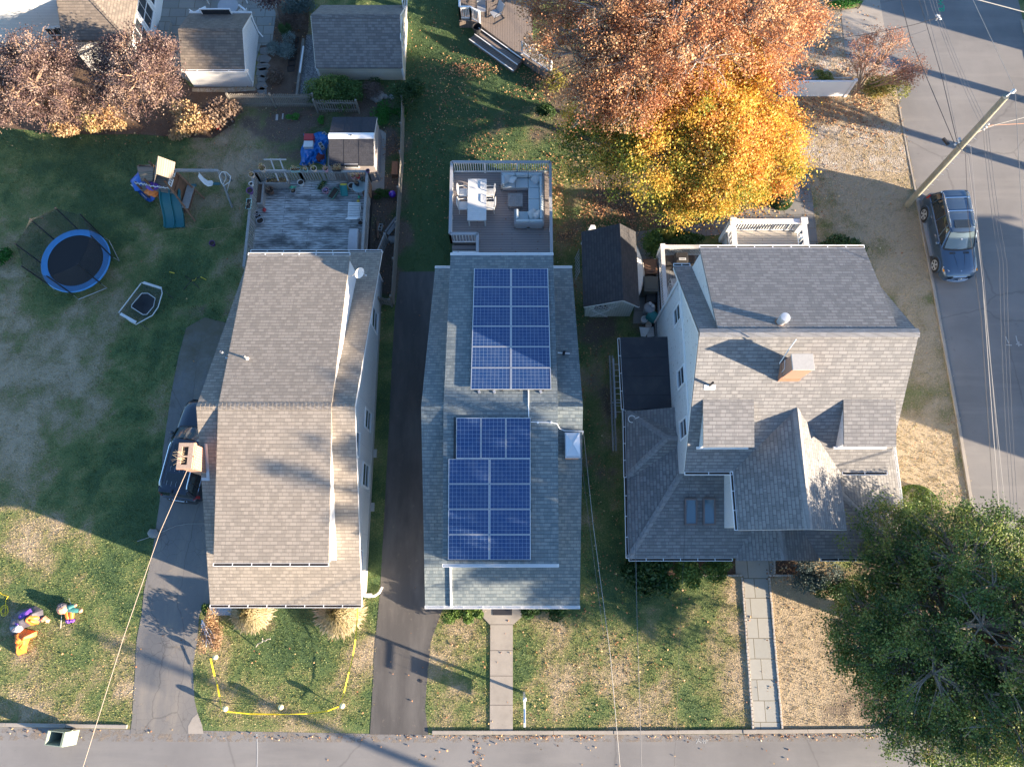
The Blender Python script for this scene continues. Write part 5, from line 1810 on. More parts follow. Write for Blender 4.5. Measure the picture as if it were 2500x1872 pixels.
 pillow(1308,436,-.7,'striped pale throw pillow in the far right corner of the deck sofa','cover_lt')
 pillow(1300,522,.6,'cream throw pillow in the near right corner of the deck sofa')
 pillow(1312,526,.7,'white throw pillow beside the cream one in the near right corner of the sofa','pots_white',tilt=.9)
 a,c=G(1240,504,1.38),G(1276,472,1.38)
 r=thing('coffee_table','square weathered plank coffee table inside the U-shaped sofa','table',((a.x + c.x) / 2,(a.y + c.y) / 2,zf))
 b=MB()
 for i in range(7):
  x=a.x + (c.x - a.x) * i / 7
  b.box(x + .004,a.y,1.34,x + (c.x - a.x) / 7 - .004,c.y,1.38)
 b.build('tabletop',T['wood_rail'],r)
 for x in (a.x + .06,c.x - .06):
  for y in (a.y + .06,c.y - .06):
   MB().box(x - .03,y - .03,zf,x + .03,y + .03,1.34).build('leg',T['wood_rail'],r)
 P=np.stack([rng.uniform(xa + .2,xb - .2,45),rng.uniform(ya + .2,yb - .1,45),np.full(45,zf + .012)],1)
 tint_mesh('fallen_leaves',quads_at(P,.07,3).reshape(-1,3),4,rng.beta(1,3,45),T['lf_fallen'],kind='stuff')
 zf,h=1.05,1.0
 root=thing('weathered_deck','large weathered grey timber deck with railings behind the tan roofed house','deck',(-10,18,0))
 zr_=zf + h
 NW,NE=G(619,419,zr_),G(899,417,zr_)
 SW=G(599,626,zr_)
 SE=G(882,614,zr_)
 x0=(NW.x + SW.x) / 2
 x1=(NE.x + SE.x) / 2
 y1=NW.y
 y0=15.2
 MB().box(x0,y0,zf - .14,x1,y1,zf).build('deck_floor',T['wood_gray'],root)
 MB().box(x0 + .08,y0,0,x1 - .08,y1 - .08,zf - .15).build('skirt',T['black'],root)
 xm=G(730,417,zr_).x
 kw=dict(mat='wood_rail',cap=(.13,.04),bal=.05,capmat='wood_rail')
 railing(root,(x0,y1,zf),(xm,y1,zf),h,16,midpost=1,**kw)
 railing(root,(xm,y1,zf),(x1,y1,zf),h,26,midpost=2,**kw)
 railing(root,(x0,y0,zf),(x0,y1,zf),h,38,midpost=3,**kw)
 railing(root,(x1,y0,zf),(x1,y1,zf),h,46,midpost=3,**kw)
 b=MB()
 a,c=G(645,404,zr_ + .1),G(700,404,zr_ + .1)
 b.beam((a.x,y1 + .02,zr_ + .08),(c.x,y1 + .02,zr_ + .08),.06,.05)
 b.beam((a.x,y1 + .55,zr_ + .25),(c.x,y1 + .55,zr_ + .25),.06,.05)
 for x in (a.x + .35,c.x - .35):
  b.beam((x,y1 + .6,zr_ + .26),(x + .35,y1 - .4,zr_ - .25),.07,.03)
 b.build('trellis',T['wood_rail_pale'],root)
 pl=MB()
 A,B_=G(649,445,zf + .5),G(700,426,zf + .5)
 bx0,bx1,by0,by1=A.x,B_.x,A.y,y1 - .1
 for q in ((bx0,by0 - .08,bx1,by0),(bx0,by1,bx1,by1 + .05),(bx0 - .06,by0 - .08,bx0,by1 + .05),(bx1,by0 - .08,bx1 + .06,by1 + .05)):
  pl.box(q[0],q[1],zf,q[2],q[3],zf + .5)
 o=pl.build('planter_box',T['wood_rail'],root)
 MB().box(bx0,by0,zf,bx1,by1,zf + .4).build('soil',T['soil'],o)
 pl=MB()
 A,B_=G(618,495,zf + .45),G(641,448,zf + .45)
 cx0,cx1,cy0,cy1=x0 + .1,B_.x,A.y,B_.y
 pl.box(cx1,cy0,zf,cx1 + .08,cy1,zf + .45).box(cx0,cy0 - .08,zf,cx1 + .08,cy0,zf + .45).box(cx0,cy1,zf,cx1 + .08,cy1 + .06,zf + .45)
 o2=pl.build('planter_box',T['wood_rail'],root)
 MB().box(cx0 - .05,cy0,zf,cx1,cy1,zf + .36).build('soil',T['mulch'],o2)
 n=700
 P=np.stack([rng.normal((bx0 + bx1) / 2 + .25,.32,n).clip(bx0 + .05,bx1),rng.uniform(by0,by1,n),zf + .42 + .18 * rng.random(n)],1)
 tint_mesh('planter_plants',quads_at(P,.055,.3).reshape(-1,3),4,rng.random(n),T['lf_dry'],o)
 NOGRASS.append([(x0,y0),(x1,y0),(x1,y1),(x0,y1)])
 HOUSES.append([(x0,y0),(x1,y0),(x1,y1),(x0,y1)])
 a=G(900,540,zf + .9)
 railing(root,(x1 + .12,y0,0.1),(x1 + .9,y0 + 2.3,.1),1.1,16,mat='wood_rail',cap=None,bal=.07,name='side_fence')
 def pot(px,py,r,h,z,col,label,plant=None,rect=None,rz=0.0,soil=True,n=130,ph=.14):
  c=G(px,py,z + h * .8)
  rt=thing('planter' if rect else 'flower_pot',label,'planter' if rect else 'flower pot',(c.x,c.y,z),rz)
  b=MB()
  base=Vector((c.x,c.y,z))
  if rect:
   w,l=rect
   k=.85
   t=.02
   outer=[(-w,-l),(w,-l),(w,l),(-w,l)]
   bot=[(x * k,y * k) for x,y in outer]
   inn=[(x - (t if x > 0 else -t),y - (t if y > 0 else -t)) for x,y in outer]
   V=lambda p,zz: (base.x + p[0],base.y + p[1],z + zz)
   for i in range(4):
    j=(i + 1) % 4
    b.face(V(bot[i],0),V(bot[j],0),V(outer[j],h),V(outer[i],h))
    b.face(V(outer[i],h),V(outer[j],h),V(inn[j],h),V(inn[i],h))
    b.face(V(inn[i],h),V(inn[j],h),V(inn[j],h * .6),V(inn[i],h * .6))
   b.face(*[V(p,0) for p in bot[::-1]])
   b.build('pot',T['pots'][col],rt)
   MB().face(*[V(p,h * .78) for p in inn]).build('soil',T['soil'],rt)
  else:
   b.lathe(base,[(r * .72,0),(r * .95,h * .82),(r * 1.05,h * .83),(r * 1.08,h),(r * .93,h),(r * .86,h * .7)],20)
   b.f.pop()
   b.build('pot',T['pots'][col],rt,smooth=True)
   if soil:
    MB().lathe(base,[(r * .8,h * .7),(r * .88,h * .78)],16).build('soil',T['soil'],rt)
  if plant:
   sx,sy=rect if rect else (r * .7,r * .7)
   P=np.stack([rng.normal(c.x,sx * .55,n),rng.normal(c.y,sy * .55,n),z + h * .85 + ph * np.abs(rng.normal(size=n))],1)
   ob=tint_mesh('plant',quads_at(P,.05,.3).reshape(-1,3),4,rng.random(n),T[plant],rt)
   sm=MB()
   for k in range(5):
    an=random.uniform(0,2 * pi)
    sm.tube([(c.x,c.y,z + h * .75),(c.x + .1 * cos(an),c.y + .1 * sin(an),z + h + ph),(c.x + .16 * cos(an),c.y + .16 * sin(an),z + h + ph * 1.7)],.006,4)
   sm.build('stem',T['lf_dryplain'],rt)
  return rt
 zr2=zr_ + .04
 pot(614,427,.15,.24,zr2,'cream','cream pot of dry grass on the far left corner post of the weathered deck','lf_dry')
 pot(640,411,.18,.26,zr2,'cream','cream pot with a bushy dry plant on the far rail beside the trellis','lf_dry',n=260,ph=.18)
 pot(721,414,0,.18,zr2,'aqua','pale green window box with orange flowers on the far rail of the weathered deck','lf_dry',rect=(.26,.11))
 pot(746,414,.12,.2,zr2,'aqua','small aqua pot on the far rail right of the pale green window box','lf_dry',n=60)
 pot(766,412,.15,.24,zr2,'cream','cream pot with tall leafy stalks on the far rail','lf_yellowgreen',n=40,ph=.25)
 pot(795,413,.13,.22,zr2,'pink','pink pot with a small plant on the far rail','lf_dry',n=70)
 pot(822,413,0,.15,zr2,'black','black window box overflowing with pale orange leaves on the far rail','lf_dry',rect=(.24,.10),n=320,ph=.14)
 pot(898,417,.10,.16,zr2,'purple','small lilac pot on the far right corner post of the weathered deck',None)
 pot(613,449,.11,.18,zr2,'white','small white pot on the left rail of the weathered deck, above the purple pot',None)
 pot(610,466,.17,.24,zr2,'purple','dark purple pot on the left rail of the weathered deck',None)
 pot(607,498,0,.16,zr2,'aqua','green trough of dry soil on the left rail of the weathered deck','lf_brown',rect=(.13,.29),n=60,ph=.04)
 pot(734,446,.17,.26,zf,'white','white pot standing on the deck floor below the far rail',None)
 pot(659,465,.19,.30,zf,'brown','wide brown pot with dried plants beside the planter boxes','lf_brown',n=80)
 pot(716,467,.14,.24,zf,'grey','small pale grey pot behind the jade watering can','lf_brown',n=20)
 pot(795,465,.17,.22,zf,'pink','pink pot holding purple flowers on the deck floor','lf_purple',n=90,ph=.05)
 pot(786,452,0,.16,zf,'green','dark green tilted trough with green sprouts on the deck floor','lf_green',rect=(.13,.33),rz=radians(-27),n=160,ph=.02)
 pot(814,472,0,.18,zf,'green','dark green trough with bare soil on the deck floor, right of the pink pot',None,rect=(.16,.34),rz=radians(-29))
 pot(858,454,.18,.28,zf,'white','large white pot beside the glass table in the deck corner',None)
 pot(880,545,.14,.2,zf,'grey','grey pot against the right rail beside the covered grill',None)
 pot(626,522,.15,.3,zf,'grey','grey pail in the row of three along the left rail, farthest from the house',None)
 pot(630,529,.17,.28,zf,'grey','grey pail in the row of three along the left rail, the middle one',None)
 pot(635,539,.19,.26,zf,'grey','grey pail in the row of three along the left rail, nearest the house',None)
 pot(518,594,.15,.22,0,'purple','maroon pot on the lawn beside the weathered deck',None)
 pot(1147,62,.26,.45,.6,'cover','large empty dark planter at the top of the tan deck steps',None,soil=False) if False else None
 c=G(714,459,zf + .1)
 r=thing('watering_can','jade green watering can on the weathered deck','watering can',(c.x,c.y,zf))
 MB().lathe((c.x,c.y,zf),[(.10,0),(.10,.16),(.07,.2)],14).build('body',T['pots']['jade'],r,smooth=True)
 MB().tube([(c.x + .08,c.y,zf + .06),(c.x + .22,c.y + .05,zf + .2)],.02,8).build('spout',T['pots']['jade'],r)
 MB().tube([(c.x - .09,c.y,zf + .05),(c.x - .17,c.y,zf + .12),(c.x - .06,c.y,zf + .22)],.014,6).build('handle',T['pots']['jade'],r)
 A,B_=G(841,477,zf + .1),G(843,452,zf + .5)
 r=thing('toy_slide','small dark green plastic toy slide on the weathered deck','toy slide',(A.x,(A.y + B_.y) / 2,zf))
 b=MB()
 rows=[]
 for t in np.linspace(0,1,7):
  y=A.y + (B_.y - A.y) * t
  z=zf + .05 + .42 * t ** 1.2
  rows.append([(A.x - .17,y,z + .1),(A.x - .16,y,z),(A.x + .16,y,z),(A.x + .17,y,z + .1),(A.x + .19,y,z + .1),(A.x + .18,y,z - .04),(A.x - .18,y,z - .04),(A.x - .19,y,z + .1)])
 b.loft(rows,close=True)
 b.build('chute',T['pots_teal'],r)
 MB().box(A.x - .17,B_.y,zf,A.x + .17,B_.y + .12,zf + .45).build('ladder_block',T['pots']['yellow'],r)
 for i,(px,py,col,nm,lb) in enumerate([(874.5,491,'yellow','ball','small yellow ball by the white lounger'),(877,481,'jade','ball','small green ball farther from the white lounger than the yellow one')]):
  c=G(px,py,zf + .08)
  MB().blob((c.x,c.y,zf + .08),(.08,.08,.08),14,8).build('toy_ball',T['pots'][col],label=lb,cat='ball',smooth=True)
 A,B_=G(851,497,zf + .35),G(877,537,zf + .5)
 r=thing('lounge_chair','white slatted folding lounge chair on the weathered deck','chair',((A.x + B_.x) / 2,(A.y + B_.y) / 2,zf))
 b=MB()
 n=9
 for i in range(n):
  y=A.y + (B_.y + .25 - A.y) * i / (n - 1)
  b.box(A.x + .03,y - .03,zf + .36,B_.x - .06,y + .03,zf + .385)
 b.build('seat',T['pots']['white'],r)
 b=MB()
 for i in range(5):
  t=i / 4
  b.beam((A.x + .05,B_.y + .2 - t * .35,zf + .42 + t * .5),(B_.x - .03,B_.y + .2 - t * .35,zf + .42 + t * .5),.05,.02)
 b.build('backrest',T['pots']['white'],r)
 b=MB()
 b.tube([(A.x,A.y + .05,zf + .36),(A.x + .02,B_.y + .2,zf + .36),(A.x + .06,B_.y - .2,zf + .95),(B_.x - .02,B_.y - .2,zf + .95),(B_.x - .02,B_.y + .2,zf + .36),(B_.x - .03,A.y + .05,zf + .36),(A.x,A.y + .05,zf + .36)],.018,6)
 b.build('frame',T['pots']['white'],r)
 for x in (A.x,B_.x - .03):
  for y in (A.y - .15,B_.y + .3):
   MB().tube([(x,y,zf + .36),(x,y - .1,zf)],.016,6).build('leg',T['pots']['white'],r)
 A,B_=G(845,615,zf + .9),G(877,556,zf + 1.0)
 r=thing('covered_grill','barbecue grill under a pale grey vinyl cover on the weathered deck','grill',((A.x + B_.x) / 2,(A.y + B_.y) / 2,zf))
 b=MB()
 yq0,yq1=A.y - .05,B_.y
 rows=[]
 for y,w,hh in ((yq0,.30,.55),(yq0 + .03,.31,.9),(yq0 + .25,.30,1.02),(yq1 - .25,.27,1.05),(yq1 - .03,.27,.95),(yq1,.26,.6)):
  cx=(A.x + B_.x) / 2 + .02
  rows.append([(cx - w,y,zf + .05),(cx - w * 1.02,y,zf + hh * .7),(cx - w * .8,y,zf + hh),(cx + w * .8,y,zf + hh),(cx + w * 1.02,y,zf + hh * .7),(cx + w,y,zf + .05)])
 b.loft(rows,close=True)
 b.build('cover',T['cover_grey'],r,smooth=True,bevel=.02,angle=30)
 c=G(877,455,zf + .6)
 r=thing('glass_table','round glass topped plant table in the far right corner of the weathered deck','table',(c.x,c.y,zf))
 MB().lathe((c.x,c.y,zf + .6),[(.36,0),(.37,.012),(.36,.02)],24).build('tabletop',T['glass_aqua'],r)
 for k in range(3):
  a=k * 2.1
  MB().tube([(c.x + .15 * cos(a),c.y + .15 * sin(a),zf + .6),(c.x + .3 * cos(a),c.y + .3 * sin(a),zf)],.012,6).build('leg',T['metal_dark'],r)
 pot(862,431,.12,.18,zf + .9,'pink','small terracotta pink pot on the far rail corner, left of its twin','lf_dry',n=70)
 pot(873,430,.12,.18,zf + .9,'red','red pot with dried stalks near the far right deck corner','lf_dry',n=80,ph=.2)
 pot(871,448,.12,.2,zf + .62,'black','black pot standing on the round glass table','lf_brown',n=60)
 pot(885,438,.13,.2,zf + .5,'brown','brown pot of pale succulents behind the round glass table','lf_blue',n=120,ph=.1)
 c=G(895,458,zf + .5)
 MB().box(c.x - .2,c.y - .35,zf,c.x + .18,c.y + .35,zf + .55).build('wooden_crate',T['wood_brown'],label='dark brown wooden box against the right rail by the glass table',cat='box',bevel=.01)
 c=G(645,512,zf + .1)
 MB().blob((c.x,c.y,zf + .07),(.1,.12,.07),12,8,.25).build('red_bucket',T['pots']['red'],label='small red toy near the left planter of the weathered deck',cat='toy',smooth=True)
def build_far_deck():
 """tan deck at the top of the picture"""
 T=MT
 zf=.55
 root=thing('tan_deck','tan composite deck with white railings and wide angled steps at the top of the photo','deck',(-1,32,0))
 gpz=lambda px,py,z=zf: G(px,py,z)
 P=[gpz(1121,52),gpz(1150,52),gpz(1175,64),gpz(1278,140),gpz(1345,185),gpz(1300,100),gpz(1300,-60),gpz(1121,-60)]
 P=[(p.x,p.y) for p in P]
 MB().prism(P,zf - .12,zf).build('deck_floor',T['deck_tan'],root)
 inn=[(p[0] + (.06 if i in (0,7) else -.02),p[1] + .05) for i,p in enumerate(P)]
 MB().prism(P,0,zf - .13).build('skirt',T['deck_tan'],root)
 s=MB()
 tr=MB()
 A0,A1=gpz(1173,72),gpz(1273,143)
 d=(A1 - A0).normalized()
 nrm=Vector((d.y,-d.x,0))
 if nrm.y > 0:
  nrm=-nrm
 for i in range(2):
  z=zf - .18 * (i + 1)
  o0=A0 + nrm * (.36 * i) - d * (.15 + .12 * i)
  o1=A1 + nrm * (.36 * i) + d * .02
  e0,e1=o0 + nrm * .37,o1 + nrm * .37
  s.prism([(o0.x,o0.y),(e0.x,e0.y),(e1.x,e1.y),(o1.x,o1.y)],0,z)
  tr.beam((e0.x,e0.y,z + .01),(e1.x,e1.y,z + .01),.045,.05)
  if i == 0:
   tr.beam((o0.x,o0.y,zf + .01),(o1.x,o1.y,zf + .01),.045,.05)
 s.build('step',T['deck_tan_d'],root)
 tr.build('nosing',T['white'],root)
 kw=dict(cap=(.09,.04),bal=.032,bottom=.12)
 def R(a,b,n,**k):
  p,q=G(*a,zf),G(*b,zf)
  railing(root,p,q,.95,n,**{**kw,**k})
 R((1124,48),(1150,48),6)
 R((1150,48),(1172,60),6)
 R((1124,-70),(1124,48),20)
 R((1274,132),(1345,180),22)
 q=MB()
 p=G(1165,72,.6)
 r=thing('deck_planter','large empty dark planter on the steps of the tan deck','planter',(p.x,p.y,.35))
 MB().lathe((p.x,p.y,.37),[(.19,0),(.25,.4),(.28,.41),(.28,.45),(.25,.45),(.22,.1)],24).build('pot',T['black'],r,smooth=True)
 NOGRASS.append(P)
 HOUSES.append(P)
 def sling(c,rz,label):
  r=thing('sling_chair',label,'chair',(0,0,0),0,'dark metal sling chairs on the tan deck')
  MB().hexa([(-.25,-.2,.40),(.25,-.2,.40),(.25,.28,.44),(-.25,.28,.44)],[(-.25,-.2,.42),(.25,-.2,.42),(.25,.28,.46),(-.25,.28,.46)]).build('seat',T['cover_grey'],r)
  MB().hexa([(-.25,-.24,.42),(.25,-.24,.42),(.25,-.20,.42),(-.25,-.20,.42)],[(-.25,-.46,.98),(.25,-.46,.98),(.25,-.43,.98),(-.25,-.43,.98)]).build('backrest',T['cover_grey'],r)
  b=MB()
  for sx in (-1,1):
   b.tube([(sx * .28,-.45,.98),(sx * .28,-.2,.42),(sx * .3,.3,.45),(sx * .3,.32,.02),(sx * .3,-.42,.02),(sx * .3,-.28,.3)],.018,6)
   b.tube([(sx * .3,-.32,.66),(sx * .32,.2,.66),(sx * .3,.3,.45)],.02,6)
  b.tube([(-.3,-.42,.02),(.3,-.42,.02)],.018,6)
  b.build('frame',T['metal_dark'],r)
  r.location=(c.x,c.y,zf)
  r.rotation_euler=(0,0,rz)
  return r
 c0=sling(G(1176,34,zf),radians(182),'dark sling chair on the tan deck, the one right behind the angled white railing')
 for p,rz,lb in (((1211,46),125,'dark sling chair on the tan deck turned towards the steps'),((1222,2),150,'dark sling chair on the tan deck at the top edge, beside the russet tree'),((1157,-2),175,'dark sling chair cut by the top edge of the photo')):
  copy_thing(c0,G(*p,zf),radians(rz),lb)
def build_fences():
 T=MT
 def picket(p,q,h,gap,label,w=.07,pointed=True,name='picket_fence',post=2.2,mat='wood_fence',lean=(0,0)):
  p,q=Vector((p.x,p.y,0)),Vector((q.x,q.y,0))
  L=(q - p).length
  d=(q - p).normalized()
  s=Vector((-d.y,d.x,0))
  r=thing(name,label,'fence',(p + q) / 2)
  b=MB()
  n=int(L / gap)
  for i in range(n + 1):
   c=p + d * (i * gap) + s * .03
   hh=h * random.uniform(.97,1.02)
   tl=Vector((lean[0],lean[1],0)) * hh + s * random.uniform(-.01,.01)
   a=[c - d * w / 2 - s * .01,c + d * w / 2 - s * .01,c + d * w / 2 + s * .01,c - d * w / 2 + s * .01]
   b.hexa([x + Vector((0,0,.03)) for x in a],[x + tl + Vector((0,0,hh - (.06 if pointed else 0))) for x in a])
   if pointed:
    k=len(b.v)
    t0=c + tl + Vector((0,0,hh))
    m_=[x + tl + Vector((0,0,hh - .06)) for x in a]
    b.face(m_[0],m_[1],t0 - s * .01)
    b.face(m_[2],m_[3],t0 + s * .01)
    b.face(m_[1],m_[2],t0 + s * .01,t0 - s * .01)
    b.face(m_[3],m_[0],t0 - s * .01,t0 + s * .01)
  b.build('pickets',T[mat],r)
  rl=MB()
  for z in (.28,h - .25):
   tl=Vector((lean[0],lean[1],0)) * z
   rl.beam(p + tl + Vector((0,0,z)),q + tl + Vector((0,0,z)),.04,.08)
  rl.build('rail',T[mat],r)
  k=max(1,round(L / post))
  for i in range(k + 1):
   c=p + d * (L * i / k)
   ps=MB()
   ps.hexa([(c.x - .05,c.y - .05,0),(c.x + .05,c.y - .05,0),(c.x + .05,c.y + .05,0),(c.x - .05,c.y + .05,0)],[(c.x - .05 + lean[0] * h,c.y - .05 + lean[1] * h,h + .06),(c.x + .05 + lean[0] * h,c.y - .05 + lean[1] * h,h + .06),(c.x + .05 + lean[0] * h,c.y + .05 + lean[1] * h,h + .06),(c.x - .05 + lean[0] * h,c.y + .05 + lean[1] * h,h + .06)])
   ps.build('post',T[mat],r)
 picket(G(572,262),G(775,262),1.15,.105,'long weathered grey picket fence behind the bare ground, left stretch')
 picket(G(777,275),G(878,276),1.1,.135,'short weathered picket fence with wide gaps in front of the green shrubs',w=.075)
 picket(G(987,268),G(984,400),1.2,.115,'tall narrow fence between the two back yards, far stretch',w=.09,pointed=False)
 picket(G(984,402),G(962,742),1.15,.115,'tall narrow fence between the two back yards, near stretch',w=.09,pointed=False)
 picket(G(931,744),G(958,748),1.0,.12,'very short wooden fence return beside the dark driveway',w=.09,pointed=False)
 p,q=G(1935,236),G(2062,238)
 r=thing('vinyl_fence','solid white vinyl fence panel beside the bare pinkish tree','fence',(p + q) / 2)
 p0=G(1900,236)
 MB().box(p0.x,p.y - .03,.05,q.x,p.y + .03,1.25).build('panel',T['white'],r)
 MB().box(q.x - .07,p.y - .07,0,q.x + .07,p.y + .07,1.4).box(q.x - .09,p.y - .09,1.4,q.x + .09,p.y + .09,1.44).build('post',T['white'],r)
 MB().box(p0.x,p.y - .05,1.25,q.x - .07,p.y + .05,1.33).build('top_rail',T['white'],r)
 a=G(1940,197),G(2076,195)
 MB().box(a[0].x,a[0].y,0,a[1].x,a[0].y + .1,.18).build('stone_curb',T['cobble'],label='low pale stone border behind the white vinyl fence',cat='border',bevel=.01)
def build_house3_yard():
 T=MT
 zf=.75
 x0=G(1617,603,zf + 1.0).x
 y1=G(1617,603,zf + 1.0).y
 root=thing('back_porch','weathered back porch with peeling railing at the far left corner of the grey roofed house','porch',(x0 + 1,y1 - 2,0))
 MB().box(x0,11.6,zf - .15,7.37,12.85,zf).box(x0,12.87,zf - .15,11.2,y1,zf).build('porch_floor',T['gray_boards'],root)
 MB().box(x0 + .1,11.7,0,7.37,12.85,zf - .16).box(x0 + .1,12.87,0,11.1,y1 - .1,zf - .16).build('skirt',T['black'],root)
 kw=dict(cap=(.2,.05),bal=.035,capmat='old_white')
 railing(root,(x0,11.6,zf),(x0,y1,zf),1.0,34,**kw)
 railing(root,(x0,y1,zf),(11.2,y1,zf),1.0,44,**kw)
 MB().box(x0 - .1,y1 - .1,0,x0 + .1,y1 + .1,zf + 1.12).box(x0 - .12,y1 - .12,zf + 1.12,x0 + .12,y1 + .12,zf + 1.15).build('corner_post',T['white'],root)
 lt=MB()
 for i in range(24):
  y=11.6 + i * .18
  lt.beam((x0 - .05,y,.05),(x0 - .05,y + .5,.6),.02,.02)
  lt.beam((x0 - .06,y + .5,.05),(x0 - .06,y,.6),.02,.02)
 lt.build('lattice',T['white'],root)
 HOUSES.append([(x0,11.6),(11.2,11.6),(11.2,y1),(x0,y1)])
 NOGRASS.append(HOUSES[-1])
 A,B_=G(1628,646,zf + .9),G(1700,613,zf + 1.05)
 r=thing('covered_grill','wide grill under a black vinyl cover on the back porch','grill',((A.x + B_.x) / 2,(A.y + B_.y) / 2,zf))
 b=MB()
 rows=[]
 x_0,x_1=A.x,B_.x
 for x,hh,w in ((x_0,.5,.24),(x_0 + .02,.86,.26),(x_0 + .42,.88,.27),(x_0 + .46,1.12,.3),(x_0 + 1.05,1.14,.3),(x_0 + 1.1,.88,.27),(x_1 - .02,.86,.26),(x_1,.5,.24)):
  cy=(A.y + B_.y) / 2
  rows.append([(x,cy + w,zf + .05),(x,cy + w,zf + hh * .8),(x,cy + w * .75,zf + hh),(x,cy - w * .75,zf + hh),(x,cy - w,zf + hh * .8),(x,cy - w,zf + .05)])
 b.loft(rows,close=True)
 b.build('cover',T['cover_black'],r,smooth=True,bevel=.015,angle=30)
 cy=(A.y + B_.y) / 2
 lg=MB()
 lx=x_0 + .58
 lg.box(lx,cy - .2,zf + 1.145,lx + .36,cy - .08,zf + 1.15)
 lo=lg.build('label_patch',T['pots']['white'],r)
 l2=MB()
 for i in range(5):
  l2.box(lx + .04 + i * .06,cy - .17,zf + 1.151,lx + .07 + i * .06,cy - .11,zf + 1.153)
 l2.build('lettering',T['black'],r)
 def mesh_chair(px,py,rz,lb):
  c=G(px,py,zf + .45)
  r=thing('patio_chair',lb,'chair',(0,0,0),0,'white wire chairs on the back porch')
  b=MB()
  for i in range(8):
   b.box(-.25 + i * .068,-.24,.43,-.225 + i * .068,.24,.445)
   b.box(-.25,-.24 + i * .066,.431,.25,-.222 + i * .066,.444)
  b.build('seat',T['pots']['white'],r)
  b=MB()
  for i in range(8):
   x=-.25 + i * .068
   b.beam((x + .01,-.25,.45),(x + .01,-.4,.95),.022,.012)
  for k in range(5):
   b.beam((-.25,-.26 - k * .035,.5 + k * .11),(.25,-.26 - k * .035,.5 + k * .11),.022,.012)
  b.tube([(-.27,-.25,.43),(-.28,-.42,.97),(.28,-.42,.97),(.27,-.25,.43)],.018,6)
  b.build('backrest',T['pots']['white'],r)
  for sx in (-1,1):
   MB().tube([(sx * .28,-.35,.68),(sx * .3,.2,.68),(sx * .27,.24,.02)],.016,6).build('armrest',T['pots']['white'],r)
   MB().tube([(sx * .27,-.24,.44),(sx * .28,-.3,.0)],.016,6).build('leg',T['pots']['white'],r)
  r.location=(c.x,c.y,zf)
  r.rotation_euler=(0,0,rz)
 mesh_chair(1651,690,radians(10),'white wire chair on the back porch behind the black covered grill')
 mesh_chair(1640,722,radians(170),'white wire chair on the back porch squeezed against the left railing')
 zf=1.15
 a,c=G(1789,541,zf + 1.0),G(1962,541,zf + 1.0)
 y1=a.y
 xA,xB=a.x,c.x
 root=thing('white_porch','raised white porch with wide white railings and cream boards behind the grey roofed house','porch',((xA + xB) / 2,y1 - 1,0))
 MB().box(xA,12.87,zf - .15,xB,y1,zf).build('porch_floor',T['porch_boards'],root)
 MB().box(xA + .05,12.87,0,xB - .05,y1 - .05,zf - .16).build('skirt',T['white_side'],root)
 kw=dict(cap=(.26,.05),bal=.04)
 railing(root,(xA,y1,zf),(xB,y1,zf),1.0,26,**kw)
 railing(root,(xA,12.95,zf),(xA,y1,zf),1.0,18,**kw)
 railing(root,(xB,12.95,zf),(xB,y1,zf),1.0,18,**kw)
 for x in (xA,xB):
  MB().box(x - .13,y1 - .13,0,x + .13,y1 + .13,zf + 1.08).box(x - .17,y1 - .17,zf + 1.08,x + .17,y1 + .17,zf + 1.14).build('newel_post',T['white'],root)
 s=MB()
 for i in range(5):
  s.box(xA - .1 - .28 * (i + 1),14.2,0,xA - .1 - .28 * i,15.3,zf - .2 * (i + 1) + .02)
 s.build('stairs',T['white'],root)
 railing(root,(xA - .2,15.35,.75),(xA - 1.2,15.35,.1),.9,8,**kw)
 bx=G(1977,575,1.2)
 MB().box(xB + .16,bx.y - .1,.9,xB + .5,bx.y + .12,1.15).build('mailbox',T['white'],root)
 MB().box(xA + .08,14.3,zf,xA + .24,15.6,zf + .35).build('bench_box',T['pots']['cream'],root)
 HOUSES.append([(xA - 1,12.8),(xB,12.8),(xB,y1),(xA - 1,y1)])
 NOGRASS.append(HOUSES[-1])
 r=thing('canoe','white upturned canoe leaning along the right side of the black roofed shed','canoe',(0,0,0))
 P0,P1=G(1561,602,.9),G(1562,722,.9)
 b=MB()
 rows=[]
 n=14
 for i in range(n + 1):
  t=i / n
  y=P1.y + (P0.y - P1.y) * t
  w=.42 * sin(pi * t) ** .6 if 0 < t < 1 else .01
  xc=P0.x - .22
  rows.append([(xc,y,.25),(xc + w * .5,y,.27),(xc + w,y,.5),(xc + w * 1.05,y,.8),(xc + w * .7,y,1.05),(xc,y,1.15)])
 b.loft(rows,caps=False)
 b.build('hull',T['pots']['white'],r,smooth=True)
 MB().tube([rw[-1] for rw in rows],.02,5).build('gunwale',T['wood_brown'],r)
 def tote(px0,py0,px1,py1,h,col,lidcol,name,lb):
  A,B_=G(px0,py1,h),G(px1,py0,h)
  r=thing(name,lb,'storage bin',((A.x + B_.x) / 2,(A.y + B_.y) / 2,0))
  cx,cy=(A.x + B_.x) / 2,(A.y + B_.y) / 2
  w,l=(B_.x - A.x) / 2,(B_.y - A.y) / 2
  MB().hexa([(cx - w * .85,cy - l * .85,0),(cx + w * .85,cy - l * .85,0),(cx + w * .85,cy + l * .85,0),(cx - w * .85,cy + l * .85,0)],[(cx - w * .95,cy - l * .95,h - .08),(cx + w * .95,cy - l * .95,h - .08),(cx + w * .95,cy + l * .95,h - .08),(cx - w * .95,cy + l * .95,h - .08)]).build('body',col,r,bevel=.03)
  lid=MB().box(cx - w,cy - l,h - .08,cx + w,cy + l,h - .02).box(cx - w * .8,cy - l * .75,h - .02,cx + w * .8,cy + l * .8,h + .02).build('lid',lidcol,r,bevel=.02)
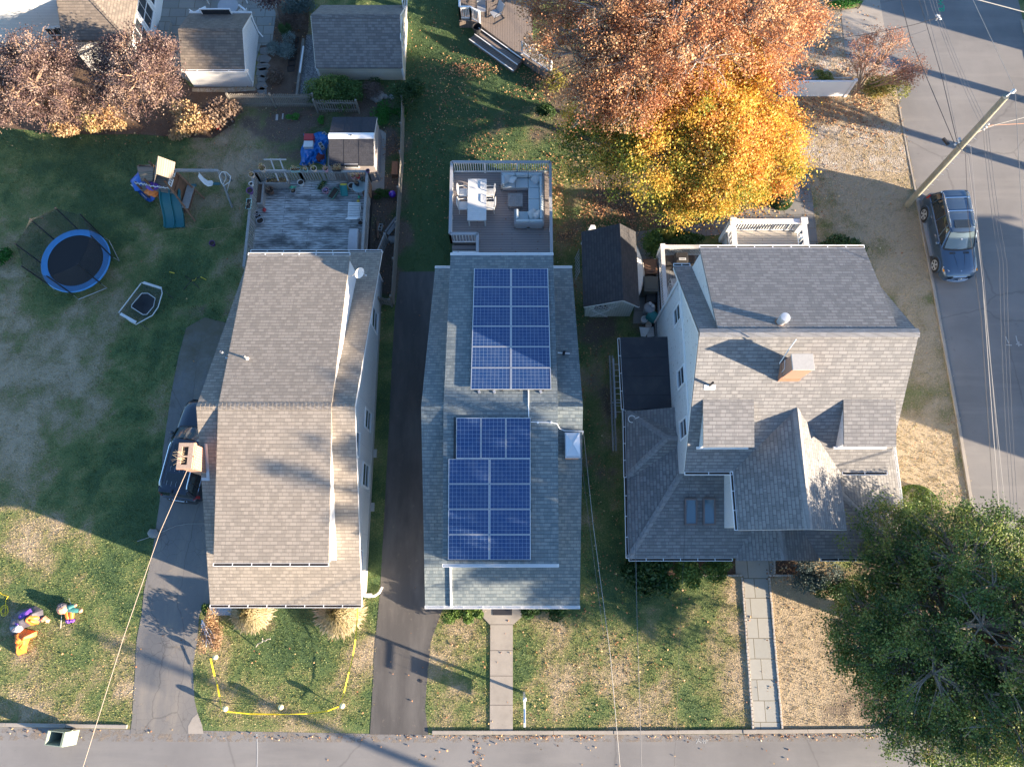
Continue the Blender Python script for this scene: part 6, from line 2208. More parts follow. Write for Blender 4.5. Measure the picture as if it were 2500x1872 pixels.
  MB().box(cx - w * .5,cy + l,h - .1,cx + w * .5,cy + l + .04,h - .04).build('handle',T['black'],r)
 tote(1572,632,1604,668,.75,T['pots']['brown'],T['pots']['brown'],'storage_tote','dark brown lidded bin beside the back porch, farthest from the street')
 tote(1573,674,1606,711,1.0,T['lid_olive'],T['lid_olive'],'wheeled_bin','olive grey wheeled bin beside the back porch, between the brown bin and the barrels')
 tote(1578,713,1602,738,.5,T['black'],T['black'],'storage_tote','low black crate in front of the olive grey wheeled bin')
 c=G(1586,750,.7)
 r=thing('trash_can','round trash can with a domed clear grey lid beside the back porch','trash can',(c.x,c.y,0))
 MB().lathe((c.x,c.y,0),[(.23,0),(.28,.6),(.3,.62)],20).build('body',T['pots']['grey'],r,smooth=True)
 MB().lathe((c.x,c.y,.62),[(.3,0),(.27,.08),(.15,.14),(.03,.16)],20).build('lid',T['pots']['grey'],r,smooth=True)
 r0=None
 for px,py,lb in ((1587,741,'small white tub on top of the round trash can, the farther one'),(1594,747,'small white tub on top of the round trash can, the nearer one')):
  q=G(px,py,.85)
  MB().lathe((q.x,q.y,.78),[(.07,0),(.08,.12),(.06,.12),(.055,.05)],14).build('tub',T['pots']['white'],smooth=True,label=lb,cat='tub',group='small white tubs on the round trash can')
 a,c=G(1583,765,.35),G(1603,782,.35)
 d=(c - a).normalized()
 r=thing('barrel','teal plastic barrel lying on its side beside the back porch','barrel',((a.x + c.x) / 2,(a.y + c.y) / 2,0))
 b=MB()
 pts=[a + (c - a) * t for t in (0,.03,.2,.5,.8,.97,1)]
 b.tube(pts,[.22,.27,.30,.31,.30,.27,.22],20)
 b.build('body',T['pots_teal'],r,smooth=True)
 rb=MB()
 for t in (.28,.72):
  q=a + (c - a) * t
  rb.tube([q - d * .02,q + d * .02],.32,20)
 rb.build('rib',T['pots_teal'],r)
 for px,py,lb,rr in ((1573,780,'white plastic bucket on the pavers beside the teal barrel',.17),(1583,794,'cream bucket behind the white board',.15)):
  q=G(px,py,.3)
  o=thing('bucket',lb,'bucket',(q.x,q.y,0))
  MB().lathe((q.x,q.y,0),[(rr * .8,0),(rr,.34),(rr * 1.08,.34),(rr * 1.08,.38),(rr * .93,.38),(rr * .8,.2)],20).build('body',T['pots']['white' if rr > .16 else 'cream'],o,smooth=True)
  MB().tube([(q.x - rr,q.y,.36),(q.x,q.y - rr * 1.05,.33),(q.x + rr,q.y,.36)],.008,5).build('handle',T['metal'],o)
 P=[G(1561,798,.25),G(1588,800,.45),G(1576,822,.25),G(1565,821,.1)]
 MB().slab([tuple(p) for p in reversed(P)],.02).build('white_board',T['pots']['white'],label='white trapezoid board lying at the end of the paved alley',cat='board')
 b=MB()
 for i in range(5):
  a,c=G(1580,802 + i * 5,.3),G(1617,796 + i * 5,.3)
  b.beam((a.x,a.y,.25 + i * .02),(c.x,c.y,.25 + i * .02),.09,.03)
 b.build('picket_stack',T['old_white'],label='leaning stack of peeling white slats beside the white board',cat='slats')
 c=G(1600,590,.6)
 r=thing('lawn_sign','white tilted lawn light among the shrubs by the back porch','lamp',(c.x,c.y,0))
 MB().hexa([(c.x - .2,c.y - .1,.62),(c.x + .15,c.y + .02,.62),(c.x + .12,c.y + .16,.75),(c.x - .2,c.y + .05,.75)],[(c.x - .2,c.y - .1,.66),(c.x + .15,c.y + .02,.66),(c.x + .12,c.y + .16,.79),(c.x - .2,c.y + .05,.79)]).build('lamp_shade',T['pots']['white'],r)
 MB().tube([(c.x,c.y,0),(c.x,c.y,.66)],.015,6).build('stake',T['metal_dark'],r)
 def ladder(px,y0,y1,z,w,mat,lb,flat=True):
  q=G(px,980,z)
  r=thing('ladder',lb,'ladder',(q.x,(y0 + y1) / 2,0),0,'ladders hung beside the grey roofed house')
  for k,dx in enumerate((-w / 2,w / 2)):
   b=MB()
   b.box(q.x + dx - .035,y0,z - .045,q.x + dx + .035,y1,z + .045)
   b.build('side_rail',T[mat],r)
  b=MB()
  n=int((y1 - y0) / .3)
  for i in range(1,n):
   y=y0 + (y1 - y0) * i / n
   b.tube([(q.x - w / 2 + .03,y,z),(q.x + w / 2 - .03,y,z)],.016,6)
  b.build('rungs',T[mat],r)
  h=MB()
  h.box(q.x - w / 2,(y0 + y1) / 2 - .03,z - .09,5.54,(y0 + y1) / 2 + .03,z - .05)
  h.build('wall_bracket',T['metal'],r)
 yA,yB=G(1497,1100,1.3).y,G(1493,868,1.3).y
 ladder(1496,yA,yB,1.3,.14,'wood_rail','longer weathered ladder hanging on its side beside the grey roofed house')
 yA,yB=G(1497,1020,1.5).y,G(1493,875,1.5).y
 ladder(1510,yA,yB,1.5,.34,'metal','shorter aluminium ladder hanging flat beside the grey roofed house')
 c=G(1421,646,.6)
 b=MB()
 for i in range(7):
  b.tube([(3.35,15.3 + i * .2,.2),(3.5,15.3 + i * .2,1.3)],.012,4)
 for z in (.3,.6,.9,1.2):
  b.tube([(3.37 + z * .1,15.25,z),(3.37 + z * .1,16.6,z)],.012,4)
 b.build('wire_trellis',T['metal'],label='rusty wire trellis leaning on the left wall of the black roofed shed',cat='trellis')
 a,c=G(1425,662,1.4),G(1426,711,1.4)
 MB().beam((a.x - .02,a.y,1.4),(c.x - .02,c.y,1.4),.06,.12).build('white_plank',T['white'],label='white plank hung on the left wall of the black roofed shed',cat='plank')
 a=G(1446,558,1.2)
 b=MB()
 b.hexa([(a.x - .5,a.y - .35,0),(a.x + .6,a.y - .3,0),(a.x + .6,a.y - .2,0),(a.x - .5,a.y - .25,0)],[(a.x - .1,a.y + .05,1.4),(a.x + .1,a.y + .05,1.4),(a.x + .1,a.y + .1,1.4),(a.x - .1,a.y + .1,1.4)])
 b.build('leaning_board',T['white'],label='pointed white board standing behind the black roofed shed',cat='board')
def build_yard1():
 T=MT
 C=G(184.5,636,.78)
 R,z=1.78,.78
 r=thing('trampoline','round black and blue trampoline with safety net on the left lawn','trampoline',(C.x,C.y,0))
 MB().lathe((C.x,C.y,z),[(R - .26,-.02),(R - .26,.0)],48).build('jump_mat',T['black_mat'],r)
 b=MB()
 n0=48
 rows=[]
 for rr,zz in ((R - .33,.012),(R - .30,.035),(R - .02,.035),(R + .03,.0),(R + .02,-.06)):
  rows.append([(C.x + rr * cos(2 * pi * j / n0),C.y + rr * sin(2 * pi * j / n0),z + zz) for j in range(n0)])
 b.loft([list(q) for q in rows],close=True,caps=False)
 b.build('pad',T['blue_pad'],r,smooth=True)
 an=[]
 for px,py in ((135,588),(189,561),(244,576),(260.5,625),(232,680),(173,708),(116.5,691),(101,641)):
  q=G(px,py,z)
  an.append(atan2(q.y - C.y,q.x - C.x))
 an.sort()
 tops=[]
 for a in an:
  p=MB()
  x,y=C.x + (R + .05) * cos(a),C.y + (R + .05) * sin(a)
  t=Vector((x + .05 * cos(a),y + .05 * sin(a) + .12,z + 1.95))
  tops.append(t)
  p.tube([(x,y,.55),(x,y,z),t - (t - Vector((x,y,z))) * .03],.035,8)
  o=p.build('net_pole',T['black'],r)
  MB().tube([t - Vector((0,0,.05)),t + Vector((0,0,.04))],.036,8).build('pole_cap',T['metal_dark'],o)
 fr=MB()
 fr.tube([(C.x + R * cos(t),C.y + R * sin(t),z - .04) for t in np.linspace(0,2 * pi,41)],.025,6)
 fr.build('frame',T['metal'],r)
 for i in range(0,8,2):
  a0,a1=an[i],an[(i + 1) % 8]
  pts=[]
  for a,zz in ((a0,z),(a0,.05),(a1,.05),(a1,z)):
   rr=R + (.12 if zz < .1 else .02)
   pts.append((C.x + rr * cos(a),C.y + rr * sin(a),zz))
  MB().tube(pts,.022,6).build('leg',T['metal'],r)
 nt=MB(False)
 for i in range(8):
  a0,a1=an[i],an[(i + 1) % 8]
  if a1 < a0:
   a1+=2 * pi
  t0,t1=tops[i],tops[(i + 1) % 8]
  lo,hi=[],[]
  for k in range(9):
   u=k / 8
   a=a0 + (a1 - a0) * u
   lo.append(Vector((C.x + (R - .02) * cos(a),C.y + (R - .02) * sin(a),z + .02)))
   h_=t0 + (t1 - t0) * u
   h_=h_ - Vector((cos(a),sin(a),0)) * .0 + Vector((0,0,-.10 * sin(pi * u)))
   hi.append(h_)
  mid=[l * .5 + h * .5 for l,h in zip(lo,hi)]
  nt.loft([lo,mid,hi],caps=False)
 nt.build('safety_net',T['net'],r)
 r=thing('rebounder_net','small white framed ball rebounder with a dark centre net on the left lawn','ball net',(0,0,0))
 ring=[(346,690),(394,704),(396,716),(386,750),(372,770),(332,792),(318,784),(290,763),(344,692)]
 pts=[G(px,py,.35 + .3 * (py < 720)) for px,py in ring]
 r.location=(0,0,0)
 b=MB()
 b.tube(pts,.028,6)
 b.build('frame',T['pots']['white'],r)
 b=MB()
 for seg in (((350,690),(394,704)),((294,766),(332,787))):
  a,c=G(*seg[0],.5),G(*seg[1],.45)
  b.beam(a,c,.14,.03)
 b.build('sleeve',T['pots']['white'],r)
 inn=[(346,716),(361,716),(379,728),(375,748),(358,768),(349,768),(321,750),(322,744),(346,716)]
 p2=[G(px,py,.3) for px,py in inn]
 MB().tube(p2,.02,6).build('inner_frame',T['pots']['white'],r)
 nb=MB(False)
 cpt=G(348,742,.04)
 for i in range(len(p2) - 1):
  nb.face(p2[i],p2[i + 1],cpt)
 nb.build('pocket_net',T['black_mat'],r)
 nb=MB(False)
 ctr=G(344,738,.3)
 for i in range(len(pts) - 1):
  nb.face(pts[i],pts[i + 1],p2[min(i,7) + 1],p2[min(i,7)])
 nb.build('outer_net',T['net_light'],r)
 for a,c in (((396,706),(422,728)),((338,786),(364,805))):
  MB().tube([G(*a,.35),G(*c,.02)],.016,5).build('stake_rod',T['metal_dark'],r)
 r=thing('tripod_stand','small black four legged stand with a yellow hose fitting on the left lawn','stand',G(467,685))
 b=MB()
 c=G(467,685,.25)
 for px,py in ((452,674),(449,706),(486,703),(489,675)):
  b.tube([c,G(px,py,.01)],.018,5)
 b.build('leg',T['metal_dark'],r)
 MB().tube([c,c + Vector((0,0,.12))],.03,8).build('head',T['metal_dark'],r)
 MB().tube([c,G(476,684,.2),G(479,679,.15)],.014,5).tube([G(490,676,.04),G(503,683,.04)],.02,5).build('fitting',T['pots']['yellow'],r)
 MB().tube([G(414,664,.03),G(426,667,.03)],.03,6).build('toy_bat',T['pots']['yellow'],label='small yellow plastic toy on the lawn left of the black stand',cat='toy')
 build_playset()
 r=thing('tarp_pile','pile covered by a crumpled bright blue tarp beside the resin shed','tarp',G(770,365))
 b=MB()
 rows=[]
 from mathutils import noise
 ng=26
 for i in range(ng + 1):
  row=[]
  for j in range(ng + 1):
   u,v=i / ng,j / ng
   px=740 + 62 * u - 16 * (v - .35) * (1 if v > .35 else 0) + 3 * sin(v * 9)
   py=326 + 76 * v + 4 * sin(u * 7)
   e=min(u,1 - u,v,1 - v)
   h=.42 * min(1,e * 7) * (.75 + .5 * noise.noise(Vector((u * 3,v * 3,1)))) + .14 * noise.noise(Vector((u * 11,v * 9,3))) + .07 * abs(noise.noise(Vector((u * 23,v * 21,5))))
   h=max(.02,h) if e > 0 else .015
   p=G(px,py,h)
   row.append(p)
  rows.append(row)
 b.loft(rows,caps=False)
 b.build('tarp_sheet',T['tarp'],r,smooth=True,angle=22)
 a,c=G(740,359,.62),G(766,327,.62)
 ym=(a.y + c.y) / 2
 cl=thing('cooler','red and white cooler chest lying on the blue tarp','cooler',((a.x + c.x) / 2,ym,.4))
 MB().box(a.x,ym,.35,c.x,c.y,.66).build('lid',T['pots']['red'],cl,bevel=.03)
 MB().box(a.x,a.y,.35,c.x,ym - .01,.62).build('body',T['pots']['white'],cl,bevel=.03)
 def cinder(px,py,z,rz,lb,mat='cement'):
  c=G(px,py,z + .1)
  o=thing('cinder_block',lb,'concrete block',(c.x,c.y,z),rz,None)
  b=MB()
  x,y=c.x,c.y
  w,l,t=.2,.1,.03
  b.box(x - w,y - l,z,x + w,y - l + t,z + .19).box(x - w,y + l - t,z,x + w,y + l,z + .19)
  for xx in (-w,-t / 2,w - t):
   b.box(x + xx,y - l + t + .001,z + .001,x + xx + t,y + l - t - .001,z + .189)
  b.build('block',T[mat],o)
  MB().box(x - w + t,y - l + t,z + .01,x + w - t,y + l - t,z + .04).build('hollow',T['soil'],o)
 cinder(785,357,.45,radians(-58),'tan hollow concrete block holding down the blue tarp')
 cinder(795,331,.0,radians(-45),'grey hollow concrete block at the corner of the resin shed')
 cinder(929,556,.0,radians(80),'hollow concrete block on the dirt beside the back fence')
 c=G(782,383,.2)
 MB().blob((c.x,c.y,.16),(.26,.3,.18),16,10,.25,3,4).build('brown_bag',T['pots']['redbrown'],label='red brown bag at the corner of the blue tarp',cat='bag',smooth=True)
 b=MB()
 a,c=G(673,295),G(693,281)
 b.box(a.x,a.y,0,c.x - .3,c.y,.06).box(a.x + .35,a.y + .08,0,c.x,c.y + .06,.05)
 b.build('paver_stack',T['cement'],label='pair of pale concrete pavers lying on the bare ground near the picket fence',cat='paver',bevel=.01)
 c=G(958,474,.2)
 MB().blob((c.x,c.y,.2),(.2,.2,.2),20,12).build('play_ball',T['pots_violet'],label='shiny purple ball on the ground between deck and fence',cat='ball',smooth=True)
 for i,(p,q) in enumerate([((941,566),(967,530)),((945,571),(969,538)),((948,573),(970,546))]):
  a,c=G(*p,.06 + i * .02),G(*q,.06 + i * .02)
  MB().beam(a,c,.1,.05).build('timber_plank',T['wood_rail'],label='loose grey plank beside the back fence, %s of the three' % ['leftmost','middle','rightmost'][i],cat='plank',group='loose grey planks beside the back fence')
 a,c=G(922,540,.1),G(923,582,.1)
 MB().beam(a,c,.12,.08).build('timber_plank',T['wood_brown'],label='single brown plank on the dirt near the hollow concrete block',cat='plank')
 a,c=G(958,397,.2),G(972,430,.2)
 MB().box(a.x,c.y,0,c.x,a.y,.35).build('storage_box',T['wood_brown'],label='low dark red brown box against the back fence',cat='box',bevel=.02)
 b=MB()
 from mathutils import noise
 for (px,py,rr) in ((958,585,.26),(902,235,.35),(945,232,.2),(955,240,.22),(925,236,.18),(960,585,.2)):
  pass
 stones=[((959,586),.28,'grey boulder beside the back fence near the long dark driveway'),((922,238),.42,'flat grey boulder among the shrubs behind the garage'),((958,238),.22,'small tan stone at the corner of the back fence'),((941,236),.17,'small grey stone left of the tan one'),((376 * 1.0,1302),.28,'pale grey boulder on the lawn edge beside the cracked driveway')]
 for (pp,rr,lb) in stones:
  c=G(*pp,.05)
  MB().blob((c.x,c.y,rr * .3),(rr,rr * .85,rr * .5),14,9,.35,1.6,rr * 10).build('boulder',T['stone'],label=lb,cat='stone',smooth=True,angle=50)
 pts=[G(335,1321,.03),G(370,1309,.03),G(400,1296,.04),G(430,1283,.04),G(460,1278,.05),(-12.4,G(490,1276).y,.1)]
 MB().tube(pts,.018,5).build('garden_hose',T['wire_pale'],label='thin pale cable lying from the boulder across the cracked driveway',cat='cable')
 pts=[G(465,549,.03),G(480,556,.03),G(500,561,.03),G(520,559,.03),G(545,555,.03),G(563,565,.03)]
 MB().tube(pts,.014,5).build('garden_hose',T['rope'],label='thin tan rope curling on the grass below the playset',cat='rope')
def build_playset():
 T=MT
 r=thing('playset','wooden playset with two plank roofs, double green slide, blue tube slide and swing beam','playset',G(400,470))
 a=radians(-8)
 ca,sa=cos(a),sin(a)
 O=G(404,448,1.5)
 def L(x,y,z):
  return Vector((O.x + x * ca - y * sa,O.y + x * sa + y * ca,z))
 b=MB()
 def lbox(mb,x0,y0,z0,x1,y1,z1):
  mb.hexa([L(x0,y0,z0),L(x1,y0,z0),L(x1,y1,z0),L(x0,y1,z0)],[L(x0,y0,z1),L(x1,y0,z1),L(x1,y1,z1),L(x0,y1,z1)])
 lbox(b,-.55,-.5,1.42,.65,.6,1.5)
 lbox(b,-1.35,-.45,1.22,-.55,.55,1.3)
 b.build('platform',T['play_roof'],r)
 for x,y in ((-.5,-.45),(.6,-.45),(.6,.55),(-.5,.55),(-1.3,-.4),(-1.3,.5)):
  p=MB()
  lbox(p,x - .045,y - .045,0,x + .045,y + .045,2.6 if x > -1 else 2.0)
  p.build('post',T['wood_brown'],r)
 R0,R1,E0,E1=G(381,424,3.35),G(386,381,3.35),G(421,438,2.6),G(427,396,2.6)
 W0,W1=R0 * 2 - E0,R1 * 2 - E1
 W0.z=W1.z=2.6
 b=MB()
 b.slab([R0,E0,E1,R1],.05)
 b.slab([W0,R0,R1,W1],.05)
 b.build('roof',T['play_roof'],r)
 b=MB()
 A0,A1=G(337,420,2.5),G(374,417,2.5)
 S0,S1,N0,N1=G(345,443,2.0),G(371,441,2.0),G(334,405,2.0),G(376,401,2.0)
 b.slab([S0,S1,A1,A0],.05)
 b.slab([A0,A1,N1,N0],.05)
 b.build('roof',T['play_roof'],r)
 b=MB()
 for x0,x1,y in ((-.5,.6,.55),(-1.3,-.5,.5)):
  for k in range(int((x1 - x0) / .14)):
   lbox(b,x0 + k * .14 + .02,y,1.5,x0 + k * .14 + .12,y + .03,2.2)
 for k in range(8):
  lbox(b,.6,-.5 + k * .13,1.5,.63,-.38 + k * .13,2.2)
 b.build('side_boards',T['wood_brown'],r)
 b=MB()
 for (x,y0,y1) in ((.70,.12,.5),(.70,-.45,-.05)):
  lbox(b,x,y0,2.1,x + .05,y1,2.14)
  lbox(b,x,y0,2.4,x + .05,y1,2.44)
  for k in range(4):
   yy=y0 + (y1 - y0) * k / 3
   lbox(b,x,yy - .015,2.1,x + .05,yy + .015,2.44)
 for (x0,x1,y) in ((-.45,0.02,-.5),(.1,.55,-.5),(-1.25,-.9,-.45),(-.85,-.6,-.45)):
  lbox(b,x0,y - .03,2.0,x1,y,2.03)
  for k in range(3):
   xx=x0 + (x1 - x0) * k / 2
   lbox(b,xx - .012,y - .03,1.9,xx + .012,y,2.12)
 b.build('window_trim',T['white'],r)
 b=MB()
 lbox(b,.66,-.5,0,.71,.6,1.6)
 lbox(b,.72,-1.1,.55,1.15,.3,.6)
 b.build('lower_wall',T['wood_brown'],r)
 b=MB()
 b.slab([L(.85,-1.0,.95),L(1.25,-1.0,.95),L(1.25,.35,.95),L(.85,.35,.95)],.04)
 b.build('counter',T['wood_rail'],r)
 b=MB()
 b.beam(L(.62,-.45,2.2),L(1.35,-1.3,.1),.09,.09)
 b.beam(L(.62,.5,2.3),L(1.5,.1,.1),.09,.09)
 b.beam(L(-.5,-.45,1.5),L(-.2,-1.1,.1),.09,.09)
 b.build('brace',T['wood_brown'],r)
 for k,dx in enumerate((-.12,.47)):
  s=MB()
  rows=[]
  A=G(404,466,1.45) if k == 0 else G(427,464,1.45)
  Bp=G(415,556,.15) if k == 0 else G(438,555,.15)
  for i in range(13):
   t=i / 12
   c=A + (Bp - A) * t
   z=1.45 - 1.3 * (t ** 1.0) + .10 * sin(2 * pi * t) - .02
   z=max(z,.14) if t < .95 else .16
   w=.24
   d=Vector((1,0.05,0))
   prof=[(-w - .05,.16),(-w,.16),(-w + .03,.02),(0,0),(w - .03,.02),(w,.16),(w + .05,.16),(w + .04,-.05),(-w - .04,-.05)]
   rows.append([Vector((c.x + u,c.y,z + v)) for u,v in prof])
  s.loft(rows,close=True)
  s.build('slide',T['green_pl'],r,smooth=True,angle=50)
 s=MB()
 pts=[G(372,425,1.5),G(352,432,1.35),G(338,446,1.1),G(345,462,.85),G(358,476,.6),G(372,489,.35)]
 s.tube(pts[:4],[.30,.36,.38,.34],20,cap=False)
 s.build('tube_slide',T['blue_pl'],r,smooth=True)
 rb=MB()
 for i in (1,2):
  p=pts[i]
  d=(pts[i + 1] - pts[i - 1]).normalized()
  rb.tube([p - d * .02,p + d * .02],.395,20,cap=False)
 rb.build('tube_rib',T['blue_pl'],r)
 s=MB()
 rows=[]
 for i,p in enumerate(pts[2:]):
  d=Vector((.6,.5,0)).normalized()
  w=.24
  rows.append([p - d * w + Vector((0,0,.2)),p - d * w * .7 + Vector((0,0,.0)),p + Vector((0,0,-.08)),p + d * w * .7,p + d * w + Vector((0,0,.2))])
 s.loft(rows,caps=False)
 s.build('slide_exit',T['blue_pl'],r,smooth=True)
 MB().tube([G(320,451,.9),G(338,466,.8),G(358,485,.55)],.035,6).build('slide_handrail',T['pots']['white'],r)
 A=L(.65,.35,2.35)
 Bp=G(533,417,2.3)
 MB().beam(A,Bp,.12,.14).build('swing_beam',T['wood_rail'],r)
 for p,q in ((Bp,G(567,506,0)),(Bp,G(566,440,0))):
  MB().beam(p,q,.09,.09).build('swing_leg',T['wood_rail'],r)
 for t,seat in ((.42,(470,453)),(.80,(529,449))):
  c=A + (Bp - A) * t
  q=G(*seat,.5)
  s=MB()
  s.box(q.x - .22,q.y - .08,q.z,q.x + .22,q.y + .08,q.z + .03)
  o=s.build('swing_seat',T['green_pl'],r)
  MB().tube([c + Vector((-.2,0,0)),(q.x - .2,q.y,q.z)],.01,4).tube([c + Vector((.2,0,0)),(q.x + .2,q.y,q.z)],.01,4).build('swing_rope',T['rope'],o)
 b=MB()
 ring=[G(541,420,2.2),G(553,421,2.1),G(563,431,2.0),G(561,444,1.9),G(546,454,1.8),G(540,446,1.9),G(535,430,2.1),G(541,420,2.2)]
 b.tube(ring,.02,5)
 b.tube([G(548,419,2.2),G(552,435,1.9),G(545,450,1.7)],.015,5)
 b.tube([G(560,445,1.9),G(554,470,.8)],.02,5)
 b.build('rope_net',T['pots']['white'],r)
 b=MB()
 rows=[]
 P=[(485,425),(492,434),(500,443),(510,449),(520,447)]
 for i,(px,py) in enumerate(P):
  c=G(px,py,1.7 - .12 * i)
  rows.append([c + Vector((-.06,.16 + .03 * sin(i),.03)),c + Vector((0,.05,-.03)),c + Vector((.02,-.06,.04)),c + Vector((-.02,-.17,0))])
 b.loft(rows,caps=False)
 b.build('white_sheet',T['pots']['white'],label='long white cloth hanging from the swing beam of the playset',cat='cloth',smooth=True)
 c=G(373,468,1.35)
 MB().blob(c,(.36,.28,.16),18,10,.5,2.2,3).build('orange_cloth',T['orange_fab'],label='crumpled bright orange cloth thrown over the playset rail',cat='cloth',smooth=True,angle=30)
 c=G(372,455,1.55)
 MB().blob(c,(.36,.22,.12),18,10,.5,2.5,8).build('purple_cloth',T['purple_fab'],label='purple cloth on the playset rail behind the orange one',cat='cloth',smooth=True,angle=30)
def build_front_yard():
 T=MT
 def light(px,py,tx,ty,lb,first=[None]):
  p=G(px,py,0)
  if first[0] is None:
   r=thing('yard_stake_light',lb,'yard light',(0,0,0),0,'pale yellow globe stakes holding the caution tape')
   MB().lathe((0,0,0),[(.018,0),(.018,.42)],8).build('stake',T['pots']['yellow'],r)
   MB().lathe((0,0,.42),[(.02,0),(.05,.03),(.10,.12),(.125,.2),(.115,.27),(.07,.32),(.01,.34)],18).build('globe',T['globe'],r,smooth=True)
   MB().lathe((0,0,.395),[(.03,0),(.06,.05),(.11,.13),(.10,.135)],14).build('collar',T['tape'],r,smooth=True)
   first[0]=r
  else:
   r=copy_thing(first[0],(0,0,0),None,lb)
  r.location=(p.x,p.y,0)
  q=G(tx,ty,.65)
  d=Vector((q.x - p.x,q.y - p.y,.65)).normalized()
  r.rotation_euler=Vector((0,0,1)).rotation_difference(d).to_euler()
  return r
 light(520,1605,527,1603,'pale yellow globe stake at the upper left corner of the taped lawn')
 light(545,1731,551,1729,'pale yellow globe stake at the lower left corner of the taped lawn')
 light(683,1729,686,1725,'pale yellow globe stake in the middle of the near side of the taped lawn')
 light(832,1725,836,1722,'pale yellow globe stake at the lower right corner of the taped lawn')
 z=.42
 P=[(514,1607,z),(524,1650,.36),(530,1670,.34),(536,1700,.38),(541,1731,z),(560,1737,.38),(610,1742,.3),(680,1743,.28),(750,1742,.3),(800,1735,.36),(827,1724,z),(840,1690,.4),(852,1640,.45),(862,1600,.55),(868,1560,.75),(872,1510,1.1),(873,1478,1.5)]
 b=MB()
 for i in range(len(P) - 1):
  a,c=G(*P[i]),G(*P[i + 1])
  tw=.05 if i % 2 else .065
  d=(c - a).normalized()
  s=Vector((-d.y,d.x,.5 if i % 2 else -.4)).normalized() * tw / 2
  b.face(a - s,c - s,c + s,a + s)
  b.face(a - s + Vector((0,0,-.004)),a + s + Vector((0,0,-.004)),c + s + Vector((0,0,-.004)),c - s + Vector((0,0,-.004)))
 b.build('caution_tape',T['tape'],label='yellow caution tape strung between globe stakes on the front lawn',cat='tape')
 A,B_=G(1281,1706,1.8),G(1281,1776,1.8)
 p=Vector((A.x,A.y,0))
 r=thing('sign_post','white sign post with a long arm beside the concrete front walk','sign post',p)
 MB().box(p.x - .05,p.y - .05,0,p.x + .05,p.y + .05,1.83).build('post',T['white'],r)
 MB().box(p.x - .075,p.y - .075,1.83,p.x + .075,p.y + .075,1.87).hexa([(p.x - .06,p.y - .06,1.87),(p.x + .06,p.y - .06,1.87),(p.x + .06,p.y + .06,1.87),(p.x - .06,p.y + .06,1.87)],[(p.x - .01,p.y - .01,1.94),(p.x + .01,p.y - .01,1.94),(p.x + .01,p.y + .01,1.94),(p.x - .01,p.y + .01,1.94)]).build('finial',T['white'],r)
 MB().box(p.x - .045,B_.y,1.58,p.x + .045,p.y - .05,1.66).build('arm',T['white'],r)
 MB().box(p.x - .012,B_.y + .2,.62,p.x + .012,p.y - .25,1.36).box(p.x - .02,B_.y + .17,1.663,p.x + .02,p.y - .42,1.666).build('sign_board',T['sign_blue'],r)
 b=MB()
 for y in (B_.y + .3,p.y - .4):
  b.tube([(p.x,y,1.58),(p.x,y,1.36)],.008,4)
 b.build('chain',T['metal'],r)
 A,B_=G(510,1500,.35),G(566,1478,.35)
 r=thing('cellar_cover','clear plastic cellar window cover at the front left corner of the tan roofed house','cover',((A.x + B_.x) / 2,A.y,0))
 MB().box(A.x,A.y,.30,B_.x,A.y + .75,.33).build('lid',T['clear'],r)
 f=MB()
 for x in (A.x,B_.x - .03):
  f.box(x,A.y,0,x + .03,A.y + .75,.345)
 f.box(A.x,A.y - .02,0,B_.x,A.y,.345)
 f.build('frame',T['pots']['grey'],r)
 g=MB()
 for i in range(6):
  q=G(548 + random.uniform(-7,7),1482 + random.uniform(-4,6),.1)
  g.blob((q.x,q.y,.12),(.08,.07,.06),8,6)
 g.build('green_toy',T['pots']['jade'],label='green plastic toy under the clear cellar cover',cat='toy')
 b=MB()
 for i in range(34):
  a=G(494 + random.uniform(-4,4),1512 + random.uniform(0,12),random.uniform(.5,.8))
  c=G(500 + random.uniform(-6,24),1560 + random.uniform(-12,20),random.uniform(.35,.8))
  m_=(a + c) / 2 + Vector((random.uniform(-.12,.12),0,random.uniform(0,.12)))
  b.tube([a,m_,c],.008,4)
 b.build('fake_cobweb',T['web'],label='white stretched fake cobweb over the dry bush at the corner of the tan roofed house',cat='cobweb')
 b=MB()
 b.tube([G(660,1559,.9),G(652,1560,.85),G(648,1564,.7),G(641,1563,.6),G(640,1567,.4),G(630,1571,.2),G(625,1578,.02)],.022,6)
 b.tube([G(641,1563,.6),G(641,1557,.6)],.015,5)
 b.build('skeleton_arm',T['pots']['cream'],label='thin cream skeleton arm decoration standing in the front lawn',cat='decoration')
 from mathutils import noise
 def heap(nm,outline,h,mat,par,seed,z0=.03,freq=5):
  b=MB()
  cx=sum(p[0] for p in outline) / len(outline)
  cy=sum(p[1] for p in outline) / len(outline)
  rows=[]
  nr=9
  k=len(outline)
  dense=[]
  for i in range(k):
   p,q=outline[i],outline[(i + 1) % k]
   for s in range(4):
    t=s / 4
    dense.append((p[0] + (q[0] - p[0]) * t,p[1] + (q[1] - p[1]) * t))
  for r_ in range(nr + 1):
   t=1 - r_ / nr
   row=[]
   for (px,py) in dense:
    x,y=cx + (px - cx) * t,cy + (py - cy) * t
    g=G(x,y,0)
    hh=h * (1 - t ** 3) * (1 + .55 * noise.noise(Vector((g.x * freq,g.y * freq,seed)))) + .10 * h * abs(noise.noise(Vector((g.x * 14,g.y * 14,seed)))) if t < 1 else 0
    row.append((g.x,g.y,z0 + hh))
   rows.append(row)
  b.loft(rows,close=True,caps=False)
  return b.build(nm,T[mat],par,smooth=True,angle=28)
 r=thing('deflated_inflatable','collapsed orange and charcoal lawn inflatable heaped on the front left lawn','inflatable decoration',G(55,1530))
 heap('dark_fabric',[(22,1532),(30,1505),(50,1488),(88,1478),(106,1488),(108,1512),(96,1520),(62,1532),(45,1548),(30,1552)],.38,'dark_fab',r,1,.03,4)
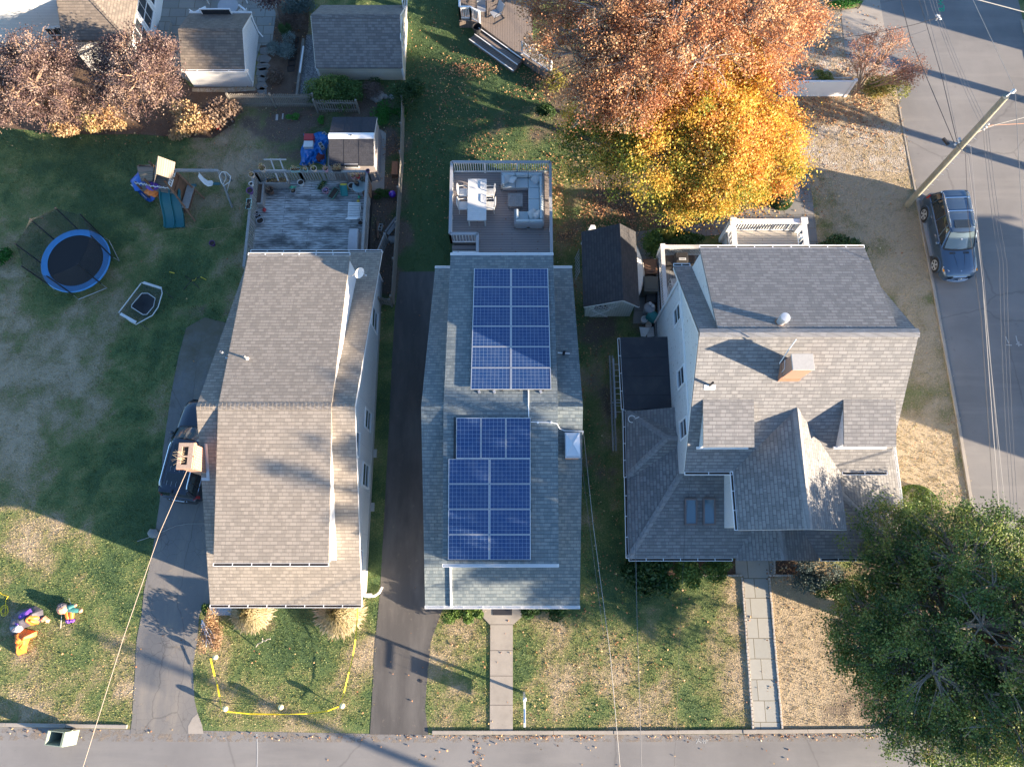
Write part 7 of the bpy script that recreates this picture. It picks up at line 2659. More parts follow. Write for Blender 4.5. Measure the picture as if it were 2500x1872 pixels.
 heap('purple_fabric',[(45,1520),(60,1496),(85,1484),(90,1492),(66,1514),(52,1530)],.12,'purple_fab',r,5,.32,5)
 heap('grey_fabric',[(34,1530),(60,1520),(68,1534),(56,1545),(38,1542)],.1,'cover_grey',r,9,.3,6)
 heap('orange_fabric',[(66,1515),(76,1498),(92,1492),(103,1505),(98,1522),(80,1526)],.34,'orange_fab',r,2,.12,6)
 heap('orange_fabric',[(38,1545),(55,1533),(92,1540),(90,1552),(74,1560),(68,1575),(66,1592),(46,1600),(42,1575)],.42,'orange_fab',r,3,.03,5)
 heap('orange_fabric',[(98,1510),(112,1502),(124,1512),(120,1520),(112,1514),(104,1518)],.16,'peach_fab',r,4,.03,7)
 r=thing('toppled_inflatable','small toppled lawn inflatable with teal sleeves, orange trousers and purple shoes','inflatable decoration',G(165,1500))
 c=G(153,1487,.3)
 MB().blob(c,(.26,.22,.22),18,12,.15).build('head',T['peach_fab'],r,smooth=True)
 c2=G(152,1478,.36)
 MB().blob(c2,(.22,.14,.16),16,10,.3,3,2).build('hat',T['dark_fab'],r,smooth=True)
 MB().tube([G(162,1484,.25),G(172,1482,.28),G(182,1478,.25)],[.13,.14,.08],12).tube([G(165,1487,.22),G(180,1489,.25),G(193,1490,.2)],[.13,.14,.09],12).build('sleeves',T['teal_fab'],r,smooth=True)
 MB().blob(G(184,1477,.25),(.09,.08,.07),10,8,.3).blob(G(197,1490,.2),(.11,.11,.09),10,8,.3).build('hands',T['peach_fab'],r,smooth=True)
 MB().tube([G(164,1491,.22),G(165,1502,.2),G(166,1510,.16)],[.12,.12,.09],12).tube([G(175,1492,.22),G(175,1502,.2),G(175,1509,.16)],[.12,.12,.09],12).build('trousers',T['orange_fab'],r,smooth=True)
 MB().blob(G(167,1515,.12),(.15,.12,.1),12,8,.4,3,5).blob(G(176,1514,.12),(.13,.1,.1),12,8,.4,3,6).build('shoes',T['purple_fab'],r,smooth=True)
 MB().tube([G(151,1496,.2),G(148,1533,.01)],.01,4).tube([G(174,1476,.3),G(168,1460,.01)],.01,4).build('tether',T['pots']['white'],r)
 c=G(10,1487)
 pts=[(c.x + .18 * cos(i * .7) + i * .006,c.y + .2 * sin(i * .7) - .1 * (i > 14),.03 + .004 * i) for i in range(26)] + [G(14,1465,.03),G(20,1455,.03),G(4,1450,.03),G(-6,1440,.03)]
 MB().tube(pts,.014,5).build('extension_cord',T['tape'],label='coiled yellow orange extension cord on the front left lawn',cat='cord')
 A=G(133,1802,.95)
 r=thing('wheeled_bin','grey green wheeled bin standing in the street by the kerb with its lid flipped open','trash bin',(A.x,A.y,0),radians(-96))
 rz=0
 b=MB()
 w,l,h=.30,.36,.98
 for (sx0,sx1) in ((1,1),):
  bot=[(-w * .75,-l * .7),(w * .75,-l * .7),(w * .75,l * .7),(-w * .75,l * .7)]
  top=[(-w,-l),(w,-l),(w,l),(-w,l)]
  inn=[(-w + .03,-l + .03),(w - .03,-l + .03),(w - .03,l - .03),(-w + .03,l - .03)]
  V=lambda p,z: (A.x + p[0],A.y + p[1],z)
  for i in range(4):
   j=(i + 1) % 4
   b.face(V(bot[i],.05),V(bot[j],.05),V(top[j],h),V(top[i],h))
   b.face(V(top[i],h),V(top[j],h),V(inn[j],h),V(inn[i],h))
   b.face(V(inn[j],h),V(inn[j],.15) if False else V(tuple(c_ * .74 for c_ in bot[j]),.15),V(tuple(c_ * .74 for c_ in bot[i]),.15),V(inn[i],h))
  b.face(*[V(p,.05) for p in bot[::-1]])
 b.build('body',T['bin'],r)
 MB().box(A.x - w * .7,A.y - l * .6,.14,A.x + w * .7,A.y + l * .6,.16).build('inside',T['black'],r)
 lid=MB()
 lid.hexa([(A.x - w,A.y + l + .02,.98),(A.x + w,A.y + l + .02,.98),(A.x + w,A.y + l + .06,.98),(A.x - w,A.y + l + .06,.98)],[(A.x - w,A.y + l + .28,.32),(A.x + w,A.y + l + .28,.32),(A.x + w,A.y + l + .32,.32),(A.x - w,A.y + l + .32,.32)][::1])
 lid.build('lid',T['bin'],r)
 for sx in (-1,1):
  MB().tube([(A.x + sx * (w * .8),A.y + l * .75,.12),(A.x + sx * (w * .8 + .06),A.y + l * .75,.12)],.12,14).build('wheel',T['rubber'],r)
 MB().tube([(A.x - w * .9,A.y + l + .07,.95),(A.x + w * .9,A.y + l + .07,.95)],.02,6).build('handle',T['bin'],r)
 c=G(1028,1662,.02)
 MB().lathe((c.x,c.y,.012),[(.07,0),(.07,.03),(.03,.035)],12).build('valve_cap',T['black'],label='small round black valve cap on the dark driveway',cat='cap')
def car(name,label,p0,p1,W,H,paint,details):
 """p0: rear centre, p1: front centre (world xy)"""
 T=MT
 d=Vector((p1[0] - p0[0],p1[1] - p0[1],0))
 L=d.length
 rz=atan2(d.y,d.x) - pi / 2
 cx,cy=(p0[0] + p1[0]) / 2,(p0[1] + p1[1]) / 2
 r=thing(name,label,'car',(0,0,0))
 P=T[paint]
 hw=W / 2
 S=[(-.5,.80,.45,.86),(-.493,.90,.36,1.02),(-.47,.96,.30,1.07),(-.40,1.0,.27,1.09),(-.2,1.0,.25,1.09),(.05,1.0,.25,1.08),(.17,1.0,.25,1.07),(.22,.99,.26,1.05),(.30,.98,.28,1.02),(.40,.96,.30,.96),(.455,.92,.32,.88),(.485,.82,.36,.78),(.5,.66,.42,.66)]
 rows=[]
 for y,w,zb,zt in S:
  w *= hw
  y *= L
  crown=.035 if y > .2 * L else .0
  prof=[(-w * .90,zb),(-w * .985,zb + .12),(-w,zb + .3),(-w * .985,zt - .16),(-w * .95,zt - .05),(-w * .86,zt),(-w * .5,zt + crown * .8),(0,zt + crown),(w * .5,zt + crown * .8),(w * .86,zt),(w * .95,zt - .05),(w * .985,zt - .16),(w,zb + .3),(w * .985,zb + .12),(w * .90,zb)]
  rows.append([(x,y,z) for x,z in prof][::-1])
 b=MB()
 b.loft(rows,close=True)
 b.build('body',P,r,smooth=True,angle=38)
 zb,zt=1.07,H - .07
 g=MB()
 yb0,yb1=-.478 * L,.205 * L
 yt0,yt1=-.425 * L,.055 * L
 wb,wt=hw * .90,hw * .72
 lev=[]
 for k in range(5):
  t=k / 4
  te=t
  y0=yb0 + (yt0 - yb0) * te
  y1=yb1 + (yt1 - yb1) * te
  w=wb + (wt - wb) * te + .03 * sin(pi * t)
  z=zb + (zt - zb) * t
  ring=[(-w * .88,y0,z),(-w,y0 + .14,z),(-w,(y0 + y1) / 2,z),(-w,y1 - .22,z),(-w * .90,y1 - .06,z),(-w * .45,y1 + .03,z),(0,y1 + .05,z),(w * .45,y1 + .03,z),(w * .90,y1 - .06,z),(w,y1 - .22,z),(w,(y0 + y1) / 2,z),(w,y0 + .14,z),(w * .88,y0,z)]
  lev.append(ring)
 g.loft(lev,close=True)
 g.build('glass',T['carglass'],r,smooth=True,angle=30)
 ws=MB()
 rw=[]
 for k in range(5):
  t=.06 + .88 * k / 4
  y1=yb1 + (yt1 - yb1) * t
  w=(wb + (wt - wb) * t + .03 * sin(pi * t)) * .86
  z=zb + (zt - zb) * t + .012
  rw.append([(-w,y1 - .035,z),(-w * .5,y1 + .045,z),(0,y1 + .065,z),(w * .5,y1 + .045,z),(w,y1 - .035,z)])
 ws.loft(rw,caps=False)
 ws.build('windscreen',T['windscreen'],r,smooth=True)
 rf=MB()
 rws=[]
 y0,y1=yt0 - .05,yt1 + .04
 n=9
 for i in range(n + 1):
  t=i / n
  y=y0 + (y1 - y0) * t
  e=min(1,min(t,1 - t) * 6)
  w=wt * (.90 + .12 * e ** .5)
  z=zt + .0 + .07 * e ** .6
  rws.append([(-w,y,zt - .02),(-w * .97,y,z - .03),(-w * .8,y,z - .005),(-w * .4,y,z + .01),(0,y,z + .015),(w * .4,y,z + .01),(w * .8,y,z - .005),(w * .97,y,z - .03),(w,y,zt - .02)][::-1])
 rf.loft(rws,close=True)
 rf.build('roof',P,r,smooth=True,angle=50)
 pl=MB()
 for sx in (-1,1):
  for (ya,yt) in ((yb1 - .12,yt1 - .03),(-.14 * L,-.14 * L),(.045 * L,.0 * L - .1)):
   pl.beam((sx * (wb + .005),ya,zb - .02),(sx * (wt + .02),yt,zt + .0),.06 if ya > 0 else .05,.05)
  pl.beam((sx * (wb + .0),-.36 * L,zb - .02),(sx * (wt + .02),-.34 * L,zt),.10,.04)
  pl.beam((sx * (wb * .93),yb0 + .05,zb - .02),(sx * (wt * .95),yt0 + .04,zt),.12,.08)
 pl.build('pillar',P,r)
 rad=.38
 for sx in (-1,1):
  for fy in (-.30,.315):
   y=fy * L
   x=sx * (hw - .10)
   wh=MB()
   wh.tube([(x - .115,y,rad),(x - .10,y,rad),(x + .10,y,rad),(x + .115,y,rad)],[rad - .04,rad,rad,rad - .04],26)
   o=wh.build('wheel',T['rubber'],r,smooth=True,angle=50)
   ri=MB()
   xo=x + sx * .118
   for k in range(5):
    a=k * 2 * pi / 5
    for dd in (-.16,.16):
     ri.beam((xo,y + .05 * cos(a + dd),rad + .05 * sin(a + dd)),(xo,y + .25 * cos(a + dd * .8),rad + .25 * sin(a + dd * .8)),.03,.045)
   ri.tube([(xo - .01,y + .26 * cos(t),rad + .26 * sin(t)) for t in np.linspace(0,2 * pi,25)],.02,5,cap=False)
   ri.tube([(xo - .02,y,rad),(xo + .012 * sx,y,rad)],.055,12)
   ri.build('rim',T['alu'],o)
   ar=MB()
   ar.tube([(sx * (hw - .012) + 0,y + (rad + .07) * cos(t),rad + .02 + (rad + .07) * sin(t)) for t in np.linspace(-.15,pi + .15,15)],.045,6)
   ar.build('arch_trim',P,r,smooth=True)
   wl=MB()
   ks=[(sx * (hw - .004),y + (rad + .05) * cos(t),rad + .02 + (rad + .05) * sin(t)) for t in np.linspace(0,2 * pi,22,endpoint=False)]
   wl.face(*ks)
   wl.build('wheel_well',T['black'],r)
 for sx in (-1,1):
  hl=MB()
  hl.hexa([(sx * hw * .62,.470 * L,.70),(sx * hw * .90,.42 * L,.72),(sx * hw * .955,.405 * L,.84),(sx * hw * .66,.455 * L,.86)] if sx > 0 else [(sx * hw * .90,.42 * L,.72),(sx * hw * .62,.470 * L,.70),(sx * hw * .66,.455 * L,.86),(sx * hw * .955,.405 * L,.84)],[(sx * hw * .64,.477 * L,.74),(sx * hw * .93,.435 * L,.77),(sx * hw * .93,.385 * L,.945),(sx * hw * .64,.44 * L,.935)] if sx > 0 else [(sx * hw * .93,.435 * L,.77),(sx * hw * .64,.477 * L,.74),(sx * hw * .64,.44 * L,.935),(sx * hw * .93,.385 * L,.945)])
  h_=hl.build('headlight',T['lamp_clear'],r,smooth=True)
  tl=MB()
  tl.hexa([(sx * hw * .80,-.497 * L,.80),(sx * hw * .99,-.46 * L,.80),(sx * hw * .99,-.44 * L,.86),(sx * hw * .8,-.48 * L,.86)],[(sx * hw * .78,-.487 * L,1.08),(sx * hw * .955,-.46 * L,1.10),(sx * hw * .955,-.44 * L,1.10),(sx * hw * .8,-.465 * L,1.10)])
  tl.build('tail_light',T['lamp_red'],r,smooth=True)
  m=MB()
  m.blob((sx * (hw + .10),.125 * L,1.13),(.12,.09,.09),14,8)
  mo=m.build('side_mirror',P,r,smooth=True)
  MB().beam((sx * (hw - .08),.13 * L,1.08),(sx * (hw + .05),.128 * L,1.10),.05,.04).build('mirror_arm',T['black'],mo)
  rail=MB()
  rail.tube([(sx * wt * .93,yt0 + .12,zt + .05),(sx * wt * .94,yt0 + .25,zt + .12),(sx * wt * .94,yt1 - .35,zt + .12),(sx * wt * .93,yt1 - .2,zt + .06)],.028,8)
  rail.build('roof_rail',T['chrome'],r,smooth=True)
  st=MB()
  st.tube([(sx * wb * 1.03,-.40 * L,zb + .0),(sx * wb * 1.035,.12 * L,zb + .0),(sx * wb * .98,.17 * L,zb + .02)],.014,5)
  st.build('belt_trim',T['chrome'],r)
  for fy in (-.23,.0):
   MB().box(sx * (hw + .005) - .02,fy * L,.93,sx * (hw + .005) + .02,fy * L + .2,.965).build('door_handle',T['chrome'],r)
  dl=MB()
  for fy in (-.30,-.135,.135):
   dl.beam((sx * (hw - .003),fy * L,.5),(sx * (hw - .012),fy * L,1.0),.012,.012)
  dl.build('door_gap',T['black'],r)
  br=MB()
  br.box(sx * (hw + .02) - .09,-.2 * L,.30,sx * (hw + .02) + .09,.2 * L,.335)
  br.build('running_board',T['metal'] if details == 'blue' else T['black'],r)
 gr=MB()
 for k in range(3):
  gr.box(-.36,.483 * L - k * .0,.56 + k * .075,.36,.507 * L - k * .012,.60 + k * .075)
 go=gr.build('grille',T['chrome'],r)
 bm=MB()
 bm.tube([(-hw * .93,.43 * L,.42),(-hw * .7,.488 * L,.42),(0,.512 * L,.42),(hw * .7,.488 * L,.42),(hw * .93,.43 * L,.42)],[.06,.075,.08,.075,.06],8)
 bm.tube([(-hw * .93,-.46 * L,.45),(-hw * .7,-.50 * L,.45),(0,-.51 * L,.45),(hw * .7,-.50 * L,.45),(hw * .93,-.46 * L,.45)],[.07,.09,.09,.09,.07],8)
 bm.build('bumper',P if details == 'blue' else T['black'],r,smooth=True)
 cs=MB()
 cs.tube([(-hw * .85,.463 * L,.50),(-hw * .5,.507 * L,.49),(0,.523 * L,.48),(hw * .5,.507 * L,.49),(hw * .85,.463 * L,.50)],.018,6)
 cs.tube([(-hw * .8,.47 * L,.40),(-hw * .5,.51 * L,.38),(0,.526 * L,.37),(hw * .5,.51 * L,.38),(hw * .8,.47 * L,.40)],.016,6)
 cs.build('bumper_trim',T['chrome'],r)
 wp=MB()
 wp.tube([(-.1,.215 * L,1.10),(-.55,.19 * L,1.17)],.010,5).tube([(.55,.212 * L,1.10),(.08,.20 * L,1.16)],.010,5)
 wp.build('wiper',T['black'],r)
 cw=MB()
 rr=[]
 for x in np.linspace(-wb * .9,wb * .9,7):
  u=abs(x) / wb
  rr.append([(x,.225 * L - .12 * u * u,1.083),(x,.20 * L - .12 * u * u,1.12)])
 cw.loft(rr,caps=False)
 cw.build('cowl',T['black'],r)
 if details == 'blue':
  bars=MB()
  for fy in (-.33,-.17):
   bars.beam((-wt * .94,fy * L,zt + .13),(wt * .94,fy * L,zt + .13),.06,.03)
  bars.build('cross_bar',T['chrome'],r)
  MB().box(-.42,-.07 * L,zt + .072,.42,.025 * L,zt + .089).build('sunroof',T['carglass'],r,bevel=.02)
  for sx in (-1,1):
   v=MB()
   for k in range(4):
    v.hexa([(sx * .36 - .15,.235 * L + k * .03,1.068),(sx * .36 + .15,.235 * L + k * .03,1.068),(sx * .36 + .15,.235 * L + k * .03 + .02,1.068),(sx * .36 - .15,.235 * L + k * .03 + .02,1.068)],[(sx * .36 - .15,.235 * L + k * .03,1.085),(sx * .36 + .15,.235 * L + k * .03,1.085),(sx * .36 + .15,.235 * L + k * .03 + .02,1.079),(sx * .36 - .15,.235 * L + k * .03 + .02,1.079)])
   v.build('bonnet_vent',T['black'],r)
   MB().tube([(sx * .3,.24 * L,1.072),(sx * .24,.33 * L,1.045),(sx * .16,.43 * L,.945)],.02,6).build('bonnet_crease',P,r,smooth=True)
   MB().blob((sx * hw * .90,.425 * L,.86),(.05,.09,.05),10,6).build('indicator',T['lamp_amber'],r,smooth=True)
  e=MB()
  yy=.522 * L
  ey=lambda a,q: (q * cos(a),yy - .0,.665 + q * sin(a))
  e.tube([ey(a,.085) for a in np.linspace(0,2 * pi,21)],.011,5)
  for a in (pi / 2,pi / 2 + 2 * pi / 3,pi / 2 - 2 * pi / 3):
   e.beam(ey(a,0),ey(a,.08),.02,.014)
  e.build('emblem',T['chrome'],r)
  MB().lathe((0,.447 * L,.925),[(.03,0),(.03,.02)],12).build('bonnet_badge',T['chrome'],r)
  MB().box(-.05,.12 * L,1.48,.05,.135 * L,1.52).build('inspection_sticker',T['pots']['white'],r)
 else:
  MB().box(-.46,-.22 * L,zt + .073,.46,.01 * L,zt + .088).box(-.46,-.38 * L,zt + .07,.46,-.27 * L,zt + .086).build('sunroof',T['carglass'],r,bevel=.02)
  MB().box(-.24,-.517 * L,.72,.24,-.507 * L,.84).build('number_plate',T['pots']['white'],r)
  b=MB()
  for fy in (-.245,-.385):
   for k in range(4):
    x=-.33 + k * .22
    b.tube([(x,fy * L - .05,zt + .088),(x,fy * L + .12,zt + .10),(x,fy * L + .2,zt + .088)],.008,4)
  b.build('roof_tie_loop',T['metal'],r)
  MB().cbox((0,-.44 * L,zt + .09),(.04,.16,.05)).build('antenna_fin',T['black'],r)
  sp=MB()
  sp.box(-wt * .95,yt0 - .16,zt - .02,wt * .95,yt0 + .0,zt + .03)
  sp.build('spoiler',P,r,bevel=.02)
  bd=MB()
  for k in range(7):
   bd.box(-.45 + k * .14,-.512 * L,.90,-.39 + k * .14,-.505 * L,.94)
  bd.build('lettering',T['chrome'],r)
 r.location=(cx,cy,.012)
 r.rotation_euler=(0,0,rz)
 return r
def build_cars():
 wF,wR=G(2286,647,.38),G(2260,524,.38)
 d=(wF - wR)
 L=d.length / .615
 d.normalize()
 right=Vector((d.y,-d.x,0))
 side=-right if (-right).x > 0 else right
 W=1.93
 cF=wR + d * (.30 * L) + side * (W / 2 - .1)
 p1=cF + d * (L / 2) * 1.0
 p0=cF - d * (L / 2)
 car('parked_suv','dark blue SUV with silver roof bars parked on the right street below the utility pole',(p0.x,p0.y),(p1.x,p1.y),W,1.80,'paint_blue','blue')
 a=G(450,982,.9)
 b=G(438,1221,.6)
 xx=G(441,1130,1.7).x
 car('parked_suv','black SUV partly hidden under the left eave of the tan roofed house',(xx - .25,b.y),(xx + .45,b.y + 4.9),1.95,1.78,'paint_black','black')
def build_utilities():
 T=MT
 base=G(2216,500,0)
 top=G(2456,236,10.8)
 r=thing('utility_pole','tall leaning weathered wooden utility pole at the right street','utility pole',base)
 MB().tube([base - Vector((0,0,.3)),base + (top - base) * .5,top],[.17,.15,.125],16).build('pole',T['pole'],r,smooth=True)
 hd=MB().tube([top,top + Vector((.18,.12,.1))],.03,6).lathe((top.x + .22,top.y + .14,top.z + .05),[(.07,0),(.09,.04),(.05,.1),(.08,.14),(.03,.2)],12)
 hd.build('insulator',T['pots']['white'],r,smooth=True)
 P=lambda t: base + (top - base) * t
 b=MB()
 for t,dx in ((.62,-.28),(.64,-.2),(.66,-.33)):
  q=P(t)
  b.lathe((q.x + dx,q.y + .05,q.z),[(.05,0),(.07,.05),(.04,.1),(.06,.14)],10)
  b.tube([q,(q.x + dx,q.y + .05,q.z + .05)],.02,5)
 b.build('bracket',T['metal'],r)
 q=P(.6)
 MB().cbox((q.x - .55,q.y + .35,q.z),(.12,.4,.12),.5).build('splice_case',T['black'],r,bevel=.02)
 b=MB()
 for t in (.76,.78,.8):
  q=P(t)
  b.tube([q,q + Vector((.3,-.02,-.02))],.022,5)
  b.lathe((q.x + .3,q.y - .02,q.z - .02),[(.04,0),(.06,.05),(.03,.1)],8)
 b.build('insulator',T['metal'],r)
 b=MB()
 for k in range(12):
  q=P(.1 + k * .055)
  b.tube([q + Vector((.12,-.1,0)),q + Vector((.26,-.18,0))],.012,4)
 b.build('step_bolt',T['metal'],r)
 def wire(pts,rad,mat,label,sag=.0,grp=None,name='power_line'):
  P_=[Vector(p) for p in pts]
  out=[]
  for i in range(len(P_) - 1):
   for k in range(10):
    t=k / 10
    q=P_[i] + (P_[i + 1] - P_[i]) * t
    q.z-=sag * 4 * t * (1 - t)
    out.append(q)
  out.append(P_[-1])
  MB().tube(out,rad * .62,5).build(name,T[mat],label=label,cat='cable',group=grp)
 J=P(.62) + Vector((-.3,.05,.05))
 K=G(2285,45,6.2)
 g='cables strung along the right street'
 wire([G(2440,1260,6.0),G(2398,680,6.4),G(2362,380,6.7),J],.022,'wire_pale','thick pale cable leading from the pole down the right street, leftmost of the close bundle',0,g)
 wire([G(2449,1262,6.1),G(2402,680,6.5),G(2366,380,6.75),J],.016,'wire_mid','grey cable of the close bundle running down the right street, middle one',0,g)
 wire([G(2456,1262,6.2),G(2390,600,6.7),G(2370,360,6.9),J],.016,'wire_pale','thin pale cable of the close bundle running down the right street, rightmost one',0,g)
 wire([G(2428,1262,5.9),G(2396,780,6.2),G(2364,540,6.5),G(2356,352,6.6),J],.018,'wire','dark cable sagging left of the pale bundle over the right street',0,g)
 wire([J,G(2225,102,6.3),G(2196,-10,6.2)],.028,'wire','thick black cable from the pole to the top left over the street',0,g)
 wire([J + Vector((.05,0,.1)),G(2300,190,6.6),G(2238,-20,6.3)],.024,'wire','double twisted black cable left of the survey paint',0,g)
 wire([J + Vector((.1,0,.12)),G(2310,200,6.65),G(2250,-20,6.3)],.016,'wire_mid','thin grey cable beside the double twisted black cable',0,g)
 U=[P(t) + Vector((.3,-.02,.0)) for t in (.76,.78,.8)]
 ends_n=[(2318,60),(2325,66),(2332,62)]
 for i in range(3):
  wire([U[i],G(2288 + i * 8,50 + i * 4,8.0),G(2262 + i * 8,-40,8.0)],.013,'wire_mid','thin power line of the upper three crossing beside the survey paint, %s' % ['left','middle','right'][i],.1,g)
  wire([U[i],G(2440 + i * 9,640,8.0),G(2470 + i * 8,1270,8.0)],.013,'wire_mid','thin power line of the upper three running down the street from the pole, %s' % ['left','middle','right'][i],.1,g)
 tp=top + Vector((.22,.14,.25))
 wire([tp,G(2375,0,9.5),G(2365,-60,9.4)],.016,'wire_pale','high pale line from the pole top to the top edge of the photo',0,g)
 wire([tp,G(2492,470,10.2),G(2520,900,9.8)],.016,'wire_pale','high pale line from the pole top along the right edge of the photo',0,g)
 wire([P(.72),G(2430,305,7.5),G(2560,272,7.2)],.016,'wire_pale','thin pale drop wire leaving the pole towards the right edge',0,g)
 wire([P(.70),G(2420,306,7.3),G(2560,299,7.1)],.024,'wire_rust','thick reddish drop cable leaving the pole towards the right edge',0,g)
 wire([G(2350,-10,8.2),G(2520,35,7.4)],.035,'wire_pale','thick pale cable crossing the top right corner',0,g)
 wire([G(2285,45,6.2),G(2200,68,5.8),G(2060,92,5.0),G(1960,102,4.4)],.026,'wire','black service cable crossing above the bare pinkish tree',.05,g)
 wire([G(2262,74,6.1),G(2180,98,5.6),G(2020,124,4.7),G(1900,150,4)],.016,'wire_mid','thin grey service line below the black one crossing above the pinkish tree',.05,g)
 b=MB()
 for k in range(3):
  q=G(2286 + k * 4,40 + k * 4,6.5)
  b.lathe((q.x,q.y,q.z),[(.05,0),(.07,.05),(.03,.1)],8)
 b.tube([G(2285,50,6.2),G(2294,38,6.5)],.03,6)
 b.build('line_coupling',T['pots']['white'],label='white cable coupling where the service lines meet over the street',cat='coupling')
 wire([Vector((-13.05,4.2,6.8)),G(390,1300,6.6),G(300,1560,6.9),G(200,1880,7.2),G(175,1960,7.3)],.022,'wire_warm','pale service cable from the brick chimney of the tan roofed house to the street',0,'service cables to the houses')
 wire([G(1424,1052,5.3),G(1448,1280,5.9),G(1490,1600,6.5),G(1516,1900,7.0)],.020,'wire_pale','pale service cable from the metal capped chimney to the street',0,'service cables to the houses')
 wire([G(1410,1052,5.2),G(1440,1290,5.8),G(1475,1560,6.3)],.010,'wire_mid','thin dark line running beside the service cable of the solar panel house',0,'service cables to the houses')
 wire([G(1551,1040,3.4),G(1549,1200,4.2),G(1555,1500,5.4),G(1567,1900,6.9)],.018,'wire_mid','grey service cable from the grey roofed house bay to the street',0,'service cables to the houses')
 wire([G(1687,1155,6.0),G(1673,1280,5.9),G(1662,1500,6.0),G(1645,1900,6.5)],.009,'wire','hair thin dark line crossing the skylights towards the street',0,'service cables to the houses')
 wire([G(2060,1199,4.2),G(2120,1262,4.2),G(2180,1325,4.3),G(2400,1560,5.5)],.013,'wire','thin dark line crossing the right porch roof into the dark tree',0,'service cables to the houses')
def extra_materials():
 T=MT
 T['lf_dryplain']=plain('dry_plant_stems',(0.50,0.40,0.26),0.9)
 T['rust_trim']=plain('brown_skylight_trim',(0.16,0.12,0.11),0.6)
 T['mortar_cap']=plain('weathered_mortar_cap',(0.40,0.29,0.22),0.9,0,0.3,14,0.4)
 T['copper']=plain('copper_flashing',(0.52,0.27,0.17),0.5,0.3,0.25,6)
 T['deck_rail']=plain('grey_composite_rail',(0.36,0.37,0.39),0.6,0,0.08,4)
 T['cover_lt']=plain('striped_pillow_cloth',(0.42,0.46,0.47),0.9,0,0.3,30)
 T['pots_white']=T['pots']['white']
 T['old_white']=plain('peeling_white_paint',(0.62,0.60,0.57),0.8,0,0.3,18,0.4)
 T['lid_olive']=plain('olive_grey_plastic',(0.10,0.10,0.085),0.55,0,0.2,5)
 T['pots_teal']=plain('teal_plastic',(0.02,0.20,0.19),0.4,0,0.1,5)
 T['pots_violet']=plain('shiny_violet',(0.10,0.03,0.45),0.15,0,0.1,5,Coat_Weight=1.0)
 T['black_mat']=plain('black_woven_mat',(0.026,0.027,0.030),0.8,0,0.25,20)
 T['globe']=plain('pale_yellow_globe',(0.80,0.74,0.42),0.3,0,0.05)
 T['sign_blue']=plain('blue_sign_board',(0.10,0.20,0.38),0.5,0,0.05)
 T['glass_aqua']=plain('aqua_glass',(0.22,0.30,0.30),0.15,0,0.1,3,Coat_Weight=1.0)
 T['wire_rust']=plain('reddish_cable',(0.40,0.20,0.12),0.6,0,0.2,3)
 T['wire_warm']=plain('weathered_service_cable',(0.34,0.27,0.21),0.7,0,0.2,3)
 T['rope']=plain('tan_rope',(0.32,0.26,0.13),0.9)
 T['pots']['redbrown']=plain('red_brown_cloth',(0.16,0.03,0.025),0.8,0,0.3,6)
 T['lf_purple']=leafmat('purple_flowers',[(0.0,(0.10,0.06,0.20)),(0.5,(0.30,0.22,0.50)),(1.0,(0.60,0.55,0.68))],0.2)
def limb_curve(a,b,bend=.12,n=4):
 a,b=Vector(a),Vector(b)
 L=(b - a).length
 off=Vector(rng.normal(size=3)) * L * bend
 off.z=abs(off.z) * .6
 return [a + (b - a) * t + off * (4 * t * (1 - t)) * .5 for t in np.linspace(0,1,n)]
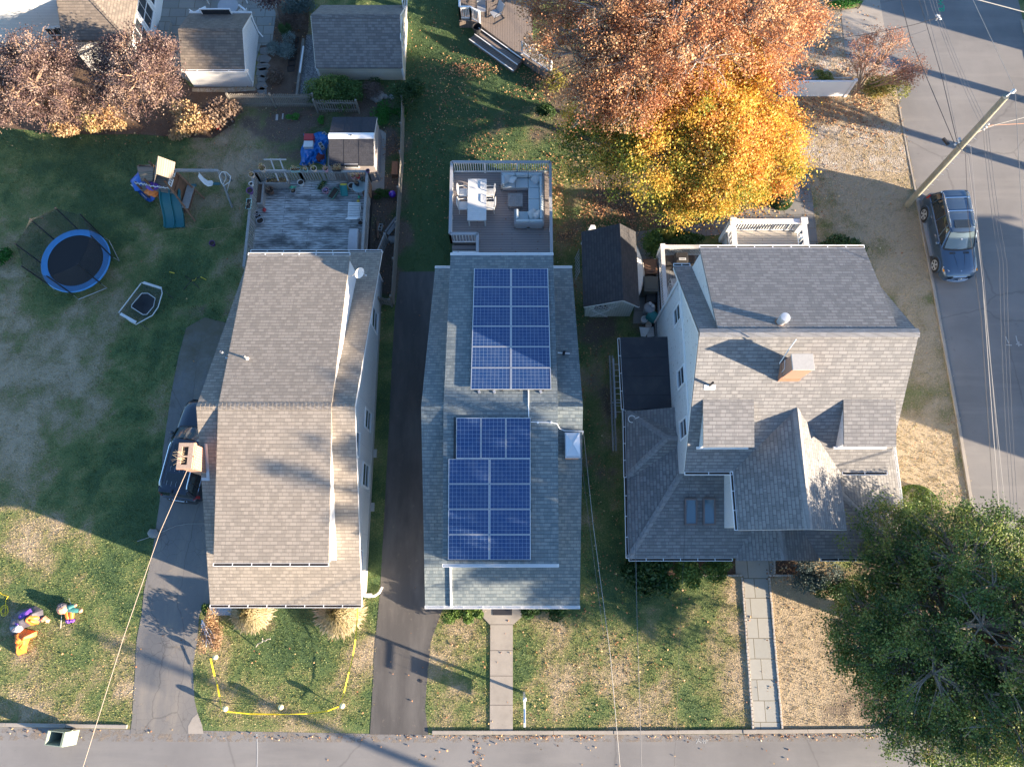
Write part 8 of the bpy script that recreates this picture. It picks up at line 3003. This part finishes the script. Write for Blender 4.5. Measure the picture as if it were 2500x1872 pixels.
def tree(name,label,base,trunk_h,trunk_r,lobes,n_cl,n_leaf,size,lmat,bmat,cl_r=.45,tint=lambda c,r: r,shell=.55,group=None,trunk_lean=(0,0),twigs=True,up=.4,zmin=.6,droop=0.0,cat='tree',twig_r=.012,lower=-.35,flat=(1,1,.7),limb_vis=1.0):
 """lobes: (centre xyz, radii xyz, weight). Leaves gather in clusters spread through the lobes."""
 root=thing(name,label,cat,(base[0],base[1],0),0,group)
 T=MT
 w=np.array([l[2] for l in lobes],float)
 w /= w.sum()
 idx=rng.choice(len(lobes),n_cl,p=w)
 C=np.array([l[0] for l in lobes])[idx]
 R=np.array([l[1] for l in lobes])[idx]
 d=rng.normal(size=(n_cl,3))
 d /= np.linalg.norm(d,axis=1)[:,None]
 d[:,2]=np.where(d[:,2] < lower,-d[:,2],d[:,2])
 rad=shell + (1 - shell) * rng.random(n_cl) ** .6
 cl=C + d * R * rad[:,None]
 cl[:,2]=np.maximum(cl[:,2],zmin)
 tb=Vector((base[0],base[1],0))
 tt=tb + Vector((trunk_lean[0],trunk_lean[1],trunk_h))
 m=MB(False)
 m.tube([tb - Vector((0,0,.2)),tb + Vector((0,0,.3)),tb + (tt - tb) * .5,tt],[trunk_r * 1.5,trunk_r * 1.1,trunk_r * .9,trunk_r * .75],12)
 m.build('trunk',T[bmat],root,smooth=True)
 m=MB(False)
 hubs=[]
 for c,r,_ in lobes:
  c=Vector(c)
  pts=limb_curve(tt - Vector((0,0,trunk_h * .12 * rng.random())),c,.1,6)
  m.tube(pts,trunk_r * .55,7,trunk_r * .2)
  hubs.append(pts)
 for i in range(n_cl):
  h=hubs[idx[i]]
  s=h[int(rng.integers(2,6))]
  e=Vector(cl[i])
  if twigs and rng.random() < limb_vis:
   m.tube(limb_curve(s,e,.12,5),twig_r * 2.6,5,twig_r * .7,cap=False)
   if rng.random() < .7:
    for q in range(2):
     e2=e + Vector(rng.normal(size=3)) * cl_r * .9
     m.tube([s + (e - s) * .7,(s + (e - s) * .85 + e2) / 2,e2],twig_r,4,twig_r * .4,cap=False)
 m.build('limbs',T[bmat],root,smooth=True)
 per=n_leaf // n_cl
 k=rng.poisson(per * (.35 + 1.3 * rng.random(n_cl)))
 rep=np.repeat(np.arange(n_cl),k)
 P=cl[rep] + rng.normal(size=(len(rep),3)) * cl_r * np.array(flat) * (.7 + .6 * rng.random(n_cl))[rep][:,None]
 P[:,2]=np.maximum(P[:,2] - droop * np.abs(P[:,2] - cl[rep][:,2]),.1)
 ct=tint(cl,rng.random(n_cl))
 t=ct[rep] + rng.normal(0,.13,len(rep))
 q=quads_at(P,size,up)
 tint_mesh('crown',q.reshape(-1,3),4,t,T[lmat],root)
 return root
def shrub(name,label,c,rx,ry,rz,n,size,lmat,tint=(.2,.8),lumps=7,cat='shrub',group=None,up=.6,tight=False,z0=0.0):
 root=thing(name,label,cat,(c.x,c.y,0),0,group)
 if tight:
  d=rng.normal(size=(n,3))
  d /= np.linalg.norm(d,axis=1)[:,None]
  d[:,2]=np.abs(d[:,2])
  rr=.93 + .07 * rng.random(n)
  P=np.stack([c.x + d[:,0] * rx * rr,c.y + d[:,1] * ry * rr,z0 + .05 + d[:,2] * rz * rr],1)
  t=tint[0] + (tint[1] - tint[0]) * rng.random(n)
  core=MB(False).blob((c.x,c.y,z0 + rz * .4),(rx * .86,ry * .86,rz * .52),18,12,.05)
  core.build('inner_twigs',MT['bark'],root,smooth=True)
 else:
  L=[]
  for i in range(lumps):
   a=rng.uniform(0,2 * pi)
   r=rng.uniform(.15,.72)
   L.append((c.x + cos(a) * rx * r,c.y + sin(a) * ry * r,z0 + rz * rng.uniform(.35,.7),rng.uniform(.35,.55)))
  L=np.array(L)
  idx=rng.integers(0,lumps,n)
  d=rng.normal(size=(n,3))
  d /= np.linalg.norm(d,axis=1)[:,None]
  d[:,2]=np.where(d[:,2] < -.2,-d[:,2],d[:,2])
  rr=(.55 + .45 * rng.random(n) ** .5) * (1 + .12 * rng.normal(size=n))
  s=L[idx,3]
  P=np.stack([L[idx,0] + d[:,0] * rx * s * rr,L[idx,1] + d[:,1] * ry * s * rr,L[idx,2] + d[:,2] * rz * s * rr],1)
  P[:,2]=np.maximum(P[:,2],.04)
  lt=rng.random(lumps)
  t=tint[0] + (tint[1] - tint[0]) * (lt[idx] * .6 + .4 * rng.random(n))
  m=MB(False)
  for i in range(lumps * 2):
   j=i % lumps
   m.tube(limb_curve((c.x,c.y,0),L[j,:3] + rng.normal(size=3) * .1,.1,4),.02,5,.006)
  m.build('stems',MT['bark'],root)
 tint_mesh('foliage',quads_at(P,size,up).reshape(-1,3),4,t,MT[lmat],root)
 return root
def grass_clump(label,c,r,h,n):
 root=thing('ornamental_grass',label,'ornamental grass',(c.x,c.y,0),0,'blonde ornamental grasses along the front of the tan roofed house')
 a=rng.uniform(0,2 * pi,n)
 rr=r * np.abs(rng.random(n)) ** .6
 hh=h * (.6 + .5 * rng.random(n)) * (1 - .45 * rr / r)
 b0=np.stack([c.x + .18 * rr * np.cos(a),c.y + .18 * rr * np.sin(a),np.zeros(n)],1)
 m=np.stack([c.x + .55 * rr * np.cos(a),c.y + .55 * rr * np.sin(a),hh],1)
 aj=a + .3 * rng.normal(size=n)
 e=np.stack([c.x + (.8 + .3 * rng.random(n)) * rr * np.cos(aj),c.y + (.8 + .3 * rng.random(n)) * rr * np.sin(aj),hh * (.25 + .5 * rng.random(n))],1)
 s=np.stack([-np.sin(a),np.cos(a),np.zeros(n)],1) * .007
 q1=np.stack([b0 - s,b0 + s,m + s,m - s],1)
 q2=np.stack([m - s,m + s,e + s * .8,e - s * .8],1)
 k=n // 2
 f=np.stack([e[:k] - s[:k] * 3,(m[:k] * .25 + e[:k] * .75) + s[:k] * 3.2,e[:k] + s[:k] * 2.5,e[:k] + (e[:k] - m[:k]) * .28],1)
 V=np.concatenate([q1,q2,f]).reshape(-1,3)
 t=np.concatenate([rng.random(n) * .5,.2 + rng.random(n) * .6,.6 + .4 * rng.random(k)])
 tint_mesh('blades',V,4,t,MT['lf_blonde'],root)
def build_plants():
 T=MT
 lob=[]
 for px,py,z,rx,ry,rz,w in [(1600,400,5.0,2.0,1.8,1.6,1.2),(1780,300,5.6,2.4,2.2,1.8,1.5),(1860,420,4.4,1.8,1.6,1.5,1.0),(1760,420,5.0,2.2,1.9,1.6,1.4),(1640,500,3.4,1.5,1.0,1.1,.6),(1800,190,6.2,2.2,1.8,1.6,1.0),(1480,380,4.0,2.2,2.0,1.4,.7),(1590,290,5.4,2.2,2.0,1.6,.9),(1880,330,4.6,1.6,1.8,1.4,.8),(1700,260,6.3,2.2,2.0,1.5,1.0),(1700,480,3.8,1.8,1.2,1.2,.8),(1420,330,4.2,1.4,1.6,1.2,.35)]:
  c=G(px,py,z)
  lob.append(((c.x,c.y,c.z),(rx,ry,rz),w))
 xg0,xg1=G(1420,400,5).x,G(1850,300,5).x
 yg0,yg1=G(1700,420,5).y,G(1700,180,6).y
 def tint_gold(cl,r):
  g=np.clip((cl[:,0] - xg0) / (xg1 - xg0),0,1)
  n_=np.clip((cl[:,1] - yg0) / (yg1 - yg0),0,1)
  return np.clip(.12 + .45 * g ** .8 + .22 * n_ + (r - .5) * .75 - .12 * (cl[:,2] < 4),0,1)
 b=G(1700,420,0)
 tree('maple_tree','golden orange maple with yellow green patches beside the russet tree',(b.x,b.y),2.6,.22,lob,720,125000,.088,'lf_orange','bark',.30,tint_gold,.45)
 lob=[]
 for px,py,z,rx,ry,rz,w in [(1500,60,8,3.0,2.4,2.0,1.0),(1400,130,7,2.6,2.2,1.8,.9),(1650,60,8.5,3.0,2.4,1.8,1.1),(1820,70,8,3.0,2.6,1.8,1.1),(1940,60,7,1.6,1.8,1.5,.7),(1560,180,7.5,3.0,2.2,1.8,1.0),(1440,260,6.2,1.6,1.5,1.4,.5),(1880,160,6.5,2.0,1.8,1.5,.6),(1560,270,6.8,1.6,1.4,1.2,.45),(1330,40,7,1.6,1.6,1.3,.35),(1700,150,8.4,2.4,1.8,1.5,.5),(1760,-60,8,4,2.5,2,.8),(1450,-60,8,4,2.5,2,.7)]:
  c=G(px,py,z)
  lob.append(((c.x,c.y,c.z),(rx,ry,rz),w))
 b=G(1640,130,0)
 tree('oak_tree','broad russet brown autumn tree with pale bare limbs at the top of the photo',(b.x,b.y),4.0,.38,lob,760,78000,.078,'lf_red','bark_pale',.25,lambda c,r: .15 + .8 * r,.45,twig_r=.020)
 for px,py,lb,sx in ((85,205,'left one of the two purple leaved plum trees by the far left white house',1.08),(335,185,'right one of the two purple leaved plum trees, next to the small white building',.92)):
  b=G(px + 12,py + 62,0)
  lob=[]
  for dx,dy,z,r in ((-60,10,3.2,1.35),(50,0,3.4,1.35),(0,-55,4.0,1.5),(-5,55,2.6,1.4),(0,0,4.3,1.4),(-75,60,2.2,1.1),(75,50,2.3,1.1),(60,-50,3.8,1.2),(-60,-40,3.6,1.2)):
   c=G(px + dx * sx,py + dy * sx,z)
   lob.append(((c.x,c.y,c.z),(r * sx,r * sx,r * .8),1))
  tree('plum_tree',lb,(b.x,b.y),1.2,.16,lob,420,34000,.065,'lf_plum','bark_tan',.2,lambda c,r: .15 + .85 * r,.5,group='purple leaved plum trees',twig_r=.018,up=.5)
 c=G(648,-8,2.6)
 tree('plum_tree','small tuft of dark purple foliage entering at the top edge above the patio',(c.x,c.y + .6),1.8,.08,[((c.x,c.y,2.6),(.9,.6,.5),1)],26,1600,.09,'lf_plum','bark',.2,lambda c,r: .4 * r,.3)
 lob=[]
 cx,cy=17.9,-2.3
 prof=[(3.0,3.6),(4.3,4.7),(6.0,4.7),(7.8,4.0),(9.6,3.3),(11.2,2.3),(12.4,1.3)]
 for z,r in prof:
  k=max(4,int(r * 2.4))
  for i in range(k):
   a=2 * pi * i / k + z * 1.7 + rng.normal() * .15
   q=r * rng.uniform(.62,.82)
   s_=.34 * r * rng.uniform(.8,1.25) + .35
   lob.append(((cx + q * cos(a),cy + q * sin(a) * 1.02,z + rng.normal() * .5),(s_,s_,s_ * .62),s_ * s_))
 for sx,sy,sz in ((19.5,-6.0,13.6),(17.6,-3.8,12.9),(20.4,-2.6,13.2),(18.6,-.4,12.2),(19.0,-6.8,12.2)):
  for t in np.linspace(0,1,5):
   r=.25 + 1.0 * (1 - t)
   lob.append(((sx,sy,9.2 + (sz - 9.2) * t),(r,r,.7),.5 * r + .15))
 tree('cedar_tree','huge dark green cedar filling the near right corner',(cx,cy),5.0,.30,lob,2600,300000,.07,'lf_cedar','bark',.19,lambda c,r: .10 + .8 * r,.55,up=.9,flat=(1,1,.45),twig_r=.016)
 b=G(2085,232,0)
 lob=[]
 for px,py,z,r,w in ((2110,130,3.0,.9,1),(2180,110,3.2,.9,1),(2225,165,2.8,.8,1.2),(2150,160,3.2,.9,.7),(2205,195,2.4,.6,1),(2085,160,2.4,.5,.5),(2130,95,2.8,.7,.7)):
  c=G(px,py,z)
  lob.append(((c.x,c.y,c.z),(r,r,r * .6),w))
 tree('bare_tree','small half bare tree with dusty pink leaves leaning over the kerb',(b.x,b.y),.5,.09,lob,150,5200,.06,'lf_pink','bark_tan',.17,lambda c,r: r,.5,twig_r=.009)
 S=shrub
 S('hedge_shrub','rounded yellow orange shrub beside the street under the bare pinkish tree',G(2155,222,.5),1.35,1.05,1.25,5200,.075,'lf_yellowgreen',(.15,.95),9)
 S('hedge_shrub','small yellow green shrub behind the white vinyl fence',G(2010,190,.4),.65,.45,.7,1500,.06,'lf_yellowgreen',(.0,.5))
 S('boxwood','round clipped dark green bush at the bend of the paver path',G(1915,472,.7),.68,.70,1.25,9000,.05,'lf_green',(.1,.6),tight=True)
 S('boxwood','large round clipped light green bush at the right corner of the grey roofed house',G(2245,1228,.6),.98,.95,1.3,11000,.05,'lf_green',(.5,1.0),tight=True)
 S('front_shrub','bright green rounded bush left of the solar house front door, nearer the dark driveway',G(1096,1493,.5),.62,.5,.8,3200,.075,'lf_green',(.55,.95),6)
 S('front_shrub','bright green rounded bush left of the solar house front door, nearer the door',G(1152,1493,.5),.58,.5,.8,3200,.075,'lf_green',(.55,.95),6)
 S('front_shrub','dark green bush right of the solar house front door, nearer the door',G(1300,1490,.4),.6,.5,.7,2600,.07,'lf_green',(.1,.5),6)
 S('front_shrub','dark green bush right of the solar house front door, farther from the door',G(1352,1489,.4),.6,.5,.7,2600,.07,'lf_green',(.1,.5),6)
 S('rhododendron','dark glossy shrub at the near left corner of the grey roofed house',G(1565,1398,.9),1.05,1.1,1.5,4200,.12,'lf_green',(.0,.55),10)
 S('rhododendron','dark green shrub below the left porch gutter, right of the glossy corner shrub',G(1620,1400,.9),.9,.95,1.4,3600,.11,'lf_green',(.1,.7),9)
 S('rhododendron','yellow green leafy shrub below the middle of the left porch gutter',G(1690,1392,.9),.9,.8,1.4,3600,.09,'lf_green',(.6,1.0),9)
 S('rhododendron','olive shrub left of the flagstone walk below the porch gutter',G(1755,1392,.7),.95,.8,1.2,3600,.08,'lf_green',(.35,.95),8)
 S('juniper','blue green spreading juniper right of the small mulch bed',G(1995,1405,.7),1.2,1.0,1.1,6500,.06,'lf_blue',(.0,.45),9,up=1.0)
 S('juniper','dark green low juniper between the blue green one and the huge cedar',G(2050,1440,.7),1.1,.9,1.1,5000,.06,'lf_green',(.1,.6),8)
 S('back_shrub','dark shrub behind the right end of the grey roofed house',G(2060,595,.7),1.3,.7,.9,3600,.08,'lf_green',(.0,.45),9)
 S('hydrangea','pale golden dried hydrangea between the two plum trees',G(245,298,.5),1.5,.8,.9,4200,.10,'lf_dry',(.35,1.0),12)
 S('hydrangea','pale golden dried hydrangea under the left plum tree',G(150,318,.4),1.2,.5,.7,2200,.10,'lf_dry',(.35,1.0),9)
 S('hydrangea','large bright dried hydrangea left of the picket fence',G(470,290,.6),1.5,1.0,1.1,5200,.11,'lf_dry',(.3,.95),13)
 S('hydrangea','brown dried hydrangea in the shade against the picket fence',G(530,278,.6),1.3,1.0,1.1,4200,.11,'lf_brown',(.3,1.0),11)
 S('hydrangea','low pale dried shrub at the near left edge of the large bright hydrangea',G(440,325,.3),.8,.45,.5,1500,.09,'lf_dry',(.5,1.0),6)
 S('garden_shrub','silver blue round shrub in the mulch bed',G(688,110,.5),.95,.85,.8,5500,.05,'lf_blue',(.2,1.0),9)
 S('garden_shrub','small pointed dark green conifer in the mulch bed',G(698,82,.5),.42,.42,1.0,2400,.05,'lf_green',(.1,.6),5)
 S('garden_shrub','brown feathery bush at the upper end of the mulch bed',G(725,55,.5),1.0,.8,.9,4200,.05,'lf_brown',(.2,.9),9)
 S('garden_shrub','spiky bronze grass clump at the near end of the mulch bed',G(672,190,.3),.62,.55,.5,2600,.05,'lf_brown',(.3,1.0),7)
 S('garden_shrub','pale green blue evergreen cut by the top edge above the mulch bed',G(735,5,.9),1.2,.9,1.4,5500,.08,'lf_blue',(.0,.7),8)
 S('hedge_shrub','broad mixed green shrub in front of the garage, left part',G(790,215,.8),1.35,.9,1.2,6500,.07,'lf_green',(.3,1.0),11)
 S('hedge_shrub','broad mixed green shrub in front of the garage, right part',G(845,222,.8),1.1,.9,1.1,5500,.07,'lf_green',(.15,.8),10)
 S('hedge_shrub','thin brown twiggy shrub behind the end of the short picket fence',G(900,222,.5),1.0,.9,.8,2600,.05,'lf_brown',(.1,.7),9)
 S('hedge_shrub','dark ivy patch under the garage wall',G(905,208,.3),.8,.45,.4,1600,.06,'lf_green',(.1,.5),7)
 S('hedge_shrub','dense dark green bush at the far corner of the back fence',G(1003,228,.7),1.1,1.0,1.3,5500,.07,'lf_green',(.0,.35),9)
 S('ground_plant','bright green weeds beside the far corner of the resin shed, larger patch',G(940,272,.2),.75,.9,.35,2400,.06,'lf_bright',(.1,.6),9)
 S('ground_plant','bright green weeds against the tall fence, smaller patch',G(975,278,.2),.5,.5,.3,1100,.06,'lf_bright',(.0,.4),6)
 S('ground_plant','small bright green weed clump in the bare ground, left of two',G(714,288,.15),.38,.32,.25,700,.06,'lf_bright',(.4,1.0),4)
 S('ground_plant','small bright green weed clump in the bare ground, right of two',G(784,292,.15),.32,.36,.3,700,.06,'lf_bright',(.4,1.0),4)
 S('ground_plant','green weeds between the weathered deck and the fence',G(930,472,.2),.6,.4,.3,1200,.06,'lf_green',(.2,.7),6)
 S('ground_plant','green leafy plant cut by the left edge of the photo',G(6,625,.2),.7,.6,.4,1500,.09,'lf_bright',(.0,.4),6)
 S('alley_shrub','yellow green mixed shrubs beside the old shed path, left clump',G(1590,600,.6),.8,1.0,1.0,2800,.09,'lf_green',(.3,.9),8)
 S('alley_shrub','leafy green shrub along the path behind the back porch, right clump',G(1675,582,.5),1.4,.5,.7,3200,.08,'lf_green',(.1,.7),9)
 S('alley_shrub','yellowing shrub at the path bend behind the back porch',G(1630,568,.5),.8,.5,.8,2000,.09,'lf_yellowgreen',(.0,.6),7)
 S('corner_shrub','brown and green shrub at the foot of the tan deck railing',G(1352,195,.5),.9,.7,.9,2600,.08,'lf_yellowgreen',(.1,.9),7)
 S('corner_shrub','dark shrub on the lawn edge under the russet tree',G(1340,270,.4),.8,.6,.7,2000,.07,'lf_green',(.0,.4),6)
 S('dry_bush','dry leafless bush with brown leaves under the fake cobweb',G(517,1543,.35),.58,1.0,.8,4200,.06,'lf_dry',(.0,.75),12)
 S('dry_bush','small green and yellow weeds under the left eave corner of the tan roofed house',G(502,1490,.2),.22,.45,.4,600,.07,'lf_green',(.5,1.0),4)
 S('ground_plant','rounded green patch cut by the top edge beside the pale driveway',G(2060,4,.2),1.3,.4,.25,2600,.06,'lf_bright',(.2,.8),8)
 S('red_shrub','tiny bright red leaved twig beside the large bright hydrangea',G(533,306,.3),.14,.25,.35,160,.08,'lf_scarlet',(.2,1.0),3)
 grass_clump('blonde ornamental grass clump below the left part of the front gutter',G(610,1492,.5),1.0,1.2,3200)
 grass_clump('blonde ornamental grass clump below the right part of the front gutter',G(826,1494,.5),1.15,1.2,3800)
def build_offcamera():
 """things that stand just outside the frame and throw the long shadows seen in it"""
 T=MT
 A=G(2500,1110)
 def far_house(cx,cy,w,l,ze,zr,label):
  root,*_=gable_shed('house',label,cx - w / 2,cx + w / 2,cy - l / 2,cy + l / 2,ze,ze,cy,zr,T['sh_gray'],T['white_side'],'house',over=.4)
  for x in (cx - w / 2 + .4,):
   for y in (cy - 3,cy - .6,cy + 1.8):
    wall_window(root,x,'x',y,y + 1,1.2,2.6,-1)
 far_house(42.5,6.5,10,11.0,5.2,9.0,'white house across the right street, outside the frame')
 far_house(43,31.5,10,10,5.2,9.2,'second white house across the right street, outside the frame')
 def side_tree(name,x,y,h,r,n,lmat,label,spire=False,sh=.3):
  lob=[]
  if spire:
   for k in range(7):
    t=k / 6
    lob.append(((x,y,h * (.25 + .75 * t)),(r * (1.02 - t) + .12,r * (1.02 - t) + .12,h * .12),1.2 - t * .7))
  else:
   for k in range(6):
    a=k * 1.05
    lob.append(((x + r * .5 * cos(a),y + r * .5 * sin(a),h * .68),(r * .6,r * .6,h * .22),1))
  tree(name,label,(x,y),h * .45,.28,lob,160,n,.16,lmat,'bark',.4 if not spire else .25,lambda c,q: q * .6,sh)
 pole_xy=(14.5,-16.0)
 base=Vector((22.5,-17.5,0))
 r=thing('utility_pole','utility pole across the lower street, outside the frame','utility pole',base)
 MB().tube([base,base + Vector((0,0,11))],[.2,.14],12).build('pole',T['pole'],r,smooth=True)
 MB().box(base.x - .06,base.y - 1.2,10,base.x + .06,base.y + 1.2,10.15).build('crossarm',T['pole'],r)
 side_tree('fir_tree',35.5,19.8,8.0,2.0,7000,'lf_cedar','round tree beyond the right street, outside the frame')
 side_tree('oak_tree',36,24.2,7.5,2.2,5000,'lf_red','half bare tree beyond the right street, outside the frame')
def build_light():
 ALPHA,ELEV=19.5,13.6
 s=bpy.data.lights.new('sun','SUN')
 s.energy=5.0
 s.angle=radians(0.55)
 s.color=(1.0,0.81,0.60)
 o=bpy.data.objects.new('sun',s)
 COL.objects.link(o)
 d=Vector((cos(radians(ALPHA)) * cos(radians(ELEV)),-sin(radians(ALPHA)) * cos(radians(ELEV)),sin(radians(ELEV))))
 o.rotation_euler=d.to_track_quat('Z','Y').to_euler()
 o.location=d * 60
 w=bpy.data.worlds.new('World')
 SC.world=w
 w.use_nodes=True
 nt=w.node_tree
 bg=nt.nodes['Background']
 sky=nt.nodes.new('ShaderNodeTexSky')
 sky.sky_type='NISHITA'
 sky.sun_disc=False
 sky.sun_elevation=radians(ELEV)
 sky.sun_rotation=radians(90 + ALPHA)
 sky.air_density=1.0
 sky.dust_density=0.6
 sky.ozone_density=3.8
 nt.links.new(sky.outputs[0],bg.inputs[0])
 bg.inputs[1].default_value=0.09
 SC.view_settings.view_transform='Standard'
 SC.view_settings.look='None'
 SC.view_settings.exposure=2.2
 SC.view_settings.gamma=1.0
def build_camera():
 c=bpy.data.cameras.new('camera')
 c.sensor_width=36.0
 c.lens=36.0 * FOC / 2500.0
 c.clip_end=3000
 o=bpy.data.objects.new('camera',c)
 COL.objects.link(o)
 o.location=(0,0,HGT)
 o.rotation_euler=(TILT,0,0)
 SC.camera=o
def main():
 make_materials()
 extra_materials()
 MT['lf_scarlet']=leafmat('scarlet_leaves',[(0.0,(0.45,0.02,0.02)),(1.0,(0.75,0.05,0.04))],0.3)
 build_setting()
 build_house1()
 build_house2()
 build_house3()
 build_outbuildings()
 build_decks()
 build_far_deck()
 build_fences()
 build_house3_yard()
 build_yard1()
 build_front_yard()
 build_cars()
 build_utilities()
 build_plants()
 build_offcamera()
 build_grass()
 scatter_leaves('fallen_leaves',[(1120,150,2.6,3.2,900),(1130,300,2.6,3.0,1300),(1200,430,1.8,2.5,900),(1010,300,.8,2.5,350),(1370,560,1.0,2.5,1100),(1420,480,1.6,1.6,1300),(1560,520,2.5,1.0,2200),(1480,330,1.5,2.0,600),(1700,500,2.8,1.0,1800),(1870,450,1.5,1.0,1200),(1430,760,.6,3.2,450),(1440,1100,.6,4.0,420),(1470,1300,.9,1.8,160),(2060,280,2.6,1.0,1700),(2000,250,1.8,.7,900),(1990,110,1.6,2.2,2400),(1850,150,3.0,3.0,3000),(1600,150,4.0,3.0,2600),(1760,585,1.4,.5,700),(940,520,.5,3.4,420),(940,330,.6,1.4,200),(700,240,3.0,.6,350),(250,290,5.0,1.0,700),(1540,1640,3.2,2.0,300),(1440,1450,1.6,1.4,160),(1350,1700,2.5,1.5,120),(700,1620,5,1.6,50),(150,1600,4,2.0,50),(180,700,8,5,160),(1120,1600,1.2,2.2,50),(1960,1600,1.8,2.0,60),(2200,600,2.0,5,140),(700,50,1.2,1.5,150),(1000,1750,20,.7,0),(1920,1390,.5,.3,250),(2290,1150,1.2,1.5,80),(1150,170,.8,.3,600),(1330,200,1.2,.6,700)],.075)
 scatter_leaves('fallen_leaves',[(1400,1799,5.0,.05,300),(900,1799,5.0,.05,110),(2000,1796,2.5,.05,160),(200,1785,3.0,.1,80),(1165,1850,.14,.35,60),(1000,1840,12,.8,20),(2250,300,.25,5,200),(2400,600,2.5,12,110),(1600,1830,5,.8,15)],.06,.02)
 build_light()
 build_camera()
main()
